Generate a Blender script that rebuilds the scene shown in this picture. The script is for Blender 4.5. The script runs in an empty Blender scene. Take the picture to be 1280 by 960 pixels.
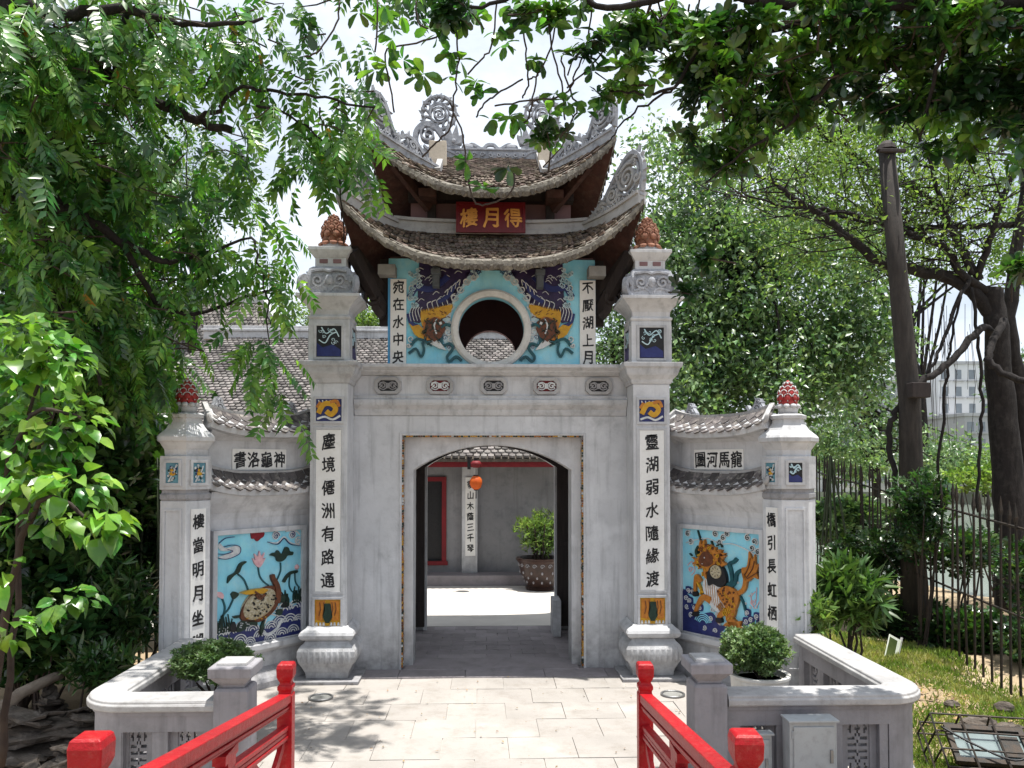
import bpy, math, random
import numpy as np
from mathutils import Vector, Matrix
from math import pi, sin, cos, radians as rad

SC = bpy.context.scene
COL = SC.collection

# ------------------------------------------------------------------ camera
CAM = Vector((-0.065, -9.3, 2.37))
cd = bpy.data.cameras.new('camera'); cd.sensor_width = 36; cd.lens = 28.125
cd.clip_start = 0.05; cd.clip_end = 2000
co = bpy.data.objects.new('camera', cd); COL.objects.link(co)
co.location = CAM
PITCH = 1.6; SHY = 100 - 1000*math.tan(rad(PITCH))      # lens shift in pixels of the 1280-wide frame
cd.shift_y = SHY/1280
co.rotation_euler = (rad(90 + PITCH), 0, rad(-1.9))
SC.camera = co
ROT = co.rotation_euler.to_matrix()

# ------------------------------------------------------------------ world, sun, exposure
SUN_EL, SUN_AZ = rad(83), rad(110)     # azimuth clockwise from +Y
w = bpy.data.worlds.new('World'); SC.world = w; w.use_nodes = True
nt = w.node_tree; nt.nodes.clear()
out = nt.nodes.new('ShaderNodeOutputWorld'); bg = nt.nodes.new('ShaderNodeBackground')
sky = nt.nodes.new('ShaderNodeTexSky'); sky.sky_type = 'NISHITA'; sky.sun_disc = False
sky.sun_elevation = SUN_EL; sky.sun_rotation = SUN_AZ; sky.air_density = 1.0; sky.dust_density = 2.5
tc = nt.nodes.new('ShaderNodeTexCoord'); nz = nt.nodes.new('ShaderNodeTexNoise')
mp = nt.nodes.new('ShaderNodeMapping'); mp.inputs['Scale'].default_value = (1, 1, 2.2)
nz.inputs['Scale'].default_value = 2.3; nz.inputs['Detail'].default_value = 7; nz.inputs['Roughness'].default_value = 0.6
rp = nt.nodes.new('ShaderNodeValToRGB')
rp.color_ramp.elements[0].position = 0.36; rp.color_ramp.elements[1].position = 0.58
rp.color_ramp.elements[0].color = (.42, .42, .42, 1)
mx = nt.nodes.new('ShaderNodeMixRGB'); mx.inputs[2].default_value = (7.5, 8.1, 9.0, 1)
nt.links.new(tc.outputs['Generated'], mp.inputs[0]); nt.links.new(mp.outputs[0], nz.inputs['Vector'])
nt.links.new(nz.outputs['Fac'], rp.inputs[0]); nt.links.new(rp.outputs[0], mx.inputs[0])
nt.links.new(sky.outputs[0], mx.inputs[1]); nt.links.new(mx.outputs[0], bg.inputs['Color'])
bg.inputs['Strength'].default_value = 0.085
nt.links.new(bg.outputs[0], out.inputs[0])
sl = bpy.data.lights.new('sun', 'SUN'); sl.energy = 4.6; sl.angle = rad(0.53); sl.color = (1, .965, .9)
so = bpy.data.objects.new('sun', sl); COL.objects.link(so)
sdir = Vector((sin(SUN_AZ) * cos(SUN_EL), cos(SUN_AZ) * cos(SUN_EL), sin(SUN_EL)))
so.rotation_euler = sdir.to_track_quat('Z', 'Y').to_euler(); so.location = (0, 0, 30)
SC.view_settings.view_transform = 'Standard'; SC.view_settings.look = 'None'
SC.view_settings.gamma = 1; SC.view_settings.exposure = 0.8
SC.render.engine = 'CYCLES'
SC.cycles.max_bounces = 8; SC.cycles.transparent_max_bounces = 8

# ------------------------------------------------------------------ helpers
def P(px, py, d):
    """world point seen at photo pixel (px,py), d metres in front of the camera along +Y"""
    r = ROT @ Vector(((px - 640) / 1000, -(py - 480 - SHY) / 1000, -1))
    return CAM + r * (d / r.y)
def PG(px, py, z=0):
    r = ROT @ Vector(((px - 640) / 1000, -(py - 480 - SHY) / 1000, -1))
    return CAM + r * ((z - CAM.z) / r.z)

def unit(v):
    return v / (np.linalg.norm(v, axis=-1, keepdims=True) + 1e-9)

class MB:
    def __init__(s): s.v = []; s.f = []; s.m = []; s.c = 0
    def add(s, vs, fs):
        b = len(s.v); s.v += [tuple(v) for v in vs]
        for f in fs: s.f.append(tuple(i + b for i in f)); s.m.append(s.c)
        return s
    def box(s, x0, x1, y0, y1, z0, z1, M=None):
        vs = [Vector(p) for p in ((x0,y0,z0),(x1,y0,z0),(x1,y1,z0),(x0,y1,z0),(x0,y0,z1),(x1,y0,z1),(x1,y1,z1),(x0,y1,z1))]
        if M is not None: vs = [M @ v for v in vs]
        return s.add(vs, [(3,2,1,0),(4,5,6,7),(0,1,5,4),(1,2,6,5),(2,3,7,6),(3,0,4,7)])
    def bar(s, a, b, wd, ht, up=(0,0,1)):
        a = Vector(a); b = Vector(b); d = (b - a); L = d.length; d.normalize()
        up = Vector(up); sd = d.cross(up)
        if sd.length < 1e-4: sd = d.cross(Vector((0,1,0)))
        sd.normalize(); u = sd.cross(d)
        M = Matrix((( d.x, sd.x, u.x, a.x),(d.y, sd.y, u.y, a.y),(d.z, sd.z, u.z, a.z),(0,0,0,1)))
        return s.box(0, L, -wd/2, wd/2, -ht/2, ht/2, M)
    def stack(s, prof, n=4, cx=0, cy=0, rot=None, cap=True, sq=1.0):
        """prof: list of (z, r) with r the apothem of the n-gon"""
        if rot is None: rot = pi / n
        k = 1 / cos(pi / n) if n < 12 else 1
        vs = []; fs = []
        for z, r in prof:
            for i in range(n):
                a = rot + 2 * pi * i / n
                vs.append((cx + r * k * cos(a), cy + sq * r * k * sin(a), z))
        for j in range(len(prof) - 1):
            for i in range(n):
                i2 = (i + 1) % n
                fs.append((j*n+i, j*n+i2, (j+1)*n+i2, (j+1)*n+i))
        if cap:
            fs.append(tuple(range(n))[::-1]); fs.append(tuple((len(prof)-1)*n + i for i in range(n)))
        return s.add(vs, fs)
    def tube(s, pts, rads, n=6, flat=1.0, cap=True):
        pts = [Vector(p) for p in pts]
        if not hasattr(rads, '__len__'): rads = [rads] * len(pts)
        vs = []; fs = []; prev = None
        for i, p in enumerate(pts):
            t = (pts[min(i+1, len(pts)-1)] - pts[max(i-1, 0)])
            if t.length < 1e-6: t = Vector((0,0,1))
            t.normalize()
            a = prev if prev is not None else (Vector((0,0,1)) if abs(t.z) < .9 else Vector((1,0,0)))
            u = (a - t * a.dot(t))
            if u.length < 1e-4: u = t.orthogonal()
            u.normalize(); prev = u; v = t.cross(u)
            for k in range(n):
                q = 2 * pi * k / n
                vs.append(p + (u * cos(q) + v * sin(q) * flat) * rads[i])
        for j in range(len(pts) - 1):
            for k in range(n):
                k2 = (k + 1) % n
                fs.append((j*n+k, j*n+k2, (j+1)*n+k2, (j+1)*n+k))
        if cap:
            fs.append(tuple(range(n))[::-1]); fs.append(tuple((len(pts)-1)*n + i for i in range(n)))
        return s.add(vs, fs)
    def prism(s, poly, y0, y1, M=None):
        """poly in (x,z); front at y0 (smaller y), back at y1"""
        n = len(poly)
        ar = sum(poly[i][0]*poly[(i+1)%n][1] - poly[(i+1)%n][0]*poly[i][1] for i in range(n))
        if ar < 0: poly = poly[::-1]
        vs = [Vector((x, y0, z)) for x, z in poly] + [Vector((x, y1, z)) for x, z in poly]
        if M is not None: vs = [M @ v for v in vs]
        fs = [tuple(range(n)), tuple(range(n, 2*n))[::-1]]
        for i in range(n):
            j = (i + 1) % n; fs.append((i, n+i, n+j, j))
        return s.add(vs, fs)
    def stroke(s, pts, wd, y0, y1, M=None, closed=False):
        """ribbon of width wd (number or list) along pts in (x,z)"""
        n = len(pts)
        if not hasattr(wd, '__len__'): wd = [wd] * n
        L = []; R = []
        for i in range(n):
            a = pts[max(i-1, 0)]; b = pts[min(i+1, n-1)]
            dx, dz = b[0]-a[0], b[1]-a[1]; l = math.hypot(dx, dz) or 1
            nx, nz_ = -dz/l, dx/l; h = wd[i]/2
            L.append((pts[i][0]+nx*h, pts[i][1]+nz_*h)); R.append((pts[i][0]-nx*h, pts[i][1]-nz_*h))
        vs = []
        for (a, b) in zip(L, R):
            vs += [Vector((a[0], y0, a[1])), Vector((b[0], y0, b[1])), Vector((b[0], y1, b[1])), Vector((a[0], y1, a[1]))]
        if M is not None: vs = [M @ v for v in vs]
        fs = []
        for i in range(n-1):
            for k in range(4):
                k2 = (k+1) % 4
                fs.append((i*4+k, (i+1)*4+k, (i+1)*4+k2, i*4+k2))
        fs.append((0,1,2,3)); e = (n-1)*4; fs.append((e+3,e+2,e+1,e))
        return s.add(vs, fs)
    def blob(s, c, r, nu=10, nv=6, jit=0, rnd=None, M=None):
        vs = []; fs = []
        for j in range(nv+1):
            th = pi*j/nv
            for i in range(nu):
                ph = 2*pi*i/nu
                k = 1 + (rnd.uniform(-jit, jit) if rnd else 0)
                p = Vector((c[0]+r[0]*k*sin(th)*cos(ph), c[1]+r[1]*k*sin(th)*sin(ph), c[2]+r[2]*k*cos(th)))
                vs.append(M @ p if M is not None else p)
        for j in range(nv):
            for i in range(nu):
                i2 = (i+1) % nu
                fs.append((j*nu+i, (j+1)*nu+i, (j+1)*nu+i2, j*nu+i2))
        return s.add(vs, fs)
    def mesh(s, name):
        me = bpy.data.meshes.new(name); me.from_pydata(s.v, [], s.f)
        if max(s.m, default=0) > 0: me.polygons.foreach_set('material_index', s.m)
        me.update(); return me

def smoothpts(pts, k=6):
    """catmull-rom through 2-D or 3-D points"""
    out_ = []; n = len(pts)
    for i in range(n-1):
        p0 = pts[max(i-1,0)]; p1 = pts[i]; p2 = pts[i+1]; p3 = pts[min(i+2,n-1)]
        for j in range(k):
            t = j/k
            out_.append(tuple(.5*((2*b)+(-a+c)*t+(2*a-5*b+4*c-d)*t*t+(-a+3*b-3*c+d)*t**3) for a,b,c,d in zip(p0,p1,p2,p3)))
    out_.append(tuple(pts[-1])); return out_

def spiral(cx, cz, r, turns=1.6, a0=0, n=22, sgn=1, r1=.12):
    return [(cx + r*(1-(1-r1)*t)*cos(a0+sgn*2*pi*turns*t), cz + r*(1-(1-r1)*t)*sin(a0+sgn*2*pi*turns*t)) for t in [i/(n-1) for i in range(n)]]

def mlist(me, mats):
    if not isinstance(mats, (list, tuple)): mats = [mats]
    for m in mats: me.materials.append(m)

def thing(name, label, cat, loc=(0,0,0), rz=0, group=None):
    o = bpy.data.objects.new(name, None); COL.objects.link(o)
    o.empty_display_size = .2
    o.location = loc; o.rotation_euler = (0, 0, rz); o['label'] = label; o['category'] = cat
    if group: o['group'] = group
    return o
SPLIT = {'inner_jamb', 'rafter_bracket', 'verge_ridge', 'upper_timber_frame', 'side_wall', 'collar_slot', 'hip_ridge', 'small_bracket', 'bracket_arm', 'hinge', 'cap_and_tassel',
         'dragon_coil', 'yellow_crest', 'teal_ribbon', 'lotus_stem', 'lotus_leaf', 'lotus_flower', 'turtle_leg', 'horse_leg', 'hoof', 'reed_clump', 'wave_crest', 'eave_beam', 'door_moulding', 'spacer_block', 'carved_rosette'}
def loose(mb):
    par = list(range(len(mb.v)))
    def find(i):
        while par[i] != i: par[i] = par[par[i]]; i = par[i]
        return i
    for f in mb.f:
        r = find(f[0])
        for i in f[1:]: par[find(i)] = r
    groups = {}
    for k, f in enumerate(mb.f): groups.setdefault(find(f[0]), []).append(k)
    out_ = []
    for ks in groups.values():
        q = MB(); ix = {}
        for k in ks:
            g = []
            for i in mb.f[k]:
                if i not in ix: ix[i] = len(q.v); q.v.append(mb.v[i])
                g.append(ix[i])
            q.f.append(tuple(g)); q.m.append(mb.m[k])
        out_.append(q)
    return out_
def part(name, mb, mat, parent=None, bevel=0, smooth=False, label=None, stuff=False, kind=None):
    if name in SPLIT and isinstance(mb, MB) and not stuff:
        ps = loose(mb)
        if len(ps) > 1:
            for q in ps: o = part1(name, q, mat, parent, bevel, smooth, label, stuff, kind)
            return o
    return part1(name, mb, mat, parent, bevel, smooth, label, stuff, kind)
def part1(name, mb, mat, parent=None, bevel=0, smooth=False, label=None, stuff=False, kind=None):
    me = mb.mesh(name) if isinstance(mb, MB) else mb
    if not me.materials: mlist(me, mat)
    o = bpy.data.objects.new(name, me); COL.objects.link(o)
    if parent: o.parent = parent
    if smooth:
        me.polygons.foreach_set('use_smooth', [True]*len(me.polygons))
        me.update()
    if bevel:
        b = o.modifiers.new('bevel', 'BEVEL'); b.width = bevel; b.segments = 2; b.limit_method = 'ANGLE'; b.angle_limit = rad(35)
        b.harden_normals = False
    if label: o['label'] = label
    if stuff: o['kind'] = 'stuff'
    if kind: o['kind'] = kind
    return o
def tag(o, label, cat, group=None):
    o['label'] = label; o['category'] = cat
    if group: o['group'] = group
    return o
def struct(name, mb, mat, **k):
    return part(name, mb, mat, kind='structure', **k)
def inst(name, me, parent, M):
    o = bpy.data.objects.new(name, me); COL.objects.link(o); o.parent = parent; o.matrix_local = M; return o

# ------------------------------------------------------------------ materials
def pm(name, col, col2=None, scale=3, rough=.85, bump=.15, bscale=35, c3=None, s3=14, f3=.5, streak=0, metal=0, thr=.5, width=.2,
       spec=.3, objrand=0, trans=0, island=0, stretch=None, coat=0, base=0, mould=0):
    """noise-mottled surface; world position drives the noise so repeats never match"""
    m = bpy.data.materials.new(name); m.use_nodes = True; t = m.node_tree; N = t.nodes; L = t.links
    b = N['Principled BSDF']; b.inputs['Roughness'].default_value = rough; b.inputs['Metallic'].default_value = metal
    b.inputs['Specular IOR Level'].default_value = spec
    if coat: b.inputs['Coat Weight'].default_value = coat; b.inputs['Coat Roughness'].default_value = .15
    g = N.new('ShaderNodeNewGeometry'); pos = g.outputs['Position']
    if stretch:
        mpn = N.new('ShaderNodeMapping'); mpn.inputs['Scale'].default_value = stretch; L.new(pos, mpn.inputs[0]); pos0 = mpn.outputs[0]
    else: pos0 = pos
    def noise(sc, det=6, src=None, ro=.6):
        n = N.new('ShaderNodeTexNoise'); n.inputs['Scale'].default_value = sc; n.inputs['Detail'].default_value = det
        n.inputs['Roughness'].default_value = ro; L.new(src or pos, n.inputs['Vector']); return n.outputs['Fac']
    def ramp(src, a, bb):
        r = N.new('ShaderNodeMapRange'); r.inputs[1].default_value = a; r.inputs[2].default_value = bb; L.new(src, r.inputs[0]); return r.outputs[0]
    def mix(f, a, bb, mode='MIX'):
        x = N.new('ShaderNodeMixRGB'); x.blend_type = mode
        if isinstance(f, float) or isinstance(f, int): x.inputs[0].default_value = f
        else: L.new(f, x.inputs[0])
        for i, q in ((1, a), (2, bb)):
            if isinstance(q, tuple): x.inputs[i].default_value = (*q, 1)
            else: L.new(q, x.inputs[i])
        return x.outputs[0]
    c = mix(ramp(noise(scale, 6, pos0), thr-width, thr+width), tuple(col), tuple(col2 or [q*.8 for q in col]))
    if c3:
        f = ramp(noise(s3, 8, None, .7), .5, .5 + .28); mm = N.new('ShaderNodeMath'); mm.operation = 'MULTIPLY'; mm.inputs[1].default_value = f3
        L.new(f, mm.inputs[0]); c = mix(mm.outputs[0], c, tuple(c3))
    if streak:
        ms = N.new('ShaderNodeMapping'); ms.inputs['Scale'].default_value = (9, 9, .7); L.new(pos, ms.inputs[0])
        f = ramp(noise(1.0, 7, ms.outputs[0], .65), .52, .8); mm = N.new('ShaderNodeMath'); mm.operation = 'MULTIPLY'; mm.inputs[1].default_value = streak
        L.new(f, mm.inputs[0]); c = mix(mm.outputs[0], c, tuple(q*.35 for q in col))
    if mould:      # large soft blotches of grey-black mould, broken up by fine noise
        f = ramp(noise(.9, 9, None, .72), .5, .72); f2 = ramp(noise(6.5, 8, None, .7), .42, .66); mm = N.new('ShaderNodeMath'); mm.operation = 'MULTIPLY'; L.new(f, mm.inputs[0]); L.new(f2, mm.inputs[1])
        m2_ = N.new('ShaderNodeMath'); m2_.operation = 'MULTIPLY'; m2_.inputs[1].default_value = mould; L.new(mm.outputs[0], m2_.inputs[0]); c = mix(m2_.outputs[0], c, tuple(q*.4 for q in col))
        f = ramp(noise(1.7, 5, None, .5), .58, .66); m3_ = N.new('ShaderNodeMath'); m3_.operation = 'MULTIPLY'; m3_.inputs[1].default_value = .35; L.new(f, m3_.inputs[0]); c = mix(m3_.outputs[0], c, tuple(min(.8, q*1.25) for q in col))
    if base:       # splash dirt near the ground
        sx = N.new('ShaderNodeSeparateXYZ'); L.new(pos, sx.inputs[0]); f = ramp(sx.outputs[2], .75, .0); f2 = ramp(noise(3.2, 8, None, .7), .3, .7); mm = N.new('ShaderNodeMath'); mm.operation = 'MULTIPLY'; L.new(f, mm.inputs[0]); L.new(f2, mm.inputs[1])
        m2_ = N.new('ShaderNodeMath'); m2_.operation = 'MULTIPLY'; m2_.inputs[1].default_value = base; L.new(mm.outputs[0], m2_.inputs[0]); c = mix(m2_.outputs[0], c, (.13, .125, .12))
    if objrand or island:
        src = N.new('ShaderNodeObjectInfo').outputs['Random'] if objrand else g.outputs['Random Per Island']
        if objrand and island:
            ad = N.new('ShaderNodeMath'); ad.operation = 'ADD'; L.new(src, ad.inputs[0]); L.new(g.outputs['Random Per Island'], ad.inputs[1])
            fr = N.new('ShaderNodeMath'); fr.operation = 'FRACT'; L.new(ad.outputs[0], fr.inputs[0]); src = fr.outputs[0]
        hs = N.new('ShaderNodeHueSaturation'); mr = N.new('ShaderNodeMapRange'); k = max(objrand, island)
        mr.inputs[3].default_value = 1-k; mr.inputs[4].default_value = 1+k; L.new(src, mr.inputs[0]); L.new(mr.outputs[0], hs.inputs['Value'])
        mr2 = N.new('ShaderNodeMapRange'); mr2.inputs[3].default_value = .5-.05*k; mr2.inputs[4].default_value = .5+.05*k
        sc2 = N.new('ShaderNodeMath'); sc2.operation = 'MULTIPLY'; sc2.inputs[1].default_value = 7.31; L.new(src, sc2.inputs[0])
        fr2 = N.new('ShaderNodeMath'); fr2.operation = 'FRACT'; L.new(sc2.outputs[0], fr2.inputs[0]); L.new(fr2.outputs[0], mr2.inputs[0])
        L.new(mr2.outputs[0], hs.inputs['Hue']); L.new(c, hs.inputs['Color']); c = hs.outputs[0]
    L.new(c, b.inputs['Base Color'])
    if bump:
        bn = N.new('ShaderNodeBump'); bn.inputs['Strength'].default_value = bump; bn.inputs['Distance'].default_value = .02
        L.new(noise(bscale, 7, pos0, .65), bn.inputs['Height']); L.new(bn.outputs[0], b.inputs['Normal'])
    if trans:
        tr = N.new('ShaderNodeBsdfTranslucent'); ms_ = N.new('ShaderNodeMixShader'); ms_.inputs[0].default_value = trans
        tcx = mix(1.0, c, (1.0, 1.15, .45), 'MULTIPLY'); L.new(tcx, tr.inputs['Color'])
        L.new(b.outputs[0], ms_.inputs[1]); L.new(tr.outputs[0], ms_.inputs[2]); L.new(ms_.outputs[0], N['Material Output'].inputs[0])
    return m

PL = pm('grey_limewash', (.6,.605,.62), (.46,.465,.48), 1.6, .9, .22, 22, c3=(.27,.265,.28), s3=9, f3=.35, streak=.8, mould=1.0, base=.95)
PLB = pm('shade_toned_plaster', (.3,.29,.31), (.23,.225,.24), 1.8, .9, .25, 22, c3=(.12,.115,.12), s3=9, f3=.4, streak=.7, mould=.8, base=.6)  # darker plaster for the balustrades, tree shade put into the colour
PLL = pm('pale_limewash', (.55,.553,.565), (.42,.423,.435), 2.2, .9, .22, 26, c3=(.2,.19,.18), s3=11, f3=.5, streak=.9, mould=1.0)
PLD = pm('old_limewash', (.36,.355,.37), (.25,.245,.25), 2.5, .92, .35, 22, c3=(.09,.09,.08), s3=8, f3=.85, streak=.9)
PLO = pm('ornament_plaster', (.42,.43,.46), (.24,.25,.28), 7, .9, .4, 40, c3=(.07,.07,.08), s3=22, f3=.85)
COP = pm('coping_plaster', (.43,.425,.425), (.3,.295,.295), 2.2, .9, .3, 20, c3=(.17,.16,.15), s3=12, f3=.7, mould=.7)
BOARD = pm('white_board', (.8,.79,.77), (.7,.69,.66), 4, .6, .06, 30, c3=(.5,.48,.42), s3=18, f3=.4)
INK = pm('black_ink', (.012,.012,.014), (.02,.02,.022), 20, .45, .1, 60)
REDB = pm('red_lacquer_board', (.13,.008,.01), (.08,.006,.008), 5, .4, .06, 40)
GOLD = pm('gold_paint', (.7,.32,.07), (.5,.22,.05), 12, .4, .1, 60, metal=.3)
TILE = pm('mossy_roof_tile', (.19,.145,.115), (.09,.07,.06), 5, .95, .5, 45, c3=(.36,.33,.26), s3=17, f3=.7, island=.45, objrand=.2)
TILED = pm('dark_roof_tile', (.13,.115,.115), (.055,.05,.05), 6, .9, .5, 45, c3=(.42,.38,.34), s3=13, f3=.9, island=.4, objrand=.3)
TILEF = pm('grey_clay_tile', (.2,.18,.17), (.09,.083,.08), 4, .95, .4, 40, c3=(.4,.39,.37), s3=12, f3=.5, island=.45, mould=.6)
TBODY = pm('roof_mortar', (.13,.11,.09), (.07,.06,.05), 8, .95, .5, 40)
FASC = pm('weathered_eave_mortar', (.235,.215,.185), (.1,.09,.078), 9, .95, .8, 30, c3=(.45,.42,.34), s3=24, f3=.8)
SOF = pm('brown_soffit', (.08,.035,.027), (.04,.02,.017), 4, .85, .3, 25, c3=(.14,.1,.08), s3=12, f3=.5, stretch=(2,2,2))
WOOD = pm('dark_timber', (.04,.03,.028), (.022,.017,.016), 4, .75, .3, 30, stretch=(6,6,1))
INNER = pm('maroon_interior', (.24,.14,.145), (.17,.1,.105), 2, .9, .1, 20)
BEAMG = pm('grey_beam_end', (.3,.29,.27), (.2,.19,.18), 8, .9, .3, 30)
CYAN = pm('mural_cyan', (.2,.58,.76), (.34,.7,.8), 3, .6, .15, 30, c3=(.5,.72,.72), s3=7, f3=.6, streak=.3, mould=.35)
PANELG = pm('panel_glaze', (.12,.3,.36), (.06,.14,.2), 9, .4, .1, 40)
PALEB = pm('pale_cloud_glaze', (.55,.68,.72), (.38,.56,.62), 9, .5, .15, 40)
NAVY = pm('mural_navy', (.018,.022,.1), (.03,.04,.16), 14, .35, .15, 40)
PURP = pm('mural_purple', (.045,.028,.085), (.02,.015,.045), 16, .4, .2, 40)
MWHITE = pm('mural_white', (.7,.7,.68), (.42,.45,.47), 20, .4, .15, 50)
OCHRE = pm('mural_ochre', (.5,.2,.03), (.36,.12,.02), 22, .35, .2, 50)
YEL = pm('mural_yellow', (.62,.35,.02), (.45,.22,.02), 22, .35, .2, 50)
BROWN = pm('mural_brown', (.16,.05,.02), (.08,.03,.015), 25, .4, .25, 60)
TEAL = pm('mural_teal', (.015,.1,.11), (.01,.05,.07), 18, .35, .15, 50)
DGRN = pm('mural_dark_green', (.02,.045,.03), (.01,.02,.015), 20, .4, .2, 50)
PINK = pm('mural_pink', (.75,.5,.5), (.6,.3,.34), 25, .4, .15, 50)
CRIM = pm('mural_crimson', (.25,.01,.02), (.15,.01,.015), 20, .4, .1, 50)
CREAM = pm('mural_cream', (.62,.56,.42), (.3,.24,.12), 45, .5, .5, 60, c3=(.05,.05,.04), s3=60, f3=.9)
TERRA = pm('terracotta_bud', (.3,.13,.08), (.17,.075,.05), 14, .8, .4, 50, c3=(.55,.4,.28), s3=30, f3=.6)
REDBUD = pm('red_bud', (.4,.03,.03), (.25,.03,.03), 14, .6, .3, 50, c3=(.5,.35,.28), s3=30, f3=.3)
RED = pm('red_paint', (.4,.006,.012), (.28,.005,.009), 3, .42, .35, 30, c3=(.42,.13,.1), s3=34, f3=.45, mould=1.0)
REDW = pm('red_joinery', (.2,.012,.018), (.13,.01,.014), 5, .6, .1, 30)
STONE = pm('paving_stone', (.37,.345,.322), (.29,.27,.25), 1.1, .88, .3, 25, c3=(.2,.17,.14), s3=4, f3=.6, objrand=.05, mould=.5)
STONEP = pm('passage_brick', (.3,.27,.28), (.22,.2,.205), 3, .85, .3, 25, c3=(.13,.12,.12), s3=7, f3=.6, objrand=.14)
JOINT = pm('paving_joint', (.5,.47,.43), (.38,.35,.32), 6, .95, .4, 30)
YARD = pm('courtyard_floor', (.56,.53,.49), (.46,.43,.4), 1.5, .9, .2, 25)
SOIL = pm('bare_soil', (.42,.33,.22), (.25,.18,.11), .9, .95, .7, 12, c3=(.1,.08,.05), s3=3.5, f3=.8)
BARK = pm('dark_bark', (.026,.022,.021), (.012,.01,.01), 6, .95, .8, 18, c3=(.075,.068,.06), s3=11, f3=.5, stretch=(3,3,.8))
TWIG = pm('twig_bark', (.06,.045,.035), (.03,.022,.02), 10, .9, .3, 40)
BAMB = pm('green_pole', (.06,.08,.04), (.03,.04,.025), 8, .6, .2, 40)
IRON = pm('black_iron', (.02,.022,.022), (.05,.035,.025), 14, .6, .25, 50, metal=.4)
STEEL = pm('grey_painted_steel', (.36,.38,.39), (.3,.32,.33), 4, .45, .08, 40, c3=(.2,.19,.17), s3=16, f3=.5)
RIM = pm('ring_metal', (.3,.3,.3), (.2,.2,.2), 9, .4, .2, 40, metal=.7)
POTW = pm('white_glazed_pot', (.66,.65,.62), (.5,.48,.44), 5, .45, .12, 30)
POTB = pm('brown_glazed_pot', (.045,.022,.017), (.022,.013,.011), 8, .3, .2, 30)
GLASS = pm('lamp_glass', (.2,.25,.25), (.14,.18,.18), 5, .12, .03, 20, spec=.7)
ORANGE = pm('orange_silk', (.75,.16,.02), (.6,.1,.02), 9, .6, .1, 60, trans=.25)
LAKE = pm('lake_water', (.17,.2,.17), (.2,.23,.2), .2, .12, .12, 3, spec=.5)
FARW = pm('far_white_wall', (.68,.68,.68), (.58,.58,.58), .3, .9, .05, 5)
FARG = pm('far_grey_wall', (.4,.4,.4), (.33,.33,.34), .3, .9, .05, 5)
WIN = pm('window_glass', (.2,.23,.25), (.15,.17,.19), 1, .15, .02, 5, spec=.6)
ROCKM = pm('layered_rock', (.13,.105,.085), (.05,.042,.036), 5, .95, .9, 16, c3=(.27,.24,.21), s3=9, f3=.7, stretch=(1,1,7))
CLOTHW = pm('sign_white', (.7,.72,.66), (.55,.6,.45), 12, .6, .05, 30)
def leafm(name, c, c2, rough=.45, trans=.4, var=.3, spec=.4):
    return pm(name, c, c2, 2.6, rough, .0, 30, width=.09, thr=.53, trans=trans, island=var, objrand=var, spec=spec)
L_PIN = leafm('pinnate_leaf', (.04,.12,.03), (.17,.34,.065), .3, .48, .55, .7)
L_PIB = leafm('sunlit_pinnate_leaf', (.07,.18,.045), (.2,.37,.07), .3, .48, .5, .6)  # brighter copy for the gate-side leaves, sunlight put into the colour
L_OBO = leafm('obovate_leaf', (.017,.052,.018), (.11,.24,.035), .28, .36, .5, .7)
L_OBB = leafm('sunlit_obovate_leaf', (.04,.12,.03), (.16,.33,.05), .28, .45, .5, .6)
L_MID = leafm('small_grey_green_leaf', (.075,.145,.065), (.25,.36,.17), .35, .38, .5, .7)
L_YEL = leafm('yellow_green_leaf', (.13,.21,.06), (.25,.35,.1), .5, .45, .5)
L_BRI = leafm('bright_round_leaf', (.07,.2,.03), (.22,.4,.06), .3, .45, .55, .7)
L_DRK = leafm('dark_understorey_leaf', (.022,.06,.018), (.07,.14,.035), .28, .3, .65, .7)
L_DRA = leafm('strap_leaf', (.06,.12,.035), (.12,.2,.05), .4, .35, .35)
L_BOX = leafm('clipped_shrub_leaf', (.08,.14,.05), (.18,.26,.1), .4, .3, .45)
GRASS = leafm('grass_blade', (.17,.25,.05), (.42,.4,.16), .6, .4, .35)

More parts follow.
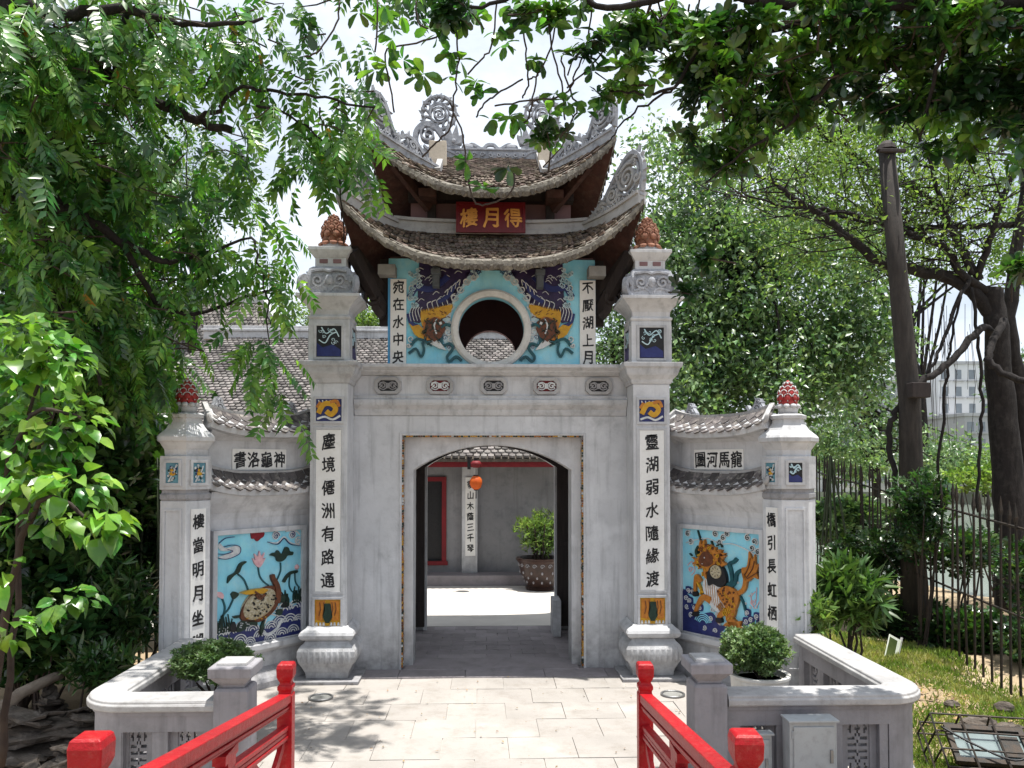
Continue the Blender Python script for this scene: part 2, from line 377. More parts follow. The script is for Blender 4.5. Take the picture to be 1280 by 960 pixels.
# ------------------------------------------------------------------ brush characters
_fc = bpy.data.curves.new('t', 'FONT'); _fo = bpy.data.objects.new('t', _fc); COL.objects.link(_fo)
_gl = {}
def glyph(ch, seed=0):
    """unit-size (1 x 1, centred) brush-written character in the x-z plane, facing -y"""
    if (ch, seed) in _gl: return _gl[(ch, seed)]
    _fc.body = ch; _fc.size = 1; _fc.resolution_u = 2; _fc.offset = 0; _fc.extrude = 0
    bpy.context.view_layer.update()
    me = bpy.data.meshes.new_from_object(_fo.evaluated_get(bpy.context.evaluated_depsgraph_get()))
    n = len(me.vertices); co_ = np.zeros(n*3); me.vertices.foreach_get('co', co_); co_ = co_.reshape(-1, 3)
    fs = [tuple(p.vertices) for p in me.polygons]; bpy.data.meshes.remove(me)
    mn = co_[:, :2].min(0); mxx = co_[:, :2].max(0); q = (co_[:, :2] - (mn+mxx)/2) / max((mxx-mn).max(), 1e-6)
    x, z = q[:, 0].copy(), q[:, 1].copy(); r = random.Random(ord(ch) + seed)
    a, b_, c_ = r.uniform(0, 6), r.uniform(0, 6), r.uniform(.02, .035)
    z2 = z + .1*x + c_*np.sin(5*x + a) - .12*x*x; x2 = x - .03*z + c_*np.sin(6*z + b_) + .02*np.sin(14*z+a)
    z2 += .02*np.sin(17*x + b_) + .008*np.sin(41*x+a); x2 = x2 + .009*np.sin(37*z + b_)
    mb = MB(); vs = [(x2[i], 0, z2[i]) for i in range(n)]
    edge = {}; vs = [(a, -.0022, c) for a, b, c in vs]
    for f in fs:
        for i in range(len(f)):
            e = (f[i], f[(i+1) % len(f)]); edge[e] = 1
    vb = [(x2[i], .0035, z2[i]) for i in range(n)]
    side = [(i, j, j+n, i+n) for (i, j) in edge if (j, i) not in edge]
    m2 = MB()
    for dx, dz, dy in ((0, 0, 0), (.026, -.008, .0003), (-.02, .008, .0006), (.006, .022, .0009), (-.002, -.022, .0012)):
        o2 = lambda L_: [(v[0]+dx, v[1]+-dy*(v[1] < 0), v[2]+dz) for v in L_]
        m2.add(o2(vs) + o2(vb), fs + side)
    me2 = m2.mesh('character'); mlist(me2, INK); _gl[(ch, seed)] = me2; return me2
def text(chars, parent, pos, sx, sz, M=Matrix(), mat=None):
    """pos: list of (x,z) centres on plane y"""
    for i, (ch, p) in enumerate(zip(chars, pos)):
        me = glyph(ch, i if False else 0)
        if mat:
            me = me.copy(); me.materials.clear(); me.materials.append(mat)
        inst('character', me, parent, M @ Matrix.Translation(p) @ Matrix.Diagonal((sx, 1, sz, 1)))
# ================================================================== STRUCTURE
rnd = random.Random(7)
# ---------------------------------------------------------------- ground, lake, far shore
def sstep(a, b, x):
    t = min(1, max(0, (x-a)/(b-a))); return t*t*(3-2*t)
def gh(x, y):
    s = x*.8 + y*.35
    h = -.05 - 1.5*sstep(8.0, 12.3, s)
    if x > 3.2 and s < 9: h += .10*sin(x*1.7+y)*sin(y*1.3) + .14*sstep(3.2, 4.6, x)*sstep(-8,-2,y)
    if x < -3.3: h += .06*sin(x*2.1)*sin(y*1.7)
    return h - 2.5*sstep(12.3, 15, s)
mb = MB(); xs = [-90,-60,-40,-28,-20] + [i*.5 for i in range(-30, 41)] + [24,30,45,70,110]; ys = [-30,-20] + [i*.5 for i in range(-28, 61)] + [36,45,60]
idx = {}; vs = []
for i, x in enumerate(xs):
    for j, y in enumerate(ys):
        idx[i, j] = len(vs); vs.append((x, y, gh(x, y)))
mb.add(vs, [(idx[i,j], idx[i+1,j], idx[i+1,j+1], idx[i,j+1]) for i in range(len(xs)-1) for j in range(len(ys)-1)])
ground = struct('ground', mb, SOIL, smooth=True)
mb = MB().box(-300, 400, -40, 700, -2.2, -1.62); lake = struct('lake_water', mb, LAKE)
mb = MB(); mb.box(-300, 600, 72, 900, -3, -.9); mb.box(-300, 600, 71.4, 72.1, -3, -.5); struct('far_shore', mb, pm('far_shore_soil', (.3,.29,.25), (.2,.22,.13), .3))
# ---------------------------------------------------------------- forecourt paving
mb = MB().box(-3.4, 3.35, -4.6, 0.35, -.3, -.014); pave = struct('forecourt_pavement', mb, JOINT)
def pavers(parent, x0, x1, y0, y1, sx, sy, mat, zt, th=.03, name='paving_stone', skip=None, r=rnd):
    variants = []
    for k in range(5):
        m = MB(); j = lambda: r.uniform(-.004, .004); h = .5
        g = .0022
        m.box(-sx/2+g, sx/2-g, -sy/2+g, sy/2-g, -th, 0)
        me = m.mesh(name)
        for v in me.vertices:
            if v.co.z > -.001: v.co.z += r.uniform(-.003, .003)
            v.co.x += j(); v.co.y += j()
        mlist(me, mat); variants.append(me)
    ny = int(round((y1-y0)/sy)); nx = int(round((x1-x0)/sx))
    for j in range(ny):
        off = (j % 2)*sx*.5
        for i in range(-1 if j % 2 else 0, nx):
            x = x0 + (i+.5)*sx + off; y = y0 + (j+.5)*sy
            if x + sx/2 > x1+.3 or (skip and skip(x, y)): continue
            if j % 2 and i == -1: x += sx*.0
            o = inst(name, r.choice(variants), parent, Matrix.Translation((x, y, zt + r.uniform(-.0015, .0015))) @ Matrix.Rotation(pi*r.randrange(2), 4, 'Z'))
            q = o
pavers(pave, -2.95, 2.95, -4.3, -.1, .56, .5, STONE, 0, .012+.014, skip=lambda x, y: abs(x) > 2.75)
# darker slabs along the gate foot, painting in its band of shade
for i, (a, b) in enumerate(((-2.15, -1.04), (-1.035, -.29), (-.285, .6), (.605, 1.3), (1.305, 2.15))): mb = MB().box(a, b, -.36, -.004, -.012, .012 + .002*(i % 2)); part('shade_band_slab', mb, STONEP, pave, bevel=.004)
# rear courtyard
mb = MB().box(-9, 6.5, 2.5, 7.6, -.3, .0); yard = struct('courtyard_floor', mb, YARD)
mb = MB().box(-1.8, 1.8, .0, 2.497, -.3, -.016); pas = struct('passage_floor', mb, JOINT)
pavers(pas, -1.25, 1.3, .02, 2.48, .3, .246, STONEP, -.001, .014, name='floor_brick')

# ---------------------------------------------------------------- main gate block
GH = 3.505
gate = thing('gate_house', 'grey limewashed gate block with arched doorway between two tall square pillars', 'gate')
ARC_X0, ARC_X1, ARC_S, ARC_T = -.91, .95, 2.30, 2.593
def arch_pts(x0, x1, zs, zt, n=20):
    c = (x0+x1)/2; h = (x1-x0)/2; s = zt-zs; R = (h*h+s*s)/(2*s); a0 = math.asin(h/R)
    return [(c + R*sin(-a0 + 2*a0*i/n), zt - R + R*cos(-a0 + 2*a0*i/n)) for i in range(n+1)]
def notch(x0, x1, z1, hole):   # rectangle with a doorway cut from the bottom; hole listed left->right
    return [(x0, 0), (hole[0][0], 0)] + hole + [(hole[-1][0], 0), (x1, 0), (x1, z1), (x0, z1)]
RX0, RX1, RZ = -1.03, 1.075, 2.70
mb = MB(); mb.prism(notch(-1.62, 1.62, 2.93, [(RX0, RZ), (RX1, RZ)]), 0, .14)
part('front_wall', mb, PL, gate, bevel=.006)
mb = MB(); mb.prism(notch(-1.62, 1.62, 2.92, arch_pts(ARC_X0, ARC_X1, ARC_S, ARC_T)), .142, .5)
part('arch_wall', mb, PL, gate, bevel=.005)
# ceramic strip on the reveal
mb = MB(); rr = random.Random(3)
CER = [YEL, DGRN, OCHRE, BROWN, MWHITE]
def chips(a, b, n, horiz):
    for i in range(n):
        t0 = a + (b-a)*i/n; t1 = a + (b-a)*(i+.8)/n; mb.c = rr.choice([0,1,2,0,3,1,2,4])
        d = rr.uniform(0, .006)
        yield t0, t1, d
for side, x, sg in (('l', RX0, 1), ('r', RX1, -1)):
    for t0, t1, d in chips(.03, 2.66, 90, 0):
        for k in range(3):
            mb.c = rr.choice([0,1,2,0,3,1,2,4]); y0 = .008 + k*.043
            mb.box(min(x, x+sg*(.012+d)), max(x, x+sg*(.012+d)), y0, y0+.038, t0, t1 - rr.uniform(0, .006))
for t0, t1, d in chips(RX0+.02, RX1-.02, 75, 1):
    for k in range(3):
        mb.c = rr.choice([0,1,2,0,3,1,2,4]); y0 = .008 + k*.043; mb.box(t0, t1, y0, y0+.038, RZ-.012-d, RZ)
part('ceramic_border', mb, CER, gate, stuff=True)
mb = MB()
for a in ((RX0-.03, RX0-.002, 0, RZ+.03), (RX1+.002, RX1+.03, 0, RZ+.03), (RX0-.001, RX1+.001, RZ+.002, RZ+.03)): mb.box(a[0], a[1], -.012, .02, a[2], a[3])
part('door_moulding', mb, PLL, gate, bevel=.004)
mb = MB(); mb.box(-1.0, 1.02, -.05, .49, -.02, .022); part('door_sill', mb, STONEP, gate, bevel=.006)
# side walls and ceiling of passage
mb = MB(); mb.box(-1.62, -1.2, .502, 2.08, 0, 2.93); part('side_wall', mb, PL, gate)
mb = MB(); mb.box(1.25, 1.62, .502, 2.08, 0, 2.93); part('side_wall', mb, PL, gate)
mb = MB(); mb.box(-1.62, 1.62, .143, 2.498, 2.932, 3.1); part('ceiling_slab', mb, PLD, gate)
mb = MB(); mb.prism(notch(-1.62, 1.62, 2.928, arch_pts(-.915, .945, 2.33, 2.63)), 2.25, 2.497)
part('rear_wall', mb, PLL, gate, bevel=.004)
# black wooden leaves folded back against the rear wall
def leaf_door(x0, x1, sgn):
    pts = arch_pts(-.93, .96, 2.32, 2.62, 20)
    m = MB(); outer = -1.19 if sgn < 0 else 1.24
    arc = [p for p in pts if (p[0] <= .015 if sgn < 0 else p[0] >= .015)]
    if sgn < 0: poly = [(outer, .06), (-.93, .06)] + arc + [(arc[-1][0], 2.9), (outer, 2.9)]
    else: poly = [(outer, .06), (outer, 2.9), (arc[0][0], 2.9)] + arc + [(.96, .06)]
    m.prism(poly, 2.14, 2.2)
    o = part('door_leaf', m, WOOD, gate, bevel=.004)
    for z in (.35, 1.2, 2.0):
        b = MB(); b.box(min(outer, outer-sgn*.24), max(outer, outer-sgn*.24), 2.12, 2.139, z, z+.06); part('door_rail', b, WOOD, o, bevel=.003)
leaf_door(0, 0, -1); leaf_door(0, 0, 1)
mb = MB(); mb.box(-.955, -.9, 2.21, 2.249, .0, 2.33); mb.box(.93, .985, 2.21, 2.249, 0, 2.33)
part('inner_jamb', mb, PLL, gate)
mb = MB(); mb.box(.86, .975, 1.7, 2.1, 0, .5); part('door_pivot_block', mb, PL, gate, bevel=.01)
# cornices and frieze
mb = MB(); mb.prism([(0, 2.93), (0, 3.07)], 0, 0) if False else None
def cornice(m, prof, x0, x1, yb):
    """prof list of (y_front, z) bottom->top, extruded along x"""
    poly = prof + [(yb, prof[-1][1]), (yb, prof[0][1])]
    n = len(poly); vs = [(x0, y, z) for y, z in poly] + [(x1, y, z) for y, z in poly]
    fs = [tuple(range(n)), tuple(range(n, 2*n))[::-1]] + [(i, n+i, n+(i+1) % n, (i+1) % n) for i in range(n)]
    m.add(vs, fs)
mb = MB(); cornice(mb, [(-.01, 2.932), (-.03, 2.97), (-.035, 3.0), (-.09, 3.05), (-.1, 3.075), (-.1, 3.11), (-.06, 3.125), (-.06, 3.16)], -1.575, 1.575, .4); part('lower_cornice', mb, PLL, gate)
mb = MB(); mb.box(-1.62, 1.62, -.02, 2.49, 3.162, 3.392); part('frieze_wall', mb, PL, gate)
mb = MB(); cornice(mb, [(-.05, 3.394), (-.12, 3.43), (-.13, 3.445), (-.2, 3.475), (-.2, 3.512)], -1.6, 1.6, 2.62); part('upper_cornice', mb, PLL, gate, bevel=.004)
def octagon(w, h, c):
    return [(-w+c, -h), (w-c, -h), (w, -h+c), (w, h-c), (w-c, h), (-w+c, h), (-w, h-c), (-w, -h+c)]
def ringpoly(m, outer, inner, y0, y1, M=None):
    n = len(outer)
    for i in range(n):
        j = (i+1) % n
        q = [outer[i], outer[j], inner[j], inner[i]]
        vs = [Vector((p[0], y0, p[1])) for p in q] + [Vector((p[0], y1, p[1])) for p in q]
        if M is not None: vs = [M @ v for v in vs]
        m.add(vs, [(0,1,2,3), (0,4,5,1), (3,2,6,7)])
for k, px in enumerate((485, 550, 617, 683, 748)):
    c = P(px, 484, 9.28); x = c.x; z = 3.275
    T = Matrix.Translation((x, 0, z))
    m = MB(); ringpoly(m, octagon(.155, .098, .05), octagon(.115, .062, .035), -.06, -.02, T)
    fr = part('cartouche_frame', m, COP, gate, bevel=.004)
    m = MB(); m.prism([(a*.116/.155, b*.063/.098) for a, b in octagon(.155, .098, .05)], -.024, -.021, T); part('cartouche_ground', m, INK if k % 2 == 0 else REDW, fr)
    m = MB()
    for s in (-1, 1):
        m.stroke([(p[0], p[1]) for p in spiral(s*.06, 0, .04, 1.3, 0 if s > 0 else pi, 14, s)], .014, -.05, -.025, T)
        m.stroke([(s*.02, .03), (s*.05, .045), (s*.1, .03)], .012, -.045, -.025, T); m.stroke([(s*.02, -.03), (s*.05, -.045), (s*.1, -.03)], .012, -.045, -.025, T)
        m.stroke([(s*.1, -.03), (s*.075, 0), (s*.1, .03)], .012, -.045, -.025, T)
    m.prism([(-.022, -.03), (.022, -.03), (.022, .03), (-.022, .03)], -.05, -.025, T)
    part('cartouche_motif', m, PLD if k % 2 == 0 else MWHITE, fr, stuff=True)

# ---------------------------------------------------------------- small ceramic panels
def art_panel(parent, w, h, M, style, r):
    """w,h half sizes; framed recess with ceramic relief; faces -y at y=0"""
    m = MB(); F = .028
    o = [(-w, -h), (w, -h), (w, h), (-w, h)]; i_ = [(-w+F, -h+F), (w-F, -h+F), (w-F, h-F), (-w+F, h-F)]
    ringpoly(m, o, i_, -.016, .004, M); fr = part('panel_frame', m, PLL, parent, bevel=.003)
    m = MB(); w -= F; h -= F; m.prism([(-w, -h), (w, -h), (w, h), (-w, h)], -.003, -.001, M)
    ground = {'tiger': YEL, 'flower': PANELG, 'night': INK, 'fish': NAVY}[style]
    part('panel_ground', m, ground, fr)
    m = MB(); q = lambda pts: [(x*w, z*h) for x, z in pts]
    if style == 'tiger':
        m.c = 0; m.prism(q([(-.9,.9),(-.2,.95),(-.15,.3),(-.4,-.6),(-.9,-.5)]), -.014, -.002, M); m.prism(q([(.9,.9),(.2,.95),(.2,.4),(.4,-.6),(.9,-.55)]), -.016, -.002, M)
        m.c = 1; m.prism(q([(-.25,.7),(.25,.7),(.4,-.3),(.15,-.75),(-.15,-.75),(-.35,-.3)]), -.02, -.002, M)
        m.c = 2
        for x in (-.85,-.55,-.3,.3,.55,.85): m.prism(q([(x-.1,-.95),(x+.1,-.95),(x+.05,-.72),(x-.05,-.72)]), -.012, -.002, M)
        m.c = 3
        for x in (-.6,-.3,.35,.6): m.stroke(q([(x,.8),(x+.08,.3),(x-.05,-.2)]), .009, -.02, -.002, M)
        mats = [OCHRE, DGRN, MWHITE, BROWN]
    elif style == 'fish':
        m.c = 0; m.stroke(q(smoothpts([(-.8,-.3),(-.4,.5),(.2,.55),(.55,.1),(.2,-.4),(-.2,-.1)], 4)), w*.4, -.018, -.002, M)
        m.c = 1; m.stroke(q(smoothpts([(-.9,-.8),(-.3,-.6),(.3,-.85),(.9,-.5)], 4)), w*.16, -.012, -.002, M)
        for a in range(6): m.stroke(q([(-.8+a*.3, .9), (-.7+a*.28, .45)]), .01, -.014, -.002, M)
        m.c = 2; m.stroke(q(smoothpts([(.1,.7),(.6,.8),(.8,.3)], 4)), w*.25, -.02, -.002, M); m.stroke(q([(-.9,.2),(-.6,.7)]), w*.3, -.016, -.002, M)
        mats = [YEL, MWHITE, OCHRE]
    elif style == 'flower':
        m.c = 0; m.blob((0, -.006, -.1*h), (w*.5, .012, h*.2), 8, 5, M=M); m.blob((-.1*w, -.006, .25*h), (w*.3, .012, h*.16), 8, 5, M=M)
        m.c = 1
        for a in range(9):
            an = a*2.4+.4; rr_ = .5+.35*((a*37) % 10)/10; m.blob((cos(an)*rr_*w*.9, -.004, sin(an)*rr_*h*.9), (w*.17, .009, h*.13), 6, 4, M=M)
        m.c = 2; m.stroke(q(smoothpts([(-.6,-.9),(-.2,-.4),(.3,.1),(.6,.7)], 4)), .01, -.012, -.002, M)
        for a in range(5): m.blob((r.uniform(-.8,.8)*w, -.005, r.uniform(-.8,.8)*h), (w*.12, .008, h*.09), 6, 4, M=M)
        m.c = 2
        for a in range(7): m.stroke([(p[0], p[1]) for p in spiral(r.uniform(-.7,.7)*w, r.uniform(-.8,.8)*h, w*.18, 1.1, r.uniform(0,6), 8)], .007, -.014, -.002, M)
        m.c = 3
        for a in range(4): m.blob((r.uniform(-.6,.6)*w, -.008, r.uniform(-.6,.6)*h), (w*.16, .01, h*.11), 6, 4, M=M)
        mats = [YEL, DGRN, MWHITE, NAVY]
    else:
        m.c = 0; m.prism(q([(-.95,-.95),(.95,-.95),(.95,-.55),(.3,-.2),(-.5,-.4),(-.95,-.1)]), -.012, -.002, M)
        m.c = 1; m.stroke(q(smoothpts([(-.8,.1),(-.3,-.1),(.1,.4),(.6,.6)], 5)), .012, -.012, -.002, M); m.stroke(q(smoothpts([(-.6,.9),(-.2,.5),(.4,.8),(.8,.3)], 5)), .012, -.012, -.002, M)
        for a in range(9): m.stroke([(p[0], p[1]) for p in spiral(r.uniform(-.7,.7)*w, r.uniform(-.1,.8)*h, w*.17, 1, r.uniform(0,6), 8)], .006, -.01, -.002, M)
        mats = [NAVY, PALEB]
    part('ceramic_relief', m, mats, fr, stuff=True)

# ---------------------------------------------------------------- tall square pillars
PZ = lambda py: 2.37 + (580-py)*.00886
def big_pillar(px, label, chars, styles, seed):
    cx = -.065 + (px-607)*.00886; cy = -.235; r = random.Random(seed)
    t = thing('gate_pillar', label, 'pillar', (cx, cy, 0), group='tall square pillars of the gate')
    m = MB(); m.stack([(0, .36), (.035, .36)]); part('plinth', m, PLD, t, bevel=.006)
    m = MB(); prof = []
    for z, q in ((.036,.225),(.1,.235),(.16,.262),(.22,.295),(.28,.312),(.34,.31),(.39,.285),(.42,.25),(.445,.235)): prof.append((z, q))
    m.stack(prof); b = part('lotus_base', m, PL, t, bevel=.004)
    m = MB()
    for s in range(4):      # petals round the bulging base
        R = Matrix.Rotation(s*pi/2, 4, 'Z')
        for k in range(9):
            x = -.25 + k*.0625
            m.blob((x, -.293, .285), (.028, .028, .085), 7, 6, M=R)
    part('carved_petal_row', m, PL, b, smooth=True)
    m = MB(); m.stack([(.446,.235),(.455,.262),(.475,.285),(.51,.298),(.54,.285),(.56,.262),(.575,.235),(.6,.215)]); part('base_torus', m, PLL, t, smooth=False)
    m = MB(); m.stack([(.6,.205),(3.262,.205)]); sh = part('shaft', m, PL, t, bevel=.006)
    # raised frame on the front face
    for (z0, z1, nm) in ((PZ(783), PZ(744), 0), (PZ(741), PZ(534), 1), (PZ(530), PZ(496), 2)):
        M = Matrix.Translation((0, -.2055, (z0+z1)/2)); w_, h_ = .168, (z1-z0)/2
        if nm == 1:
            m = MB(); ringpoly(m, [(-w_,-h_),(w_,-h_),(w_,h_),(-w_,h_)], [(-w_+.03,-h_+.03),(w_-.03,-h_+.03),(w_-.03,h_-.03),(-w_+.03,h_-.03)], -.014, .003, M)
            part('panel_frame', m, PLL, sh, bevel=.003)
            bd = MB(); bd.box(-w_+.032, w_-.032, -.009, -.001, -h_+.032, h_-.032, M); bo = part('couplet_board', bd, BOARD, t)
            n = len(chars); text(chars, bo, [(0, -.2145, z1 - .03 - (z1-z0-.06)*(i+.5)/n) for i in range(n)], .14, .165)
        else: art_panel(t, .168, h_, M, styles[nm == 2], r)
    m = MB(); m.stack([(3.263,.215),(3.29,.23),(3.31,.235),(3.36,.28),(3.385,.29),(3.43,.3),(3.45,.325),(3.495,.33)]); part('cornice', m, PLL, t, bevel=.004)
    m = MB(); m.stack([(3.496,.225),(3.965,.225)]); bx = part('lantern_box', m, PL, t, bevel=.006)
    for s, stl in ((0, styles[2]), (1, styles[2]), (3, styles[2])):
        M = Matrix.Rotation(s*pi/2, 4, 'Z') @ Matrix.Translation((0, -.2255, 3.72)); art_panel(t, .165, .2, M, stl, r)
    m = MB(); m.stack([(3.966,.22),(3.985,.235),(4.0,.235),(4.02,.21),(4.07,.215),(4.1,.235),(4.16,.29),(4.195,.33),(4.2,.345),(4.235,.345)]); part('flared_capital', m, PL, t, bevel=.003)
    m = MB(); m.stack([(4.236,.21),(4.25,.245),(4.33,.255),(4.45,.25),(4.53,.225),(4.56,.19)])
    blk = part('carved_block', m, PLO, t, bevel=.01)
    for s in range(4):
        R = Matrix.Rotation(s*pi/2, 4, 'Z'); m = MB()
        for q in (-1, 1):
            m.stroke(spiral(q*.12, 4.39, .075, 1.5, 0, 16, q), .022, -.272, -.24, R)
            m.stroke(smoothpts([(q*.02, 4.28), (q*.08, 4.33), (q*.2, 4.3)], 4), .02, -.268, -.24, R)
            m.stroke(smoothpts([(0, 4.49), (q*.07, 4.51), (q*.19, 4.49)], 4), .022, -.262, -.22, R)
        m.blob((0, -.25, 4.4), (.05, .03, .06), 8, 6, M=R)
        part('cloud_relief', m, PLO, blk, stuff=True)
        # corner volute
        R2 = Matrix.Rotation(s*pi/2 + pi/4, 4, 'Z') @ Matrix.Rotation(pi/2, 4, 'Z')
        m = MB(); m.stroke(smoothpts([(-.28,4.24),(-.34,4.245),(-.4,4.27),(-.43,4.33),(-.42,4.4),(-.385,4.43),(-.36,4.4),(-.38,4.37)], 4), [.05]*29, -.03, .03, R2)
        part('corner_volute', m, PLO, blk, bevel=.005)
    m = MB(); m.stack([(4.56,.17),(4.66,.17),(4.665,.18),(4.69,.2),(4.74,.235),(4.775,.235)]); col_ = part('collar', m, PL, t, bevel=.004)
    m = MB()
    for q in (-.075, .075): m.box(q-.045, q+.045, -.176, -.168, 4.6, 4.645)
    part('collar_slot', m, INNER, col_)
    bud(t, 4.776, .145, TERRA, TERRA, 0)
    return t
def bud(t, z0, R, mb_mat, pet_mat, kind):
    """ring of open petals with a scaly pineapple bud above"""
    m = MB(); m.stack([(z0, R*.85), (z0+.05, R*.95), (z0+.09, R*.7), (z0+.12, R*.6)], 12); s = part('bud_seat', m, PLD if kind == 0 else PLL, t, smooth=True)
    m = MB()
    for k in range(9):
        a = 2*pi*k/9; Mx = Matrix.Translation((cos(a)*R*.92, sin(a)*R*.92, z0+.075)) @ Matrix.Rotation(a, 4, 'Z') @ Matrix.Rotation(.5, 4, 'Y')
        m.blob((0,0,0), (R*.32, R*.33, .022), 8, 4, M=Mx)
    part('open_petal_ring', m, mb_mat if kind == 0 else PLL, s, smooth=True)
    h = R*2.35; zb = z0+.09
    def rad_(u): return R*(.62+.5*sin(pi*min(1, u*1.15+.12)))*(1 if u < .6 else max(.05, 1-((u-.6)/.4)**2))*.86
    m = MB(); m.stack([(zb+h*u, max(.01, rad_(u)*.93)) for u in [i/8 for i in range(9)]], 12); c = part('bud_core', m, mb_mat, t, smooth=True)
    m = MB(); rows = 5
    for j in range(rows):
        u = .1 + j*.18; n = 8
        for k in range(n):
            a = 2*pi*(k + .5*(j % 2))/n; rr_ = rad_(u); sc = (1-.1*j)
            Mx = Matrix.Translation((cos(a)*rr_*.9, sin(a)*rr_*.9, zb+h*u)) @ Matrix.Rotation(a, 4, 'Z') @ Matrix.Rotation(-.25, 4, 'Y')
            m.c = 0; m.blob((0,0,0), (R*.16*sc, R*.36*sc, R*.34*sc), 7, 5, M=Mx)
            if kind:
                m.c = 1; ring = [Vector((R*.14*sc, R*.37*sc*cos(b), R*.35*sc*sin(b))) for b in [pi*i/8 for i in range(9)]]
                m.tube([Mx @ v for v in ring], R*.045, 4)
            else:
                m.c = 1; ring = [Vector((R*.12*sc, R*.36*sc*cos(b), R*.34*sc*sin(b))) for b in [pi*i/8 for i in range(9)]]
                m.tube([Mx @ v for v in ring], R*.04, 4)
    part('bud_scale_rows', m, [mb_mat, pet_mat if kind == 0 else MWHITE], c, smooth=True)
big_pillar(412.5, 'tall square pillar left of the doorway with seven-character white board and terracotta bud', '塵境僊洲有路通', ('tiger', 'fish', 'night'), 1)
big_pillar(816, 'tall square pillar right of the doorway with seven-character white board and terracotta bud', '靈湖弱水隨緣渡', ('tiger', 'fish', 'night'), 2)

# ---------------------------------------------------------------- pavilion over the gate
pav = thing('moon_pavilion', 'two-tiered pavilion with upswept tiled roofs and round window above the gate', 'pavilion', (0, 0, GH+.008))
pav_inv = Matrix.Translation((0, 0, -(GH+.008)))
def pp(name, m, mat, parent=pav, **k):
    """builds in world coordinates, stored in the pavilion's local space"""
    m.v = [(v[0], v[1], v[2]-(GH+.008)) for v in m.v]
    return part(name, m, mat, parent, **k)
CY = 1.3
def hole_wall(m, x0, x1, z0, z1, cx, cz, r, y0, y1, n=48):
    def edge(a):
        dx, dz = cos(a), sin(a); t = 1e9
        if dx > 1e-9: t = min(t, (x1-cx)/dx)
        if dx < -1e-9: t = min(t, (x0-cx)/dx)
        if dz > 1e-9: t = min(t, (z1-cz)/dz)
        if dz < -1e-9: t = min(t, (z0-cz)/dz)
        return (cx+dx*t, cz+dz*t)
    an = sorted([2*pi*i/n for i in range(n)] + [math.atan2(z-cz, x-cx) % (2*pi) for x in (x0, x1) for z in (z0, z1)])
    A = [(cx+r*cos(a), cz+r*sin(a)) for a in an]; B = [edge(a) for a in an]; N = len(an)
    for i in range(N):
        j = (i+1) % N
        m.add([(A[i][0],y0,A[i][1]),(A[j][0],y0,A[j][1]),(B[j][0],y0,B[j][1]),(B[i][0],y0,B[i][1]),
               (A[i][0],y1,A[i][1]),(A[j][0],y1,A[j][1]),(B[j][0],y1,B[j][1]),(B[i][0],y1,B[i][1])],
              [(0,3,2,1),(4,5,6,7),(0,1,5,4),(3,7,6,2)])
TX0, TX1, TZ0, TZ1 = -1.2, 1.225, 3.515, 4.78
cc = P(614, 412, 9.36); CX, CZ, CR = cc.x, cc.z, .385
mb = MB(); hole_wall(mb, TX0, TX1, TZ0, TZ1, CX, CZ, CR, .06, .2); mural = pp('mural_wall', mb, CYAN)
mb = MB(); hole_wall(mb, TX0, TX1, TZ0, TZ1, CX, CZ, CR, 2.42, 2.55); pp('rear_wall', mb, INNER)
mb = MB(); mb.box(TX0, TX0+.12, .201, 2.419, TZ0, TZ1); mb.box(TX1-.12, TX1, .201, 2.419, TZ0, TZ1); pp('side_wall', mb, INNER)
mb = MB(); mb.box(TX0, TX1, .201, 2.419, TZ1+.002, TZ1+.06); pp('ceiling', mb, INNER)
mb = MB()
n = 56
for i in range(n):
    a, b = 2*pi*i/n, 2*pi*(i+1)/n
    pr = [(CR-.004, .045), (CR+.0, .012), (CR+.012, .004), (CR+.06, -.004), (CR+.085, .012), (CR+.09, .062)]
    for k in range(5):
        (r0, y0), (r1, y1) = pr[k], pr[k+1]
        mb.add([(CX+r0*cos(a), y0, CZ+r0*sin(a)), (CX+r0*cos(b), y0, CZ+r0*sin(b)), (CX+r1*cos(b), y1, CZ+r1*sin(b)), (CX+r1*cos(a), y1, CZ+r1*sin(a))], [(0,3,2,1)])
pp('round_window_frame', mb, pm('window_ring_white', (.7,.69,.66), (.5,.49,.46), 5, .8, .2, 30, c3=(.3,.28,.25), s3=12, f3=.6), mural, smooth=True)
# side blue edges and couplet boards
for px, ch in ((498, '宛在水中央'), (734.5, '不厭湖上月')):
    c = P(px, 404, 9.34); m = MB(); m.box(c.x-.092, c.x+.092, .025, .058, 3.53, 4.53); b = pp('couplet_board', m, BOARD)
    zs = [4.53-.09-.205*i for i in range(5)]
    text(ch, b, [(c.x, .024, z) for z in zs], .125, .145, pav_inv)
for x in (TX0-.005, TX1-.055):
    m = MB(); m.box(x, x+.06, .035, .0595, 3.52, 4.6); pp('painted_edge_strip', m, pm('strip_blue', (.1,.35,.62), (.08,.28,.5), 4), mural)
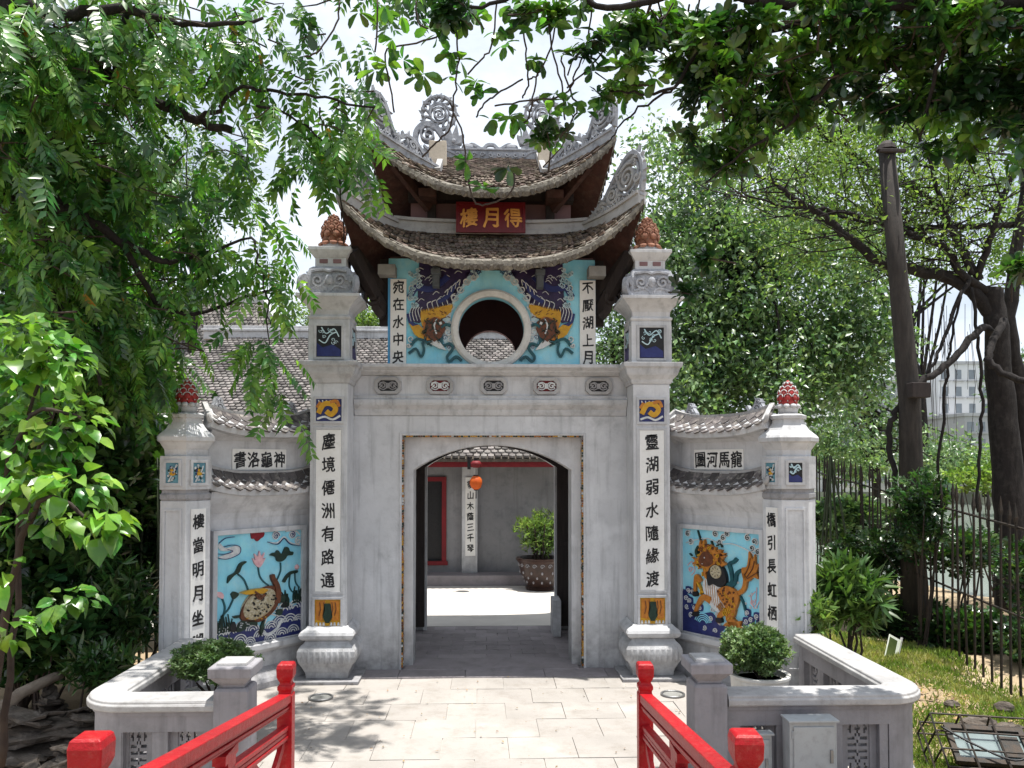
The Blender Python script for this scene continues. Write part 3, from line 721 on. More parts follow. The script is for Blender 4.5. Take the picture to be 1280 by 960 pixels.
# timber posts and bracket arms
for s in (-1, 1):
    xx = TX0-.06 if s < 0 else TX1+.06
    m = MB(); m.box(xx-.05, xx+.05, .1, .2, 4.0, 4.78); pp('corner_post', m, WOOD)
    m = MB(); m.box(xx-s*.06-.1, xx-s*.06+.1, -.16, .03, 4.54, 4.66); pp('beam_end', m, BEAMG, bevel=.006)
    m = MB()
    m.bar((xx, .1, 4.15), (xx+s*.3, -.35, 4.75), .1, .13); m.bar((xx, .14, 4.4), (xx+s*.34, -.2, 4.86), .08, .1)
    m.stroke(spiral(0, 0, .1, 1.5, 0, 16, s), .03, -.05, .05, Matrix.Translation((xx+s*.12, -.04, 4.3)))
    m.stroke(smoothpts([(0,-.25),(s*.08,-.15),(s*.1,0),(s*.22,.12),(s*.3,.35)], 4), [.09]*17, -.06, .06, Matrix.Translation((xx, .0, 4.33)))
    pp('bracket_arm', m, WOOD, bevel=.005)
for px in (545, 675):
    c = P(px, 352, 9.25); m = MB(); m.box(c.x-.04, c.x+.04, -.1, .058, 4.42, 4.68); m.box(c.x-.055, c.x+.055, -.14, .05, 4.56, 4.62); pp('small_bracket', m, pm('bracket_grey', (.13,.15,.17), (.08,.09,.1), 8) if px == 545 else bpy.data.materials['bracket_grey'], bevel=.005)
# roofs
def roof(A, B, pull, ze, lift, pw, Wt, Yt, zt, tl, sag):
    def f(side, u, v):
        au = abs(u)
        if side in (0, 2):
            ex, ey, ez = (A+pull)*u, B + pull*au**pw, ze + lift*au**pw
            tx, ty, tz = Wt*u, Yt, zt + tl*au**3
        else:
            ex, ey, ez = (B+pull)*u, A + pull*au**pw, ze + lift*au**pw
            tx, ty, tz = Yt*u, Wt, zt + tl*au**3
        x = ex+(tx-ex)*v; y = ey+(ty-ey)*v; z = ez+(tz-ez)*v - sag*sin(pi*v)*(1-.4*au)
        if side == 0: return Vector((x, CY-y, z))
        if side == 2: return Vector((-x, CY+y, z))
        if side == 1: return Vector((y, CY+x, z))
        return Vector((-y, CY-x, z))
    return f
def build_roof(f, rows, cols, nm, v1=1.0, gap=None, soff=.085):
    m = MB(); nu, nv = 40, 8
    for sd in range(4):
        for off, flip in ((0, 0), (-soff, 1)):
            vs = []
            for j in range(nv+1):
                for i in range(nu+1):
                    p = f(sd, -1+2*i/nu, j/nv*v1); vs.append(p + Vector((0, 0, off)))
            fs = [(j*(nu+1)+i, j*(nu+1)+i+1, (j+1)*(nu+1)+i+1, (j+1)*(nu+1)+i) for j in range(nv) for i in range(nu)]
            m.c = flip; m.add(vs, [q[::-1] for q in fs] if flip else fs)
    base = pp('roof_shell', m, [TBODY, SOF])
    m = MB()
    for sd in range(4):       # mortar eave band
        vs = []
        for i in range(81):
            u = -1+2*i/80; a = f(sd, u, 0); b = f(sd, u, .06); o = (a-b); o.z = 0
            o = o.normalized() if o.length > 1e-5 else Vector((0,-1,0)); h = rnd.uniform(-.012, .012)
            vs += [b + Vector((0,0,.035)), a + o*.03 + Vector((0,0,.02+h*.5)), a + o*.035 + Vector((0,0,-.035+h)), a + o*.0 + Vector((0,0,-.08+h))]
        fs = [(i*4+k, i*4+k+1, (i+1)*4+k+1, (i+1)*4+k) for i in range(80) for k in range(3)]
        m.add(vs, [q[::-1] for q in fs])
    pp('eave_band', m, FASC, base)
    m = MB(); r = random.Random(5)
    for sd in range(4):
        for i in range(cols):      # drip tiles hanging along the eave
            if r.random() < .12: continue
            u = -1 + 2*(i+.5)/cols; a = f(sd, u, 0); b = f(sd, u, .05); o = a-b; o.z = 0
            if o.length < 1e-5: continue
            o.normalize(); tdir = f(sd, min(1, u+.02), 0) - f(sd, max(-1, u-.02), 0); tdir.normalize()
            c = a + o*.03 + Vector((0,0,-.055)); L = .024*r.uniform(.85, 1.1)
            pts = [c - tdir*L + Vector((0,0,.03)), c + tdir*L + Vector((0,0,.03)), c + tdir*L*.9, c + Vector((0,0,-.03 + r.uniform(-.012,.01))), c - tdir*L*.9]
            m.add([p + o*.014 for p in pts] + pts, [(0,4,3,2,1), (0,1,6,5), (1,2,7,6), (2,3,8,7), (3,4,9,8), (4,0,5,9)])
    pp('drip_tile_row', m, TBODY, base, stuff=True)
    m = MB(); r = random.Random(9)
    for sd in range(4):
        for j in range(rows):
            v0 = .03 + (v1-.03)*j/rows; v2 = v0 + (v1-.03)/rows*1.55
            for i in range(cols):
                u0 = -1 + 2*(i+.5*(j % 2))/cols; u1 = u0 + 2/cols*.92
                if u1 > 1: u1 = 1
                if r.random() < .03: continue
                a, b, c, d = f(sd, u0, v0), f(sd, u1, v0), f(sd, u1, min(v2, v1)), f(sd, u0, min(v2, v1))
                n = (b-a).cross(d-a); n.normalize(); h = .028 + r.uniform(-.006, .012); s2 = r.uniform(-.01, .01)
                mid0 = (a+b)/2 - (d-a)*.28 + n*(h+.004); jit = Vector((0,0,s2))
                vs = [a+n*h, mid0+jit, b+n*h, c+n*.006, d+n*.006, a+n*(h-.018), mid0+jit-n*.02, b+n*(h-.018)]
                m.add(vs, [(0,1,2,3,4), (0,5,6,1), (1,6,7,2)])
    pp('tile_courses', m, TILE, base, stuff=True)
    return base
f1 = roof(1.5, 1.8, .15, 4.595, .655, 2.9, 1.14, 1.14, 5.1, .03, .05)
r1 = build_roof(f1, 11, 46, 'lower')
f2 = roof(1.26, 1.6, .12, 5.465, .585, 2.4, .66, 1.08, 5.83, .0, .03)
r2 = build_roof(f2, 8, 40, 'upper')
# gable top of upper roof
RZT = 6.44
mb = MB(); vs = []
for (x, y, z) in ((-.62, CY-1.1, 5.8), (.62, CY-1.1, 5.8), (.62, CY, RZT), (-.62, CY, RZT), (-.62, CY+1.1, 5.8), (.62, CY+1.1, 5.8)): vs.append((x, y, z))
mb.add(vs, [(0,1,2,3), (3,2,5,4), (0,3,4), (1,5,2)]); gb = pp('gable_roof', mb, TBODY)
mb = MB(); r = random.Random(11)
for sg in (-1, 1):
    for j in range(15):
        for i in range(15):
            t0 = j/15; t1 = min(1, t0 + 1.5/15); x0 = -.62 + 1.24*(i+.5*(j % 2))/15; x1 = min(.62, x0 + 1.24/15*.93)
            q = lambda x, t, h: Vector((x, CY + sg*1.12*(1-t), 5.79 + (RZT-5.79)*t + h))
            h = .035 + r.uniform(-.006, .012)
            a, b, c, d = q(x0,t0,h), q(x1,t0,h), q(x1,t1,.012), q(x0,t1,.012); m_ = (a+b)/2 + Vector((0, sg*.022, -.01))
            vv = [a, m_, b, c, d, a-Vector((0,0,.02)), m_-Vector((0,0,.02)), b-Vector((0,0,.02))]
            mb.add(vv, [(0,1,2,3,4), (0,5,6,1), (1,6,7,2)] if sg < 0 else [(4,3,2,1,0), (1,6,5,0), (2,7,6,1)])
pp('tile_courses', mb, TILE, gb, stuff=True)
mb = MB()
for x in (-.64, .64):
    mb.bar((x, CY-1.16, 5.83), (x, CY, RZT+.05), .07, .12); mb.bar((x, CY+1.16, 5.83), (x, CY, RZT+.05), .07, .12)
pp('verge_ridge', mb, COP, gb, bevel=.006)
mb = MB(); mb.box(-.7, .7, CY-.06, CY+.06, RZT-.02, RZT+.1); mb.box(-.71, .71, CY-.08, CY+.08, RZT+.1, RZT+.125); rid = pp('ridge_beam', mb, PLO, bevel=.005)
mb = MB()
for k in range(9):
    x = -.44+k*.11; mb.stroke(spiral(x, RZT+.04, .035, 1.2, 0, 10, 1 if k < 4 else -1), .014, CY-.085, CY-.06)
for s in (-1, 1): mb.stroke(smoothpts([(s*.35,RZT+.12),(s*.25,RZT+.2),(s*.12,RZT+.14),(s*.05,RZT+.19),(0,RZT+.2)],5), .035, CY-.03, CY+.03)
mb.blob((-.3, CY, RZT+.16), (.09,.05,.06), 8, 6); mb.blob((.28, CY, RZT+.16), (.09,.05,.06), 8, 6)
pp('ridge_carving', mb, PLO, rid, stuff=True)
for x in (-.64, .66):
    m = MB(); m.box(x-.1+(-.04 if x < 0 else .04), x+.08, CY-.62, CY-.5, 6.12, 6.44); pp('verge_block', m, pm('cream_block', (.6,.52,.42), (.48,.42,.34), 5) if x < 0 else bpy.data.materials['cream_block'], gb, bevel=.008)
# ridge-end dragons (disc tails)
def ridge_dragon(s):
    m = MB(); M = Matrix.Translation((s*.69, CY, RZT+.1)) @ Matrix.Scale(s, 4, (1,0,0))
    for rr__, wd in ((.225, .035), (.13, .026)): m.stroke([(rr__*cos(2*pi*i/28), .52+rr__*sin(2*pi*i/28)) for i in range(29)], wd, -.035, .035, M)
    for k in range(12):
        a = k*pi/6; m.stroke([(.135*cos(a), .52+.135*sin(a)), (.18*cos(a+.25), .52+.18*sin(a+.25)), (.22*cos(a+.1), .52+.22*sin(a+.1))], .028, -.03, .03, M); m.prism([(.235*cos(a-.12), .52+.235*sin(a-.12)), (.235*cos(a+.12), .52+.235*sin(a+.12)), (.28*cos(a+.15), .52+.275*sin(a+.15))], -.02, .02, M)
    m.stroke(smoothpts([(.2,-.05),(.3,.1),(.3,.26),(.2,.36),(.05,.33),(-.05,.2),(-.15,.08)], 4), .07, -.045, .045, M)
    m.prism([(-.32,-.12),(.24,-.12),(.22,.02),(.1,.06),(-.08,.1),(-.16,.1),(-.28,.06)], -.05, .05, M)
    m.prism([(-.12,.05),(-.3,.1),(-.34,.22),(-.27,.2),(-.24,.36),(-.18,.22),(-.12,.38),(-.07,.2)], -.06, .06, M)
    m2 = MB()
    for y0, y1 in ((-.06,-.035), (.035,.06)):
        m2.stroke(spiral(0, .52, .12, 2.1, -.5, 34, 1), .024, y0+.01, y1, M); m2.stroke(spiral(.14, .22, .11, 1.5, 1, 20, -1), .026, y0-.015 if y0 < 0 else y0, y1+.015, M)
        m2.stroke(smoothpts([(-.22,-.05),(-.1,.0),(.05,-.04),(.2,.06)], 5), .03, y0-.015, y1+.015, M)
        for k in range(8):
            a = -.3+k*.42; m2.stroke([(.2*cos(a), .52+.19*sin(a)), (.24*cos(a+.1), .52+.23*sin(a+.1))], .02, y0, y1, M)
    m2.blob((-.2,-.075,.12), (.03,.02,.03), 8, 6, M=M); 
    o = pp('ridge_dragon', m, PLO, rid, bevel=.006)
    m2.v = m2.v; m2_ = m2
    m2.c = 0
    q = MB(); q.v = m2.v; q.f = m2.f; q.m = m2.m; pp('scrollwork', q, PLO, rid, stuff=True)
ridge_dragon(-1); ridge_dragon(1)
# name-board storey behind lower roof
mb = MB(); mb.box(-.98, .98, .42, 2.2, 5.0, 5.95); pp('upper_core', mb, INNER)
mb = MB()
for x in (-.55, .0, .55): pass
for x in (-.72, .72): mb.box(x-.05, x+.05, .3, .42, 5.2, 5.75)
mb.box(-1.0, 1.0, .27, .415, 5.55, 5.66); pp('upper_timber_frame', mb, WOOD)
mb = MB()
for x in (-.75, .75):
    mb.box(x-.1, x+.1, .0, .3, 5.5, 5.6)
    mb.bar((x, .3, 5.45), (x*1.5, -.15, 5.82), .07, .1)
pp('rafter_bracket', mb, SOF, bevel=.004)
# pale band that closes the lower roof at the top, running out into the hips
def band(side, u0, u1, n=24):
    pts = []
    for i in range(n+1):
        u = u0+(u1-u0)*i/n; pts.append(f1(side, u, .985))
    return pts
m = MB()
for sd in range(4):
    pts = band(sd, -1, 1); vs = []
    for p in pts:
        o = Vector((p.x, p.y-CY, 0)); o.normalize(); d = Vector((0,-1,0)) if sd == 0 else Vector((1,0,0)) if sd == 1 else Vector((0,1,0)) if sd == 2 else Vector((-1,0,0))
        for (e, z) in ((.05, 0), (.05, .05), (.03, .055), (.03, .13), (.06, .135), (.06, .17), (-.1, .17)): vs.append(p + d*e + Vector((0,0,z)))
    K = 7; m.add(vs, [(i*K+k, (i+1)*K+k, (i+1)*K+k+1, i*K+k+1) for i in range(len(pts)-1) for k in range(K-1)])
pp('flashing_band', m, COP, r1)
def hips(f, v_lo, v_hi, wd, ht, parent, mat=COP):
    for sd, u in ((0, -1), (0, 1), (2, -1), (2, 1)):
        pts = [f(sd, u, v_lo+(v_hi-v_lo)*i/14) for i in range(15)]
        m = MB(); vs = []
        d = (pts[-1]-pts[0]); d.z = 0; d.normalize(); sdv = Vector((-d.y, d.x, 0))
        for i, p in enumerate(pts):
            for (e, z) in ((-wd/2, -.02), (-wd/2, ht*.7), (-wd*.7, ht*.72), (-wd*.7, ht), (wd*.7, ht), (wd*.7, ht*.72), (wd/2, ht*.7), (wd/2, -.02)):
                vs.append(p + sdv*e + Vector((0,0,z)))
        K = 8; m.add(vs, [(i*K+k, i*K+(k+1) % K, (i+1)*K+(k+1) % K, (i+1)*K+k) for i in range(14) for k in range(K)] + [tuple(range(K)), tuple(14*K+k for k in range(K))[::-1]])
        pp('hip_ridge', m, mat, parent)
hips(f1, 0, 1, .11, .12, r1); hips(f2, 0, 1, .09, .1, r2, PLO)
def hip_ornament(f, sd, u, base_h, sc, parent, shape):
    """pierced scroll board that stands on a hip and rises to the corner"""
    a = f(sd, u, .95); b = f(sd, u, .0); d = b-a; L = math.hypot(d.x, d.y); dn = Vector((d.x/L, d.y/L, 0)); sy = Vector((-dn.y, dn.x, 0))
    def zc(s):
        v = .95*(1-s); return f(sd, u, max(0, v)).z + base_h
    def W(s, t, y): return a.lerp(b, 0)*0 + Vector((a.x, a.y, 0)) + dn*(L*s) + sy*y + Vector((0, 0, zc(s) + t))
    def addw(m, poly=None, st=None, wd=0, y0=0, y1=0):
        q = MB()
        if poly: q.prism(poly, y0, y1)
        else: q.stroke(st, wd, y0, y1)
        m.add([W(v[0]/L, v[2], v[1]) for v in q.v], q.f)
    m = MB(); m2 = MB(); L_ = L
    P_ = lambda pts: [(s*L_, t*sc) for s, t in pts]
    def ring(s, t, r_, wd): addw(m, st=[(s*L_+r_*sc*cos(2*pi*k/20), t*sc+r_*sc*sin(2*pi*k/20)) for k in range(21)], wd=wd*sc, y0=-.03, y1=.03)
    addw(m, poly=P_([(0,-.04),(0,.02),(.2,.035),(.4,.04),(.6,.04),(.8,.04),(1.0,.05),(1.01,-.03),(.8,-.04),(.6,-.04),(.4,-.04),(.2,-.04)]), y0=-.035, y1=.035)
    if shape == 0:
        out_l = [(.0,.0),(.07,.05),(.16,.1),(.24,.15),(.33,.2),(.42,.28),(.52,.38),(.62,.46),(.74,.53),(.86,.54),(.96,.46),(1.02,.34),(1.02,.18),(1.0,.02)]
        sp = [(.77,.28,.17,1,2.4), (.5,.18,.1,-1,1.8), (.3,.09,.07,1,1.6), (.95,.2,.06,-1,1.3), (.62,.09,.05,1,1.3), (.15,.05,.045,-1,1.3), (.9,.42,.05,1,1.2), (.62,.36,.05,-1,1.3)]
    else:
        out_l = [(.0,.0),(.1,.05),(.2,.12),(.34,.2),(.44,.2),(.54,.13),(.62,.14),(.69,.26),(.75,.42),(.85,.5),(.95,.46),(1.02,.32),(1.01,.05)]
        sp = [(.35,.11,.09,-1,1.8), (.84,.28,.13,1,2.2), (.6,.07,.055,1,1.4), (.17,.06,.045,1,1.3), (.97,.16,.05,-1,1.3), (.75,.1,.05,1,1.3), (.88,.46,.045,-1,1.2)]
    addw(m, st=P_(smoothpts(out_l, 4)), wd=.042*sc, y0=-.032, y1=.032)
    crest = smoothpts(out_l, 3)
    for k in range(3, len(crest)-2, 2):          # flame crest along the upper contour
        s0, t0 = crest[k]; a_ = math.atan2((crest[k+1][1]-crest[k-1][1]), (crest[k+1][0]-crest[k-1][0])) + 1.9
        h_ = .05 + .02*(k % 3); addw(m, poly=[((s0-.028)*L_, t0*sc), ((s0+.028)*L_, (t0+.01)*sc), (s0*L_+h_*sc*cos(a_), t0*sc+h_*sc*abs(sin(a_)))], y0=-.022, y1=.022)
    for (s, t, r_, sg, tn) in sp:
        addw(m2, st=spiral(s*L_, t*sc, r_*sc, tn, .5, 30, sg, .06), wd=.03*sc, y0=-.045, y1=.045)
        if r_ > .09: ring(s, t, r_*1.08, .028)
    for k in range(10):
        s = .06+k*.09; addw(m2, st=P_([(s-.02, .03), (s+.01, .075), (s+.05, .03)]), wd=.018*sc, y0=-.045, y1=.045)
    o = pp('corner_scroll', m, PLO, parent, bevel=.005); pp('scroll_relief', m2, PLO if shape else COP, parent, stuff=True)
for sd, u in ((0, -1), (0, 1), (2, -1), (2, 1)):
    hip_ornament(f1, sd, u, .1, .95, r1, 0); hip_ornament(f2, sd, u, .08, .9, r2, 1)
# name board
cc = P(613.5, 271, 9.25); w_, h_ = .395, .178
mb = MB(); Mt = Matrix.Translation((cc.x, -.02, cc.z)) @ Matrix.Rotation(rad(-8), 4, 'X')
nb = thing('name_board', 'dark red name board with three gold characters between the two roofs', 'sign board', (cc.x, -.02, cc.z)); nb.rotation_euler = (rad(-8), 0, 0)
mb.box(-w_, w_, 0, .04, -h_, h_); part('board', mb, REDB, nb, bevel=.005)
m = MB(); ringpoly(m, [(-w_-.01,-h_-.01),(w_+.01,-h_-.01),(w_+.01,h_+.01),(-w_-.01,h_+.01)], [(-w_+.02,-h_+.02),(w_-.02,-h_+.02),(w_-.02,h_-.02),(-w_+.02,h_-.02)], -.012, .01); part('board_frame', m, REDB, nb)
text('樓月得', nb, [(-.255, -.001, 0), (0, -.001, 0), (.255, -.001, 0)], .2, .225, mat=GOLD)

# ---------------------------------------------------------------- dragon murals on the pavilion wall
def P2(px, py, d=9.345):
    p = P(px, py, d); return (p.x, p.z)
def pxs(pts): return [P2(*p) for p in pts]
def dragon_mural(mir):
    fx = (lambda x: x) if not mir else (lambda x: 1227 - x)
    q = lambda pts: pxs([(fx(x), y) for x, y in pts]); y1 = .059
    def add(name, mat, prims):
        if 1 < len(prims) <= 4:
            for pr in prims: add(name, mat, [pr])
            return
        m = MB()
        for pr in prims:
            if pr[0] == 'p': m.prism(q(pr[1]), y1-pr[2], y1)
            else: m.stroke(q(smoothpts(pr[1], 4)), pr[2], y1-pr[3], y1)
        pp(name, m, mat, mural, stuff=len(prims) > 4)
    add('dragon_body', PURP, [('p', [(524,322),(586,322),(588,340),(578,356),(566,375),(560,396),(545,402),(530,398),(524,404),(516,402),(513,388),(522,372)], .016)])
    add('dragon_coil', NAVY, [('s', [(512,372),(520,360),(536,362),(548,356),(560,346)], .07, .03), ('s', [(511,392),(514,404),(522,408)], .05, .026), ('s', [(548,378),(560,370),(572,352)], .05, .03)])
    add('yellow_crest', YEL, [('p', [(526,392),(540,388),(554,383),(566,381),(564,390),(556,397),(545,400),(536,404),(528,408),(526,400)], .036), ('p', [(511,404),(516,408),(524,406),(530,412),(530,424),(526,424),(518,418)], .034)])
    add('orange_mane', OCHRE, [('p', [(529,404),(536,398),(548,396),(556,404),(554,416),(546,424),(534,426),(529,418)], .042)])
    add('dragon_head', BROWN, [('p', [(533,402),(544,397),(555,402),(557,412),(552,422),(543,428),(535,422),(531,412)], .052)])
    add('white_highlight', MWHITE, [('s', [(547,399),(543,408),(546,418)], .018, .062), ('p', [(541,423),(550,428),(558,438),(549,436),(538,430)], .05),] +
        [('s', [(514+i*4, 402-i*.5), (512+i*3.5, 392-i), (515+i*3.2, 384)], .008, .03) for i in range(5)] +
        [('s', [(536+i*6, 388-i*2), (534+i*6, 380-i*2), (539+i*6, 377-i*2)], .009, .026) for i in range(6)] +
        [('s', [(556+i*5, 366-i*4), (560+i*5, 362-i*4), (559+i*5, 369-i*4)], .009, .035) for i in range(4)])
    add('teal_ribbon', TEAL, [('s', [(556,410),(552,420),(553,432),(562,430),(566,436),(559,446),(562,452),(570,446),(577,451)], .03, .045), ('s', [(540,432),(530,426),(521,424),(514,432)], .03, .035),
        ('s', [(528,428),(530,438),(526,446),(520,436),(511,442)], .028, .035)])
    cl = []
    for (x, y, r) in ((583,352,5),(575,362,5),(568,372,5),(563,383,5),(558,392,4),(562,404,4),(560,415,5),(563,424,4),(515,360,5),(513,372,4),(514,424,5),(511,432,3),(592,347,4)):
        cl.append(('s', [(x+r*(1-.8*t/9)*cos(t*.9), y+r*(1-.8*t/9)*sin(t*.9)) for t in range(10)], .012, .03))
    add('cloud_curl', MWHITE, cl)
    add('cloud_strip', PALEB, [('s', [(596,341),(580,351),(568,366),(560,384),(557,404),(560,424),(567,438)], .11, .012)])
    rr = random.Random(14); dk = []
    for k in range(26):
        x, y = [(596,341),(586,346),(577,353),(570,362),(564,372),(560,384),(557,396),(558,408),(561,420),(566,432)][k % 10]; x += rr.uniform(-5,5); y += rr.uniform(-5,5); r_ = rr.uniform(2, 3.5); sg = rr.choice((1,-1))
        dk.append(('s', [(x+r_*(1-.8*t/8)*cos(t*sg), y+r_*(1-.8*t/8)*sin(t*sg)) for t in range(9)], .007, .016))
    add('cloud_outline', NAVY, dk)
    dk = []
    for k in range(22): x, y = rr.uniform(511,527), rr.uniform(330,385); dk.append(('s', [(x+3*(1-.8*t/8)*cos(t), y+3*(1-.8*t/8)*sin(t)) for t in range(9)], .009, .034))
    add('edge_cloud', PALEB, dk)
    if True:
        rr = random.Random(9); dk = []
        for i in range(26): x, y = rr.uniform(531,556), rr.uniform(398,426); dk.append(('s', [(x, y), (x+rr.uniform(-3,3), y+2), (x+rr.uniform(-5,5), y+5)], .008, .062))
        add('mane_line', DGRN, dk)
        dk = []
        for i in range(20): x = 526+i*2; y = 390-i*.4; dk.append(('p', [(x, y+2), (x+1, y-3), (x+2.2, y+2)], .038))
        add('crest_spike', YEL, dk)
        dk = []
        for i in range(14): x, y = rr.uniform(529,560), rr.uniform(386,402); dk.append(('s', [(x, y), (x+3, y+1.5)], .006, .044))
        add('fur_line', BROWN, dk)
        add('eye', MWHITE, [('p', [(549,404),(552,403),(553,406),(550,407)], .07)]); add('snout', TEAL, [('s', [(552,410),(558,406),(563,408)], .03, .06)])
        dk = []
        for i in range(12): x, y = rr.uniform(514,590), rr.uniform(328,346); dk.append(('s', [(x, y), (x+4, y-3), (x+9, y-1)], .007, .026))
        add('cloud_line', MWHITE, dk)
        rr = random.Random(4); ck = []
        for i in range(16):
            x, y = rr.uniform(512,560), rr.uniform(345,380); ck.append(('s', [(x, y), (x+4, y-4), (x+8, y-2)], .007, .022))
        add('scale_line', MWHITE, ck)
dragon_mural(False); dragon_mural(True)
# ================================================================== SIDE WINGS AND HEXAGONAL PILLARS
def wing(name_label, A, B, chars, side, muralf):
    A = Vector((A[0], A[1], 0)); B = Vector((B[0], B[1], 0)); d = B-A; L = d.length
    # local frame: x runs left->right as seen from the front, -y is the front
    if side < 0: o, dx = B, (A-B)/L
    else: o, dx = A, (B-A)/L
    t = thing('wing_wall', name_label, 'wall', o, math.atan2(dx.y, dx.x), group='flared side walls with murals')
    T = .3
    m = MB(); m.box(-.14 if side > 0 else 0, L+(.14 if side < 0 else 0), 0.002, T, 0, 2.7); body = part('wall_body', m, PL, t, bevel=.006)
    m = MB(); cornice(m, [(-.12, 0), (-.12, .06), (-.1, .1), (-.05, .14), (-.04, .17), (0, .2)], 0, L, .01); part('plinth', m, PLD, t)
    m = MB(); cornice(m, [(-.03, .36), (-.075, .4), (-.075, .455), (-.02, .475)], 0, L, .01); part('mural_sill', m, PLL, t, bevel=.004)
    # mural
    mx0, mx1, mz0, mz1 = L*.5-.52, L*.5+.52, .48, 1.64
    m = MB(); ringpoly(m, [(mx0-.05,mz0-.01),(mx1+.05,mz0-.01),(mx1+.05,mz1+.05),(mx0-.05,mz1+.05)], [(mx0,mz0),(mx1,mz0),(mx1,mz1),(mx0,mz1)], -.05, .004); part('mural_frame', m, PL, t, bevel=.004)
    m = MB(); m.box(mx0, mx1, -.008, -.001, mz0, mz1); pan = part('mural_panel', m, CYAN, t)
    muralf(pan, mx0, mx1, mz0, mz1)
    # cavetto, lower roof, sign block, cavetto, upper roof
    m = MB(); cornice(m, [(0, 1.8), (-.02, 1.86), (-.05, 1.9), (-.11, 1.97), (-.15, 2.03), (-.16, 2.09)], -.02, L+.02, T); part('lower_cavetto', m, PL, t)
    def small_roof(z0, z1, y_e, y_t, x0, x1, lift, cols, rows):
        f = lambda u, v: Vector((x0+(x1-x0)*u + (1-v)*(.05*(2*u-1)**3), y_e+(y_t-y_e)*v, z0+(z1-z0)*v + lift*abs(2*u-1)**3 - .02*sin(pi*v)))
        m = MB(); n = 24; vs = []
        for i in range(n+1):
            u = i/n; a, b = f(u, 0), f(u, 1)
            vs += [a+Vector((0,-.01,.015)), b, b+Vector((0,.02,-.0)), a+Vector((0,.16,-.06)), a+Vector((0,-.0,-.045))]
        K = 5; m.add(vs, [(i*K+k, i*K+(k+1) % K, (i+1)*K+(k+1) % K, (i+1)*K+k) for i in range(n) for k in range(K)] + [(0,1,2,3,4), tuple(n*K+k for k in range(K))[::-1]])
        m.f = [q[::-1] for q in m.f]
        rf = part('roof', m, PLL, t)
        tmpl = []
        r = random.Random(int(z0*100)+side)
        for k in range(3):
            q = MB(); sx = (x1-x0)/cols*.5*.96; ly = .055+.01*k*.3
            q.add([(-sx,-.008,.012),(0,-ly,.016),(sx,-.008,.012),(sx,.075,0),(-sx,.075,0),(-sx,-.008,-.004),(0,-ly,0),(sx,-.008,-.004)], [(0,1,2,3,4),(0,5,6,1),(1,6,7,2),(2,7,3),(0,4,5)])
            me = q.mesh('tile'); mlist(me, TILED); tmpl.append(me)
        for j in range(rows):
            for i in range(cols):
                u = (i+.5+.5*(j % 2))/cols
                if u > 1: continue
                v = (j+.12)/rows*.94; p = f(u, v); e = f(u, v+.05)-p; e.normalize(); tx = f(min(1,u+.02), v)-f(max(0,u-.02), v); tx.normalize(); nn = tx.cross(e); nn.normalize()
                e = nn.cross(tx)
                M = Matrix(((tx.x, e.x, nn.x, p.x), (tx.y, e.y, nn.y, p.y), (tx.z, e.z, nn.z, p.z+.022), (0,0,0,1))) @ Matrix.Rotation(r.uniform(-.12,.12), 4, 'Z') @ Matrix.Rotation(r.uniform(-.06,.06), 4, 'X')
                inst('tile', r.choice(tmpl), rf, M)
        # ridge line with upturned ends
        pts = [f(i/20, 1)+Vector((0, .03, .02)) for i in range(21)]
        m = MB()
        for i in range(20): m.bar(pts[i], pts[i+1]+(pts[i+1]-pts[i])*.05, .06, .05)
        part('ridge', m, COP, rf)
        for s in (0, 1):
            p = f(s, 0) + Vector((0, 0, .02)); q = f(s, 1)+Vector((0,.03,.03)); m = MB()
            m.bar(q, p, .05, .045); sg = 1 if s else -1
            m.tube(smoothpts([tuple(p), tuple(p+Vector((sg*.03,-.01,.02))), tuple(p+Vector((sg*.04,-.01,.07)))], 4), [.028,.027,.026,.026,.025,.024,.022,.018,.01], 6)
            part('hip_ridge', m, COP, rf)
        return rf, f
    small_roof(2.085, 2.25, -.215, -.07, -.02, L+.02, .08, 12, 4)
    m = MB(); m.box(.03, L-.03, -.0, T-.02, 2.09, 2.66); sb = part('sign_block', m, PL, t, bevel=.006)
    m = MB(); m.box(.03, L-.03, -.02, T-.01, 2.235, 2.275); part('sign_block_base', m, PLL, sb, bevel=.004)
    m = MB(); m.box(L/2-.345, L/2+.315, -.014, -.0005, 2.31, 2.53); bo = part('name_panel', m, BOARD, t)
    text(chars, bo, [(L/2-.015+(-.24+.16*i), -.0145, 2.42) for i in range(4)], .14, .165)
    m = MB(); cornice(m, [(.02, 2.575), (.01, 2.6), (-.03, 2.63), (-.1, 2.68), (-.13, 2.72)], .0, L, T); part('upper_cavetto', m, PL, t)
    rf, f = small_roof(2.7, 2.87, -.19, .0, -.0, L, .085, 12, 4)
    m = MB(); m.box(.03, L-.03, .03, .14, 2.86, 2.9); rb = part('top_ridge', m, PLO, rf, bevel=.006)
    for u in (.14, .84):
        m = MB(); x = L*u
        m.prism([(x-.1,2.89),(x+.1,2.89),(x+.09,2.95),(x+.05,3.0),(x+.03,3.06),(x-.02,3.07),(x-.05,2.99),(x-.1,2.95)], .06, .12)
        m.stroke(spiral(x, 2.96, .05, 1.4, 0, 14, 1), .018, .04, .14); m.stroke(spiral(x+.01, 3.03, .03, 1.2, 0, 10, -1), .014, .04, .14); m.stroke([(x-.1,2.93),(x-.14,2.99)], .03, .06, .12)
        part('ridge_finial', m, PLO, rb)
    m = MB(); m.box(0, L, T-.02, T+.1, 2.0, 2.12); part('rear_ledge', m, PLD, t)
    return t

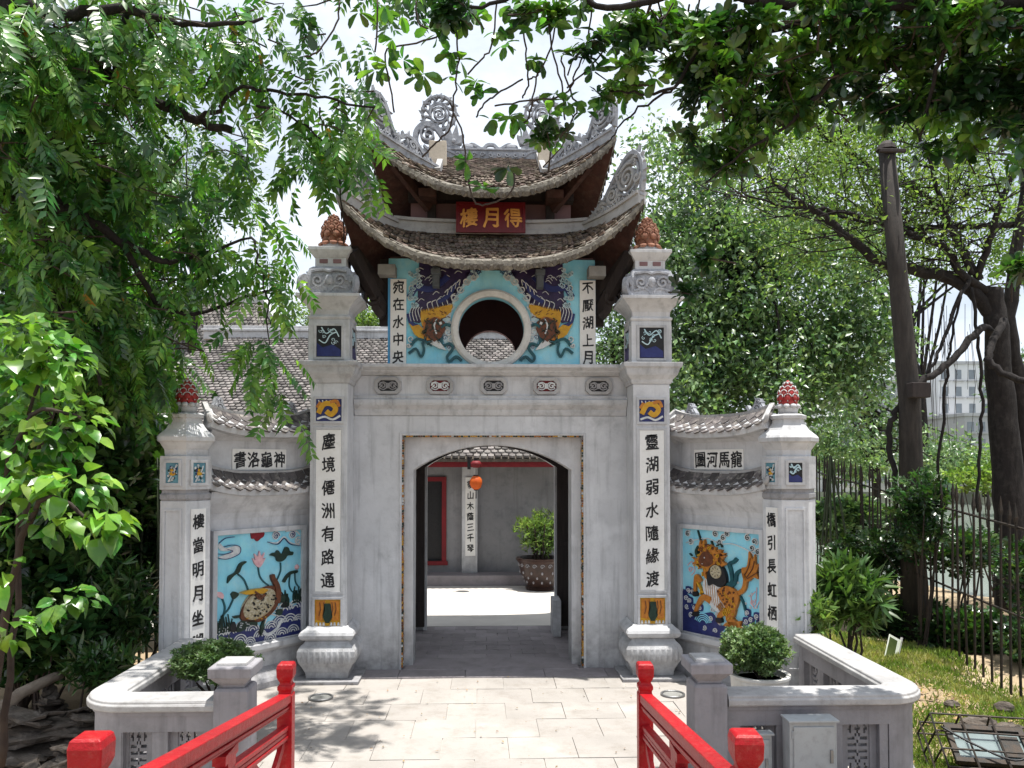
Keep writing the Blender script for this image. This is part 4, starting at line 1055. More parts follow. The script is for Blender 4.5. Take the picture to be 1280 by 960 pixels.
def relief_kit(pan, x0, x1, z0, z1):
    U = lambda u, v: (x0+(x1-x0)*u, z0+(z1-z0)*v)
    def add(name, mat, prims, bev=0):
        if 1 < len(prims) <= 6:
            for pr in prims: add(name, mat, [pr], bev)
            return
        m = MB()
        for pr in prims:
            if pr[0] == 'p': m.prism([U(*p) for p in pr[1]], -.008-pr[2], -.007)
            elif pr[0] == 'sp': m.prism([U(*p) for p in smoothpts(pr[1]+[pr[1][0]], 4)[:-1]], -.008-pr[2], -.007)
            elif pr[0] == 's':
                pts = smoothpts([U(*p) for p in pr[1]], 5); wd = pr[2]
                if hasattr(wd, '__len__'): n = len(pts); wd = [wd[0]+(wd[1]-wd[0])*i/(n-1) for i in range(n)]
                m.stroke(pts, wd, -.008-pr[3], -.007)
            elif pr[0] == 'c': c = U(*pr[1]); m.stroke([(c[0]+pr[2]*cos(a), c[1]+pr[2]*sin(a)) for a in [pr[4]+(pr[5]-pr[4])*i/12 for i in range(13)]], pr[3], -.008-pr[6], -.007)
            elif pr[0] == 'o': c = U(*pr[1]); m.blob((c[0], -.008, c[1]), (pr[2], pr[4], pr[3]), 12, 8)
            elif pr[0] == 'y': c = U(*pr[1]); m.stroke(spiral(c[0], c[1], pr[2], pr[3], pr[4], 18, pr[5]), pr[6], -.008-pr[7], -.007)
        part(name, m, mat, pan, bevel=bev, stuff=len(prims) > 1)
    return add
def inpoly(u, v, poly):
    r = False; n = len(poly)
    for i in range(n):
        (x1_, y1_), (x2_, y2_) = poly[i], poly[(i+1) % n]
        if (y1_ > v) != (y2_ > v) and u < (x2_-x1_)*(v-y1_)/(y2_-y1_)+x1_: r = not r
    return r
def curls(poly, n, rad_r, wd, dep, seed):
    r = random.Random(seed); o = []; us = [p[0] for p in poly]; vs_ = [p[1] for p in poly]
    while len(o) < n:
        u, v = r.uniform(min(us), max(us)), r.uniform(min(vs_), max(vs_))
        if inpoly(u, v, poly): o.append(('y', (u, v), r.uniform(.5, 1)*rad_r, 1.2, r.uniform(0, 6), r.choice((1, -1)), wd, dep))
    return o
def turtle(pan, x0, x1, z0, z1):
    a = relief_kit(pan, x0, x1, z0, z1)
    a('sea_ground', NAVY, [('sp', [(0,0),(1,0),(1,.3),(.93,.27),(.86,.28),(.78,.25),(.7,.2),(.6,.14),(.5,.1),(.45,.16),(.35,.15),(.25,.13),(.12,.14),(.0,.15)], .008)])
    w = []
    for (u, v, r) in ((.06,.11,.065),(.17,.115,.065),(.3,.14,.07),(.41,.11,.062),(.13,.02,.06),(.27,.03,.06),(.02,.0,.05),(.38,.0,.05),(.66,.22,.075),(.8,.24,.075),(.93,.25,.07),(.74,.13,.065),(.86,.13,.068),(.97,.13,.05),(.63,.1,.06),(.5,.04,.06),(.62,0,.055),(.76,.02,.06),(.9,.03,.06)):
        for k in range(3): w.append(('c', (u, v), r*1.28*(1-.33*k), .0105, .1, pi-.1, .016))
    a('wave_ring', MWHITE, w)
    a('wave_crest', MWHITE, [('s', [(.55,.15),(.6,.24),(.7,.21),(.78,.27)], .012, .02), ('s', [(.52,.08),(.6,.05),(.7,.09),(.76,.17)], .03, .018)])
    a('cloud', MWHITE, [('sp', [(.02,.81),(.1,.78),(.24,.81),(.27,.86),(.22,.895),(.1,.885),(.04,.93),(.02,.9),(.06,.86),(.16,.855),(.14,.835)], .01)] )
    a('cloud_outline', NAVY, [('s', [(.02,.8),(.12,.785),(.25,.82),(.26,.88),(.18,.905),(.08,.895)], .006, .016), ('s', [(.0,.84),(.1,.83),(.18,.85),(.12,.87)], .006, .016), ('s', [(.03,.93),(.1,.97),(.2,.975)], .006, .014)])
    a('cloud_swirl', MWHITE, [('y', (.68,.955), .05, 2, 0, 1, .014, .016), ('y', (.88,.955), .05, 2, 2, -1, .014, .016), ('y', (.96,.89), .045, 1.5, 1, 1, .014, .016), ('s', [(.6,.9),(.7,.89),(.78,.94),(.86,.88),(.98,.85)], .012, .014), ('s', [(.8,.99),(.92,.99),(.98,.95)], .012, .014)])
    a('swirl_line', NAVY, [('y', (.68,.955), .042, 1.8, 0, 1, .005, .02), ('y', (.88,.955), .042, 1.8, 2, -1, .005, .02), ('s', [(.58,.905),(.7,.875),(.78,.925),(.86,.865),(.99,.84)], .005, .02)])
    a('red_sun', CRIM, [('sp', [(.38,1.0),(.39,.95),(.42,.945),(.45,.92),(.48,.93),(.5,.945),(.53,.96),(.53,1.0)], .014)])
    a('lotus_stem', TEAL, [('s', [(.47,.69),(.49,.6),(.54,.54),(.6,.5)], .014, .014), ('s', [(.74,.7),(.74,.62),(.69,.53)], .014, .014), ('s', [(.24,.64),(.31,.58),(.36,.48)], .016, .014),
        ('s', [(.07,.44),(.1,.36),(.08,.28),(.04,.18),(.05,.1)], .016, .014), ('s', [(.19,.42),(.14,.34),(.08,.28),(.07,.12)], .016, .014), ('s', [(.86,.58),(.85,.48),(.88,.42),(.94,.38)], .012, .014), ('s', [(.92,.6),(.93,.5),(.98,.44)], .012, .014)])
    a('lotus_leaf', DGRN, [('sp', [(.6,.78),(.64,.8),(.67,.8),(.7,.82),(.75,.78),(.79,.84),(.83,.835),(.85,.8),(.89,.79),(.88,.76),(.82,.76),(.79,.73),(.74,.71),(.69,.72),(.67,.76)], .024),
        ('sp', [(.12,.57),(.13,.63),(.2,.66),(.25,.73),(.31,.75),(.33,.74),(.28,.71),(.25,.655),(.19,.63)], .024), ('sp', [(.16,.47),(.19,.49),(.25,.46),(.19,.42)], .02), ('sp', [(.76,.52),(.8,.57),(.86,.605),(.95,.61),(.94,.585),(.87,.58),(.82,.545),(.79,.51)], .022)])
    a('lotus_flower', PINK, [('sp', [(.42,.72),(.4,.77),(.43,.75),(.42,.81),(.46,.78),(.48,.83),(.5,.78),(.54,.81),(.52,.75),(.55,.76),(.51,.7),(.47,.68)], .022), ('sp', [(.02,.46),(.0,.5),(.05,.5),(.08,.47),(.07,.44)], .02), ('o', (.95,.64), .03, .03, .02)])
    a('turtle_leg', DGRN, [('sp', [(.24,.2),(.3,.22),(.44,.2),(.45,.15),(.38,.17),(.3,.13),(.22,.13)], .03), ('sp', [(.49,.12),(.54,.2),(.53,.1),(.5,.06)], .03), ('sp', [(.7,.27),(.76,.26),(.74,.21),(.68,.23)], .03), ('sp', [(.72,.38),(.78,.4),(.78,.33),(.73,.33)], .03), ('sp', [(.18,.27),(.26,.27),(.25,.25),(.2,.25)], .02)])
    a('turtle_neck', BROWN, [('s', [(.68,.33),(.7,.42),(.68,.5),(.64,.56),(.63,.6)], (.075,.042), .045)], .004)
    a('turtle_rim', BROWN, [('sp', [(.26,.25),(.3,.21),(.44,.18),(.56,.2),(.68,.28),(.72,.37),(.7,.46),(.6,.5),(.42,.46),(.3,.36)], .03)], .006)
    m = MB(); cx, cz = x0+(x1-x0)*.485, z0+(z1-z0)*.345; M = Matrix.Translation((cx, -.012, cz)) @ Matrix.Rotation(rad(-27), 4, 'Y'); m.blob((0,0,0), (.235,.065,.155), 20, 12, M=M)
    sh = part('turtle_shell', m, CREAM, pan, smooth=True)
    m = MB(); r = random.Random(2)
    for k in range(26):
        an = k*2.4; rr_ = math.sqrt(k/26)*.85; m.blob((.2*rr_*cos(an), -.055*math.sqrt(max(0,1-rr_*rr_)), .14*rr_*sin(an)), (.017,.011,.015), 6, 4, M=M)
    part('shell_scute', m, MWHITE, sh, stuff=True)
    a('shell_line', INK, curls([(.32,.3),(.42,.24),(.56,.27),(.66,.38),(.6,.45),(.42,.42)], 40, .014, .004, .07, 12)); a('rim_line', YEL, curls([(.27,.26),(.42,.19),(.56,.22),(.5,.24),(.36,.24)], 14, .01, .004, .04, 13)); a('leg_line', MWHITE, curls([(.24,.2),(.44,.2),(.4,.16),(.24,.14)], 10, .01, .003, .04, 14))
    a('scroll_book', YEL, [('sp', [(.25,.47),(.32,.485),(.48,.49),(.56,.47),(.5,.44),(.42,.45),(.32,.45)], .065)], .004)
    a('rope', BROWN, [('s', [(.42,.44),(.46,.4),(.52,.43)], .03, .07), ('s', [(.4,.47),(.48,.42)], .02, .07)])
    rd = []
    r = random.Random(8)
    for u0, v0, n in ((.02,.14,6), (.1,.14,5), (.78,.28,6), (.9,.3,9)):
        for k in range(n):
            u = u0+k*.014+r.uniform(-.01,.01); rd.append(('s', [(u, v0), (u+r.uniform(-.02,.02), v0+.06), (u+r.uniform(-.03,.03), v0+r.uniform(.09,.16))], (.014,.004), .02))
    a('reed', DGRN, rd); a('reed_clump', INK, [('sp', [(.15,.14),(.16,.2),(.2,.22),(.22,.17),(.21,.13)], .024), ('sp', [(.47,.09),(.5,.12),(.52,.08),(.5,.05)], .024), ('sp', [(.75,.28),(.78,.34),(.82,.31),(.82,.27)], .02)])
def dragonhorse(pan, x0, x1, z0, z1):
    a = relief_kit(pan, x0, x1, z0, z1)
    a('sea_ground', NAVY, [('sp', [(0,0),(1,0),(1,.22),(.95,.18),(.9,.2),(.84,.15),(.78,.17),(.7,.1),(.6,.14),(.5,.12),(.4,.22),(.28,.2),(.18,.19),(.1,.28),(.06,.36),(.0,.38)], .01)])
    w = []; r = random.Random(6)
    for (u, v, q) in ((.08,.4,.03),(.14,.39,.025),(.05,.32,.03),(.1,.3,.03),(.06,.24,.03),(.17,.24,.03),(.24,.25,.028),(.12,.17,.032),(.4,.25,.03),(.46,.22,.028),(.38,.17,.03),(.5,.15,.032),(.58,.14,.03),(.66,.1,.03),(.76,.12,.03),(.84,.28,.028),(.88,.22,.028),(.82,.2,.03),(.95,.26,.03),(.98,.2,.03),(.9,.13,.03),(.3,.07,.03),(.44,.06,.03),(.56,.05,.03),(.7,.03,.03)):
        w.append(('y', (u, v), q, 1.5, r.uniform(0, 6), r.choice((1, -1)), .009, .018))
    a('sea_foam', MWHITE, w)
    a('foam_outline', NAVY, [('sp', [(u-q*1.2, v-q), (u+q*1.1, v-q), (u+q*1.2, v+q), (u-q*1.1, v+q*1.1)], .012) for _, (u, v), q, *_ in w[:8]+w[15:21]])
    a('wave_arc', CYAN, [('c', (.28,.1), .05+.022*k, .009, .3, pi-.3, .018) for k in range(4)] + [('c', (.62,.04), .04+.02*k, .008, .3, pi-.2, .018) for k in range(3)])
    wc = []
    for (u, v) in ((.08,.95),(.12,.88),(.45,.97),(.55,.94),(.5,.9),(.6,.98),(.85,.96),(.93,.93),(.9,.87),(.97,.84)):
        wc.append(('y', (u, v), .04, 1.6, r.uniform(0, 6), 1, .013, .016))
    a('cloud_swirl', MWHITE, wc + [('s', [(.05,.86),(.2,.9),(.35,.92),(.5,.88),(.65,.89),(.8,.86),(.96,.8)], .01, .012)])
    a('swirl_line', DGRN, [('y', p[1], .03, 1.4, p[4]+.3, 1, .005, .02) for p in wc])
    a('pale_wisp', PINK, [('y', (.11,.6), .035, 1.3, 0, 1, .008, .01), ('s', [(.07,.64),(.13,.68),(.17,.6),(.12,.55)], .007, .01), ('y', (.9,.38), .04, 1.4, 1, -1, .008, .01), ('s', [(.93,.48),(.88,.42),(.92,.33),(.98,.4)], .007, .01), ('s', [(.95,.52),(.94,.4)], .006, .01)])
    a('horse_belly', MWHITE, [('sp', [(.3,.52),(.38,.56),(.5,.5),(.58,.4),(.58,.3),(.5,.24),(.4,.28),(.32,.38),(.29,.46)], .035)], .006)
    a('horse_leg', OCHRE, [('s', [(.26,.5),(.21,.55),(.19,.48),(.185,.4)], (.06,.03), .04), ('s', [(.4,.34),(.3,.36),(.23,.28),(.19,.2)], (.08,.03), .045), ('s', [(.6,.4),(.66,.3),(.64,.2),(.72,.14),(.62,.12)], (.14,.05), .045), ('s', [(.5,.32),(.55,.26),(.5,.2),(.5,.14)], (.09,.03), .035)], .004)
    a('hoof', INK, [('sp', [(.165,.4),(.21,.4),(.22,.36),(.17,.36)], .05), ('sp', [(.17,.21),(.22,.21),(.23,.17),(.16,.17)], .05), ('sp', [(.47,.19),(.53,.19),(.54,.15),(.47,.15)], .045)])
    a('hindquarters', OCHRE, [('sp', [(.5,.46),(.6,.5),(.7,.48),(.76,.42),(.74,.34),(.7,.28),(.62,.28),(.55,.34),(.5,.4)], .05)], .008)
    a('claw_foot', OCHRE, [('sp', [(.56,.13),(.62,.17),(.7,.18),(.78,.2),(.77,.16),(.8,.14),(.74,.13),(.72,.1),(.66,.12)], .045)])
    a('fur_highlight', YEL, [('s', [(.58+.03*k,.44-.02*k),(.6+.03*k,.4-.02*k)], .009, .056) for k in range(5)] + [('s', [(.56+.02*k,.26+.015*k),(.58+.02*k,.22+.01*k)], .01, .056) for k in range(5)] + [('s', [(.22,.5),(.26,.44),(.3,.4)], .02, .044), ('s', [(.28,.44),(.26,.38)], .014, .044)])
    a('tail', OCHRE, [('s', [(.72,.44),(.8,.48),(.83,.56),(.82,.64)], (.05,.05), .04), ('sp', [(.8,.6),(.79,.68),(.85,.7),(.87,.78),(.88,.84),(.92,.77),(.95,.82),(.96,.73),(1.0,.74),(.97,.66),(.99,.6),(.93,.61),(.88,.57),(.83,.57)], .04)], .004)
    a('tail_line', BROWN, [('s', [(.83,.62),(.88,.7),(.9,.78)], .008, .05), ('s', [(.85,.6),(.92,.68),(.95,.76)], .008, .05), ('s', [(.86,.59),(.93,.63),(.98,.66)], .008, .05)])
    a('teal_scarf', TEAL, [('s', [(.58,.5),(.66,.54),(.65,.64),(.63,.7),(.69,.73),(.72,.76)], .04, .03), ('s', [(.62,.48),(.7,.54),(.72,.62),(.78,.66)], .036, .034), ('s', [(.76,.42),(.8,.36),(.82,.3)], .02, .03)])
    a('saddle', INK, [('sp', [(.36,.54),(.38,.62),(.44,.68),(.54,.68),(.6,.6),(.6,.52),(.52,.48),(.44,.5),(.38,.48)], .055)], .004)
    a('dragon_mane', OCHRE, [('sp', [(.24,.74),(.28,.8),(.27,.87),(.34,.85),(.4,.87),(.42,.83),(.47,.85),(.48,.8),(.55,.83),(.53,.77),(.6,.78),(.55,.73),(.61,.7),(.55,.67),(.56,.62),(.48,.64),(.4,.62),(.34,.6),(.36,.54),(.32,.56),(.3,.64),(.24,.62),(.26,.67),(.16,.66),(.2,.7),(.15,.73),(.22,.72)], .05)], .005)
    a('dragon_face', BROWN, [('sp', [(.26,.72),(.3,.78),(.38,.8),(.44,.76),(.44,.7),(.38,.66),(.3,.66),(.26,.69)], .062)], .006)
    a('dragon_eye', MWHITE, [('o', (.34,.74), .016, .016, .075), ('o', (.31,.68), .018, .01, .075)])
    a('dragon_horn', DGRN, [('s', [(.27,.86),(.25,.92),(.22,.99)], (.018,.006), .03), ('s', [(.24,.83),(.2,.8)], .014, .03), ('s', [(.47,.86),(.52,.88),(.54,.85)], .012, .03), ('s', [(.42,.86),(.4,.9)], .012, .03), ('s', [(.14,.74),(.11,.76)], .01, .03), ('s', [(.24,.74),(.22,.79),(.25,.84)], .03, .056)])
    a('mane_curl', YEL, [('y', (.4,.83), .025, 1.3, 0, 1, .008, .062), ('y', (.5,.77), .025, 1.3, 1, -1, .008, .062), ('y', (.52,.7), .022, 1.3, 2, 1, .008, .062), ('s', [(.26,.64),(.22,.66),(.18,.65)], .008, .056), ('s', [(.3,.6),(.3,.56)], .01, .056)])
    MANE = [(.24,.74),(.28,.84),(.4,.86),(.55,.81),(.58,.72),(.5,.64),(.36,.62),(.24,.64)]
    a('mane_line', BROWN, curls(MANE, 34, .022, .006, .056, 3)); a('mane_light', YEL, curls(MANE, 18, .018, .006, .058, 4))
    a('coat_line', BROWN, curls([(.5,.45),(.6,.49),(.74,.44),(.7,.3),(.6,.3)], 22, .018, .006, .056, 5)); a('leg_scale', YEL, curls([(.56,.36),(.7,.3),(.66,.14),(.6,.14)], 12, .014, .006, .056, 6))
    a('belly_line', OCHRE, [('s', [(.33+.03*k,.53-.012*k),(.34+.03*k,.44-.02*k),(.36+.03*k,.36-.02*k)], .005, .039) for k in range(7)])
    a('small_cloud', MWHITE, curls([(.66,.6),(.78,.56),(.78,.4),(.9,.5),(.98,.3),(.84,.3)], 6, .016, .006, .012, 8))
    a('flame_tip', OCHRE, [('sp', [(.24+.05*k,.8+.02*(k % 2)),(.27+.05*k,.9-.02*k+.03*(k % 2)),(.29+.05*k,.8)], .046) for k in range(7)])
    a('diagram_disc', CREAM, [('sp', [(.485+.07*cos(t*pi/6), .62+.062*sin(t*pi/6)) for t in range(12)], .07)], .004)
    a('disc_centre', INK, [('o', (.485,.615), .016, .016, .075)] + [('s', [(.485+.055*cos(t*pi/4), .62+.05*sin(t*pi/4)), (.485+.035*cos(t*pi/4), .62+.03*sin(t*pi/4))], .006, .072) for t in range(8)])
WL_A, WL_B = (-2.06, -.13), (-2.9, -1.1); WR_A, WR_B = (2.12, -.1), (2.88, -1.15)
wing('left flared wall with the turtle and lotus mural under two small tiled roofs', WL_A, WL_B, '書洛龜神', -1, turtle)
wing('right flared wall with the dragon horse mural under two small tiled roofs', WR_A, WR_B, '圖河馬龍', 1, dragonhorse)

def hex_pillar(px, d, vert_dir, chars, board_face, label, styles, seed):
    """vert_dir: heading of the front vertex; faces at +-30 deg from it"""
    c = P(px, 700, d); r = random.Random(seed)
    t = thing('hexagonal_pillar', label, 'pillar', (c.x, c.y+.27, 0), 0, group='hexagonal end pillars')
    R = .226; rot = vert_dir
    K = lambda py: 2.37 + (580-py)*d/1000
    def st(prof): m = MB(); m.stack(prof, 6, rot=rot); return m
    part('shaft', st([(0,R),(K(626),R)]), PL, t, bevel=.006)
    part('base', st([(0,R+.07),(.12,R+.07),(.16,R+.03),(.2,R+.01)]), PLD, t, bevel=.005)
    part('neck_band', st([(K(626),R-.01),(K(623),R+.005),(K(618),R+.005),(K(616),R-.012),(K(612),R-.012)]), PLD, t)
    part('lantern_box', st([(K(612),R+.008),(K(570),R+.008)]), PLL, t, bevel=.005)
    part('capital', st([(K(570),R-.035),(K(562),R-.03),(K(557),R-.005),(K(553),R+.012),(K(551),R+.035),(K(546),R+.037),(K(543),R+.02),(K(536),R-.04),(K(528),R-.08),(K(526),R-.085),(K(522),R-.09),(K(521),R-.07),(K(517),R-.065),(K(515),R-.1)]), PLL, t, bevel=.003)
    s_len = 2*R*math.tan(pi/6)
    for k, sgn in enumerate((-1, 1)):
        fd = vert_dir + sgn*pi/6; M0 = Matrix.Rotation(fd+pi/2, 4, 'Z')
        zc_ = (K(612)+K(570))/2
        art_panel(t, s_len*.36, .125, M0 @ Matrix.Translation((0, -(R+.0085), zc_)), styles[k], r)
        z0, z1 = .35, K(636); w_ = s_len*.5-.055
        if sgn == board_face:
            m = MB(); m.box(-w_, w_, -(R+.012), -(R+.0005), z0, z1, M0); b = part('couplet_board', m, BOARD, t)
            n = len(chars); text(chars, b, [(0, -(R+.013), z1-.12-.232*i) for i in range(n)], .115, .14, M0)
        else:
            m = MB(); ringpoly(m, [(-w_-.02,z0),(w_+.02,z0),(w_+.02,z1),(-w_-.02,z1)], [(-w_,z0+.02),(w_,z0+.02),(w_,z1-.02),(-w_,z1-.02)], -(R+.014), -(R-.002), M0); part('panel_frame', m, PL, t)
    bud(t, K(514), .106, REDBUD, REDBUD, 1)
    return t
H = lambda deg: rad(-90+deg)
hex_pillar(218, 7.75, H(20), '樓當明月坐湖心', 1, 'hexagonal pillar at the left end with red lotus bud and white board on its right face', ('flower', 'flower'), 11)
hex_pillar(1000, 7.75, H(-36), '橋引長虹栖島岸', -1, 'hexagonal pillar at the right end with red scaled bud and white board on its left face', ('flower', 'night'), 12)

# ---------------------------------------------------------------- plaster balustrades
def bitmap_plate(m, rows, x0, z0, cw, ch, y0, y1, M=None):
    H_ = len(rows)
    for j, row in enumerate(rows):
        i = 0
        while i < len(row):
            if row[i] == '#':
                k = i
                while k < len(row) and row[k] == '#': k += 1
                zt = z0+(H_-j)*ch; m.box(x0+i*cw, x0+k*cw, y0, y1, zt-ch-.0, zt, M); i = k
            else: i += 1
PIERCE = ["#############",
          "##.###.###.##",
          "#..##...##..#",
          "##.###.###.##",
          "#####.#.#####",
          "#....###....#",
          "######.######",
          "#.....#.....#",
          "#############",
          "#.....#.....#",
          "######.######",
          "#....###....#",
          "#####.#.#####",
          "##.###.###.##",
          "#..##...##..#",
          "##.###.###.##",
          "#############"]
RT = .725
def balustrade(side, label):
    s = side; xo = 3.05 if s > 0 else -2.81; xi = 1.66 if s > 0 else -1.73
    t = thing('balustrade', label, 'balustrade', (xo, -3.5, 0), group='curved plaster balustrades')
    T = Matrix.Translation((-xo, 3.5, 0))
    def add(name, m, mat, parent=t, **k):
        m.v = [(v[0]-xo, v[1]+3.5, v[2]) for v in m.v]; return part(name, m, mat, parent, **k)
    # plan path: from inner post outwards, rounded corner, back to the hexagonal pillar
    R = .22; yf = -3.5; path = [(xi, yf)]
    for i in range(9):
        a = i/8*pi/2; path.append((xo - s*R + s*R*sin(a), yf + R - R*cos(a)))
    path += [(xo, -2.6), (xo, -1.62)]
    def sweep(m, prof, p0=0, p1=None):
        pts = path[p0:p1]; vs = []; K = len(prof)
        for i, (x, y) in enumerate(pts):
            a = pts[max(i-1,0)]; b = pts[min(i+1,len(pts)-1)]; dx, dy = b[0]-a[0], b[1]-a[1]; l = math.hypot(dx,dy); nx, ny = dy/l*s, -dx/l*s
            for e, z in prof: vs.append((x+nx*e, y+ny*e, z))
        fs = [(i*K+k, i*K+(k+1) % K, (i+1)*K+(k+1) % K, (i+1)*K+k) for i in range(len(pts)-1) for k in range(K)] + [tuple(range(K)), tuple((len(pts)-1)*K+k for k in range(K))[::-1]]
        m.add(vs, fs if s < 0 else [f[::-1] for f in fs])
    m = MB(); sweep(m, [(-.13,RT-.075),(-.14,RT-.07),(-.14,RT-.03),(-.125,RT-.022),(-.125,RT-.008),(-.115,RT),(.115,RT),(.125,RT-.008),(.125,RT-.022),(.14,RT-.03),(.14,RT-.07),(.13,RT-.075)]); add('coping', m, COP, bevel=.006)
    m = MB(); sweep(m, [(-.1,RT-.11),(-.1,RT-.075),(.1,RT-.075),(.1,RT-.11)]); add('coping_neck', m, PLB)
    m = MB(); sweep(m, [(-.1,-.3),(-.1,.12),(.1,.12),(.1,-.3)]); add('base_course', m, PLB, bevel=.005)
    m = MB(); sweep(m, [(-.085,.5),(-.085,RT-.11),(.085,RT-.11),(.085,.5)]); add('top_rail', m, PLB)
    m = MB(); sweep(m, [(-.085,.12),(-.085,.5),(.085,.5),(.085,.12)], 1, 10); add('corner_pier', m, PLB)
    # front piers and pierced panels
    pans = [(2.5, 2.77), (2.12, 2.39), (1.76, 2.02)] if s > 0 else [(2.39, 2.62), (2.04, 2.28)]
    def panel(px0, px1, front=True, y=None):
        a, b = min(px0, px1), max(px0, px1); wd = b-a; cw = (wd-.1)/13; chh = .4/17
        m = MB(); 
        if front:
            bitmap_plate(m, PIERCE, a+.05, .11, cw, chh, yf-.02, yf+.02); m.box(a, a+.05, yf-.03, yf+.03, .1, .51); m.box(b-.05, b, yf-.03, yf+.03, .1, .51)
        else:
            Mr = Matrix(((0,-1,0,xo),(1,0,0,0),(0,0,1,0),(0,0,0,1)))
            bitmap_plate(m, PIERCE, a+.05, .11, cw, chh, -.02, .02, Mr); m.box(a, a+.05, -.03, .03, .1, .51, Mr); m.box(b-.05, b, -.03, .03, .1, .51, Mr)
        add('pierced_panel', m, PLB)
    pans = sorted(pans); edge = abs(xi)
    for a_, b_ in pans:
        panel(s*a_, s*b_)
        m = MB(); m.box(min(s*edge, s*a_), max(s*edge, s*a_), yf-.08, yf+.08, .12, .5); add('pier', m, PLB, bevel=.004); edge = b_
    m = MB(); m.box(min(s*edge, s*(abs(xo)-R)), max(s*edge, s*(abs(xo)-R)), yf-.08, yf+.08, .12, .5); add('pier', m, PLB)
    ysd = [-3.1, -2.6, -2.1, -1.66]
    for i, y in enumerate(ysd):
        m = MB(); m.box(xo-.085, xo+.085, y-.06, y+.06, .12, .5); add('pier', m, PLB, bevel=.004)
        if i < 3: panel(y+.06, ysd[i+1]-.06, False)
    return t
balustrade(-1, 'left plaster balustrade with pierced panels curving round the planter')
balustrade(1, 'right plaster balustrade with pierced panels curving round the planter')
def end_post(x, label):
    t = thing('balustrade_post', label, 'post', (x, -3.53, 0), group='capped balustrade posts')
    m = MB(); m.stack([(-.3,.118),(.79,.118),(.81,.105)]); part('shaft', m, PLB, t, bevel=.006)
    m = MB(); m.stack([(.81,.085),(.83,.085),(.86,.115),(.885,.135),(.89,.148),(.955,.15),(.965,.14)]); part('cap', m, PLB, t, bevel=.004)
    m = MB(); m.stack([(.965,.105),(.985,.1)]); part('cap_slab', m, COP, t, bevel=.003)
    return t
end_post(-1.83, 'square capped post left of the path, at the inner end of the left balustrade')
end_post(1.53, 'square capped post right of the path, at the inner end of the right balustrade')

# ---------------------------------------------------------------- red bridge
deck = struct('bridge_deck', MB().box(-1.3, 1.1, -14, -4.35, -.5, -.06), REDW)
def dz(y):   # deck level: arched up towards and past the camera
    u = (y+4.3)/-6; return .05 + .62*sin(min(1, max(0, u))*pi/2)
m = MB(); me = None
q = MB(); q.box(-1.22, 1.02, -.068, .068, -.03, 0); pm_ = q.mesh('deck_plank'); mlist(pm_, pm('deck_timber', (.16,.1,.07), (.1,.06,.045), 4, .8, .3, 30, objrand=.25))
for i in range(66):
    y = -4.42 - i*.145; inst('deck_plank', pm_, deck, Matrix.Translation((-.02, y, dz(y))))
def railing(x0, y0, z0, x1, y1, z1, label, xback, s):
    """from the near post (x0..) down to the far post (x1..)"""
    t = thing('bridge_railing', label, 'railing', (x1, y1, 0), 0, group='red wooden bridge railings')
    O = Vector((x1, y1, 0))
    def add(name, m, mat=RED, **k):
        m.v = [(v[0]-O.x, v[1]-O.y, v[2]) for v in m.v]; return part(name, m, mat, t, **k)
    def post(x, y, zt):
        hw = .045; ang = math.atan2(y1-y0, x1-x0)
        m = MB(); m.stack([(zt-1.1,hw),(zt-.19,hw),(zt-.185,hw*.86),(zt-.165,hw*.86),(zt-.16,hw),(zt-.135,hw),(zt-.13,hw*.78),(zt-.115,hw*.72),(zt-.1,hw*.9),(zt-.08,hw*1.08),(zt-.03,hw*1.12),(zt-.008,hw*1.02),(zt,hw*.85)], 4, x, y, rot=ang+pi/4)
        add('post', m, bevel=.004)
    post(x0, y0, z0); post(x1, y1, z1)
    A = Vector((x0, y0, z0)); B = Vector((x1, y1, z1)); 
    def rail(off, wd, ht, nm, a=A, b=B):
        m = MB(); m.bar(a-Vector((0,0,off)), b-Vector((0,0,off)), wd, ht); 
        add(nm, m, bevel=.004)
    rail(.215, .078, .05, 'handrail'); rail(.249, .055, .016, 'handrail_bead'); rail(.268, .066, .016, 'handrail_bead'); rail(.284, .055, .012, 'handrail_bead')
    rail(.395, .05, .028, 'middle_rail'); rail(.425, .042, .022, 'middle_rail'); rail(.452, .05, .024, 'middle_rail'); rail(.93, .05, .06, 'bottom_rail')
    m = MB(); dv = B-A; L = dv.length
    for k in (0, 1):     # shaped filler between handrail and middle rail
        pass
    for u in (.52,):
        c = A + dv*u; m.bar(c-Vector((0,0,.297)), c-Vector((0,0,.34)), .06, .2, up=tuple(dv.normalized())); m.bar(c-Vector((0,0,.34)), c-Vector((0,0,.383)), .06, .12, up=tuple(dv.normalized()))
    add('spacer_block', m)
    bal = []
    n = 3
    for i in range(n):
        u0, u1 = i/n+.02, (i+1)/n-.02; a0, a1 = A+dv*u0, A+dv*u1
        for (p, q_) in ((a0-Vector((0,0,.46)), a1-Vector((0,0,.9))), (a1-Vector((0,0,.46)), a0-Vector((0,0,.9)))):
            m = MB(); m.bar(p, q_, .026, .055); add('lattice_bar', m)
        if i:
            m = MB(); c = A+dv*(i/n); m.bar(c-Vector((0,0,.46)), c-Vector((0,0,.91)), .034, .034); add('upright', m)
    return t
a = P(115, 918, 2.45); b = P(358, 828, 5.0)
railing(a.x, a.y, a.z, b.x, b.y, b.z, 'red painted wooden bridge railing sloping down at the left of the path', 0, -1)
a2 = P(932, 914, 2.75); b2 = P(806, 828, 5.0)
railing(a2.x, a2.y, a2.z, b2.x, b2.y, b2.z, 'red painted wooden bridge railing sloping down at the right of the path', 0, 1)

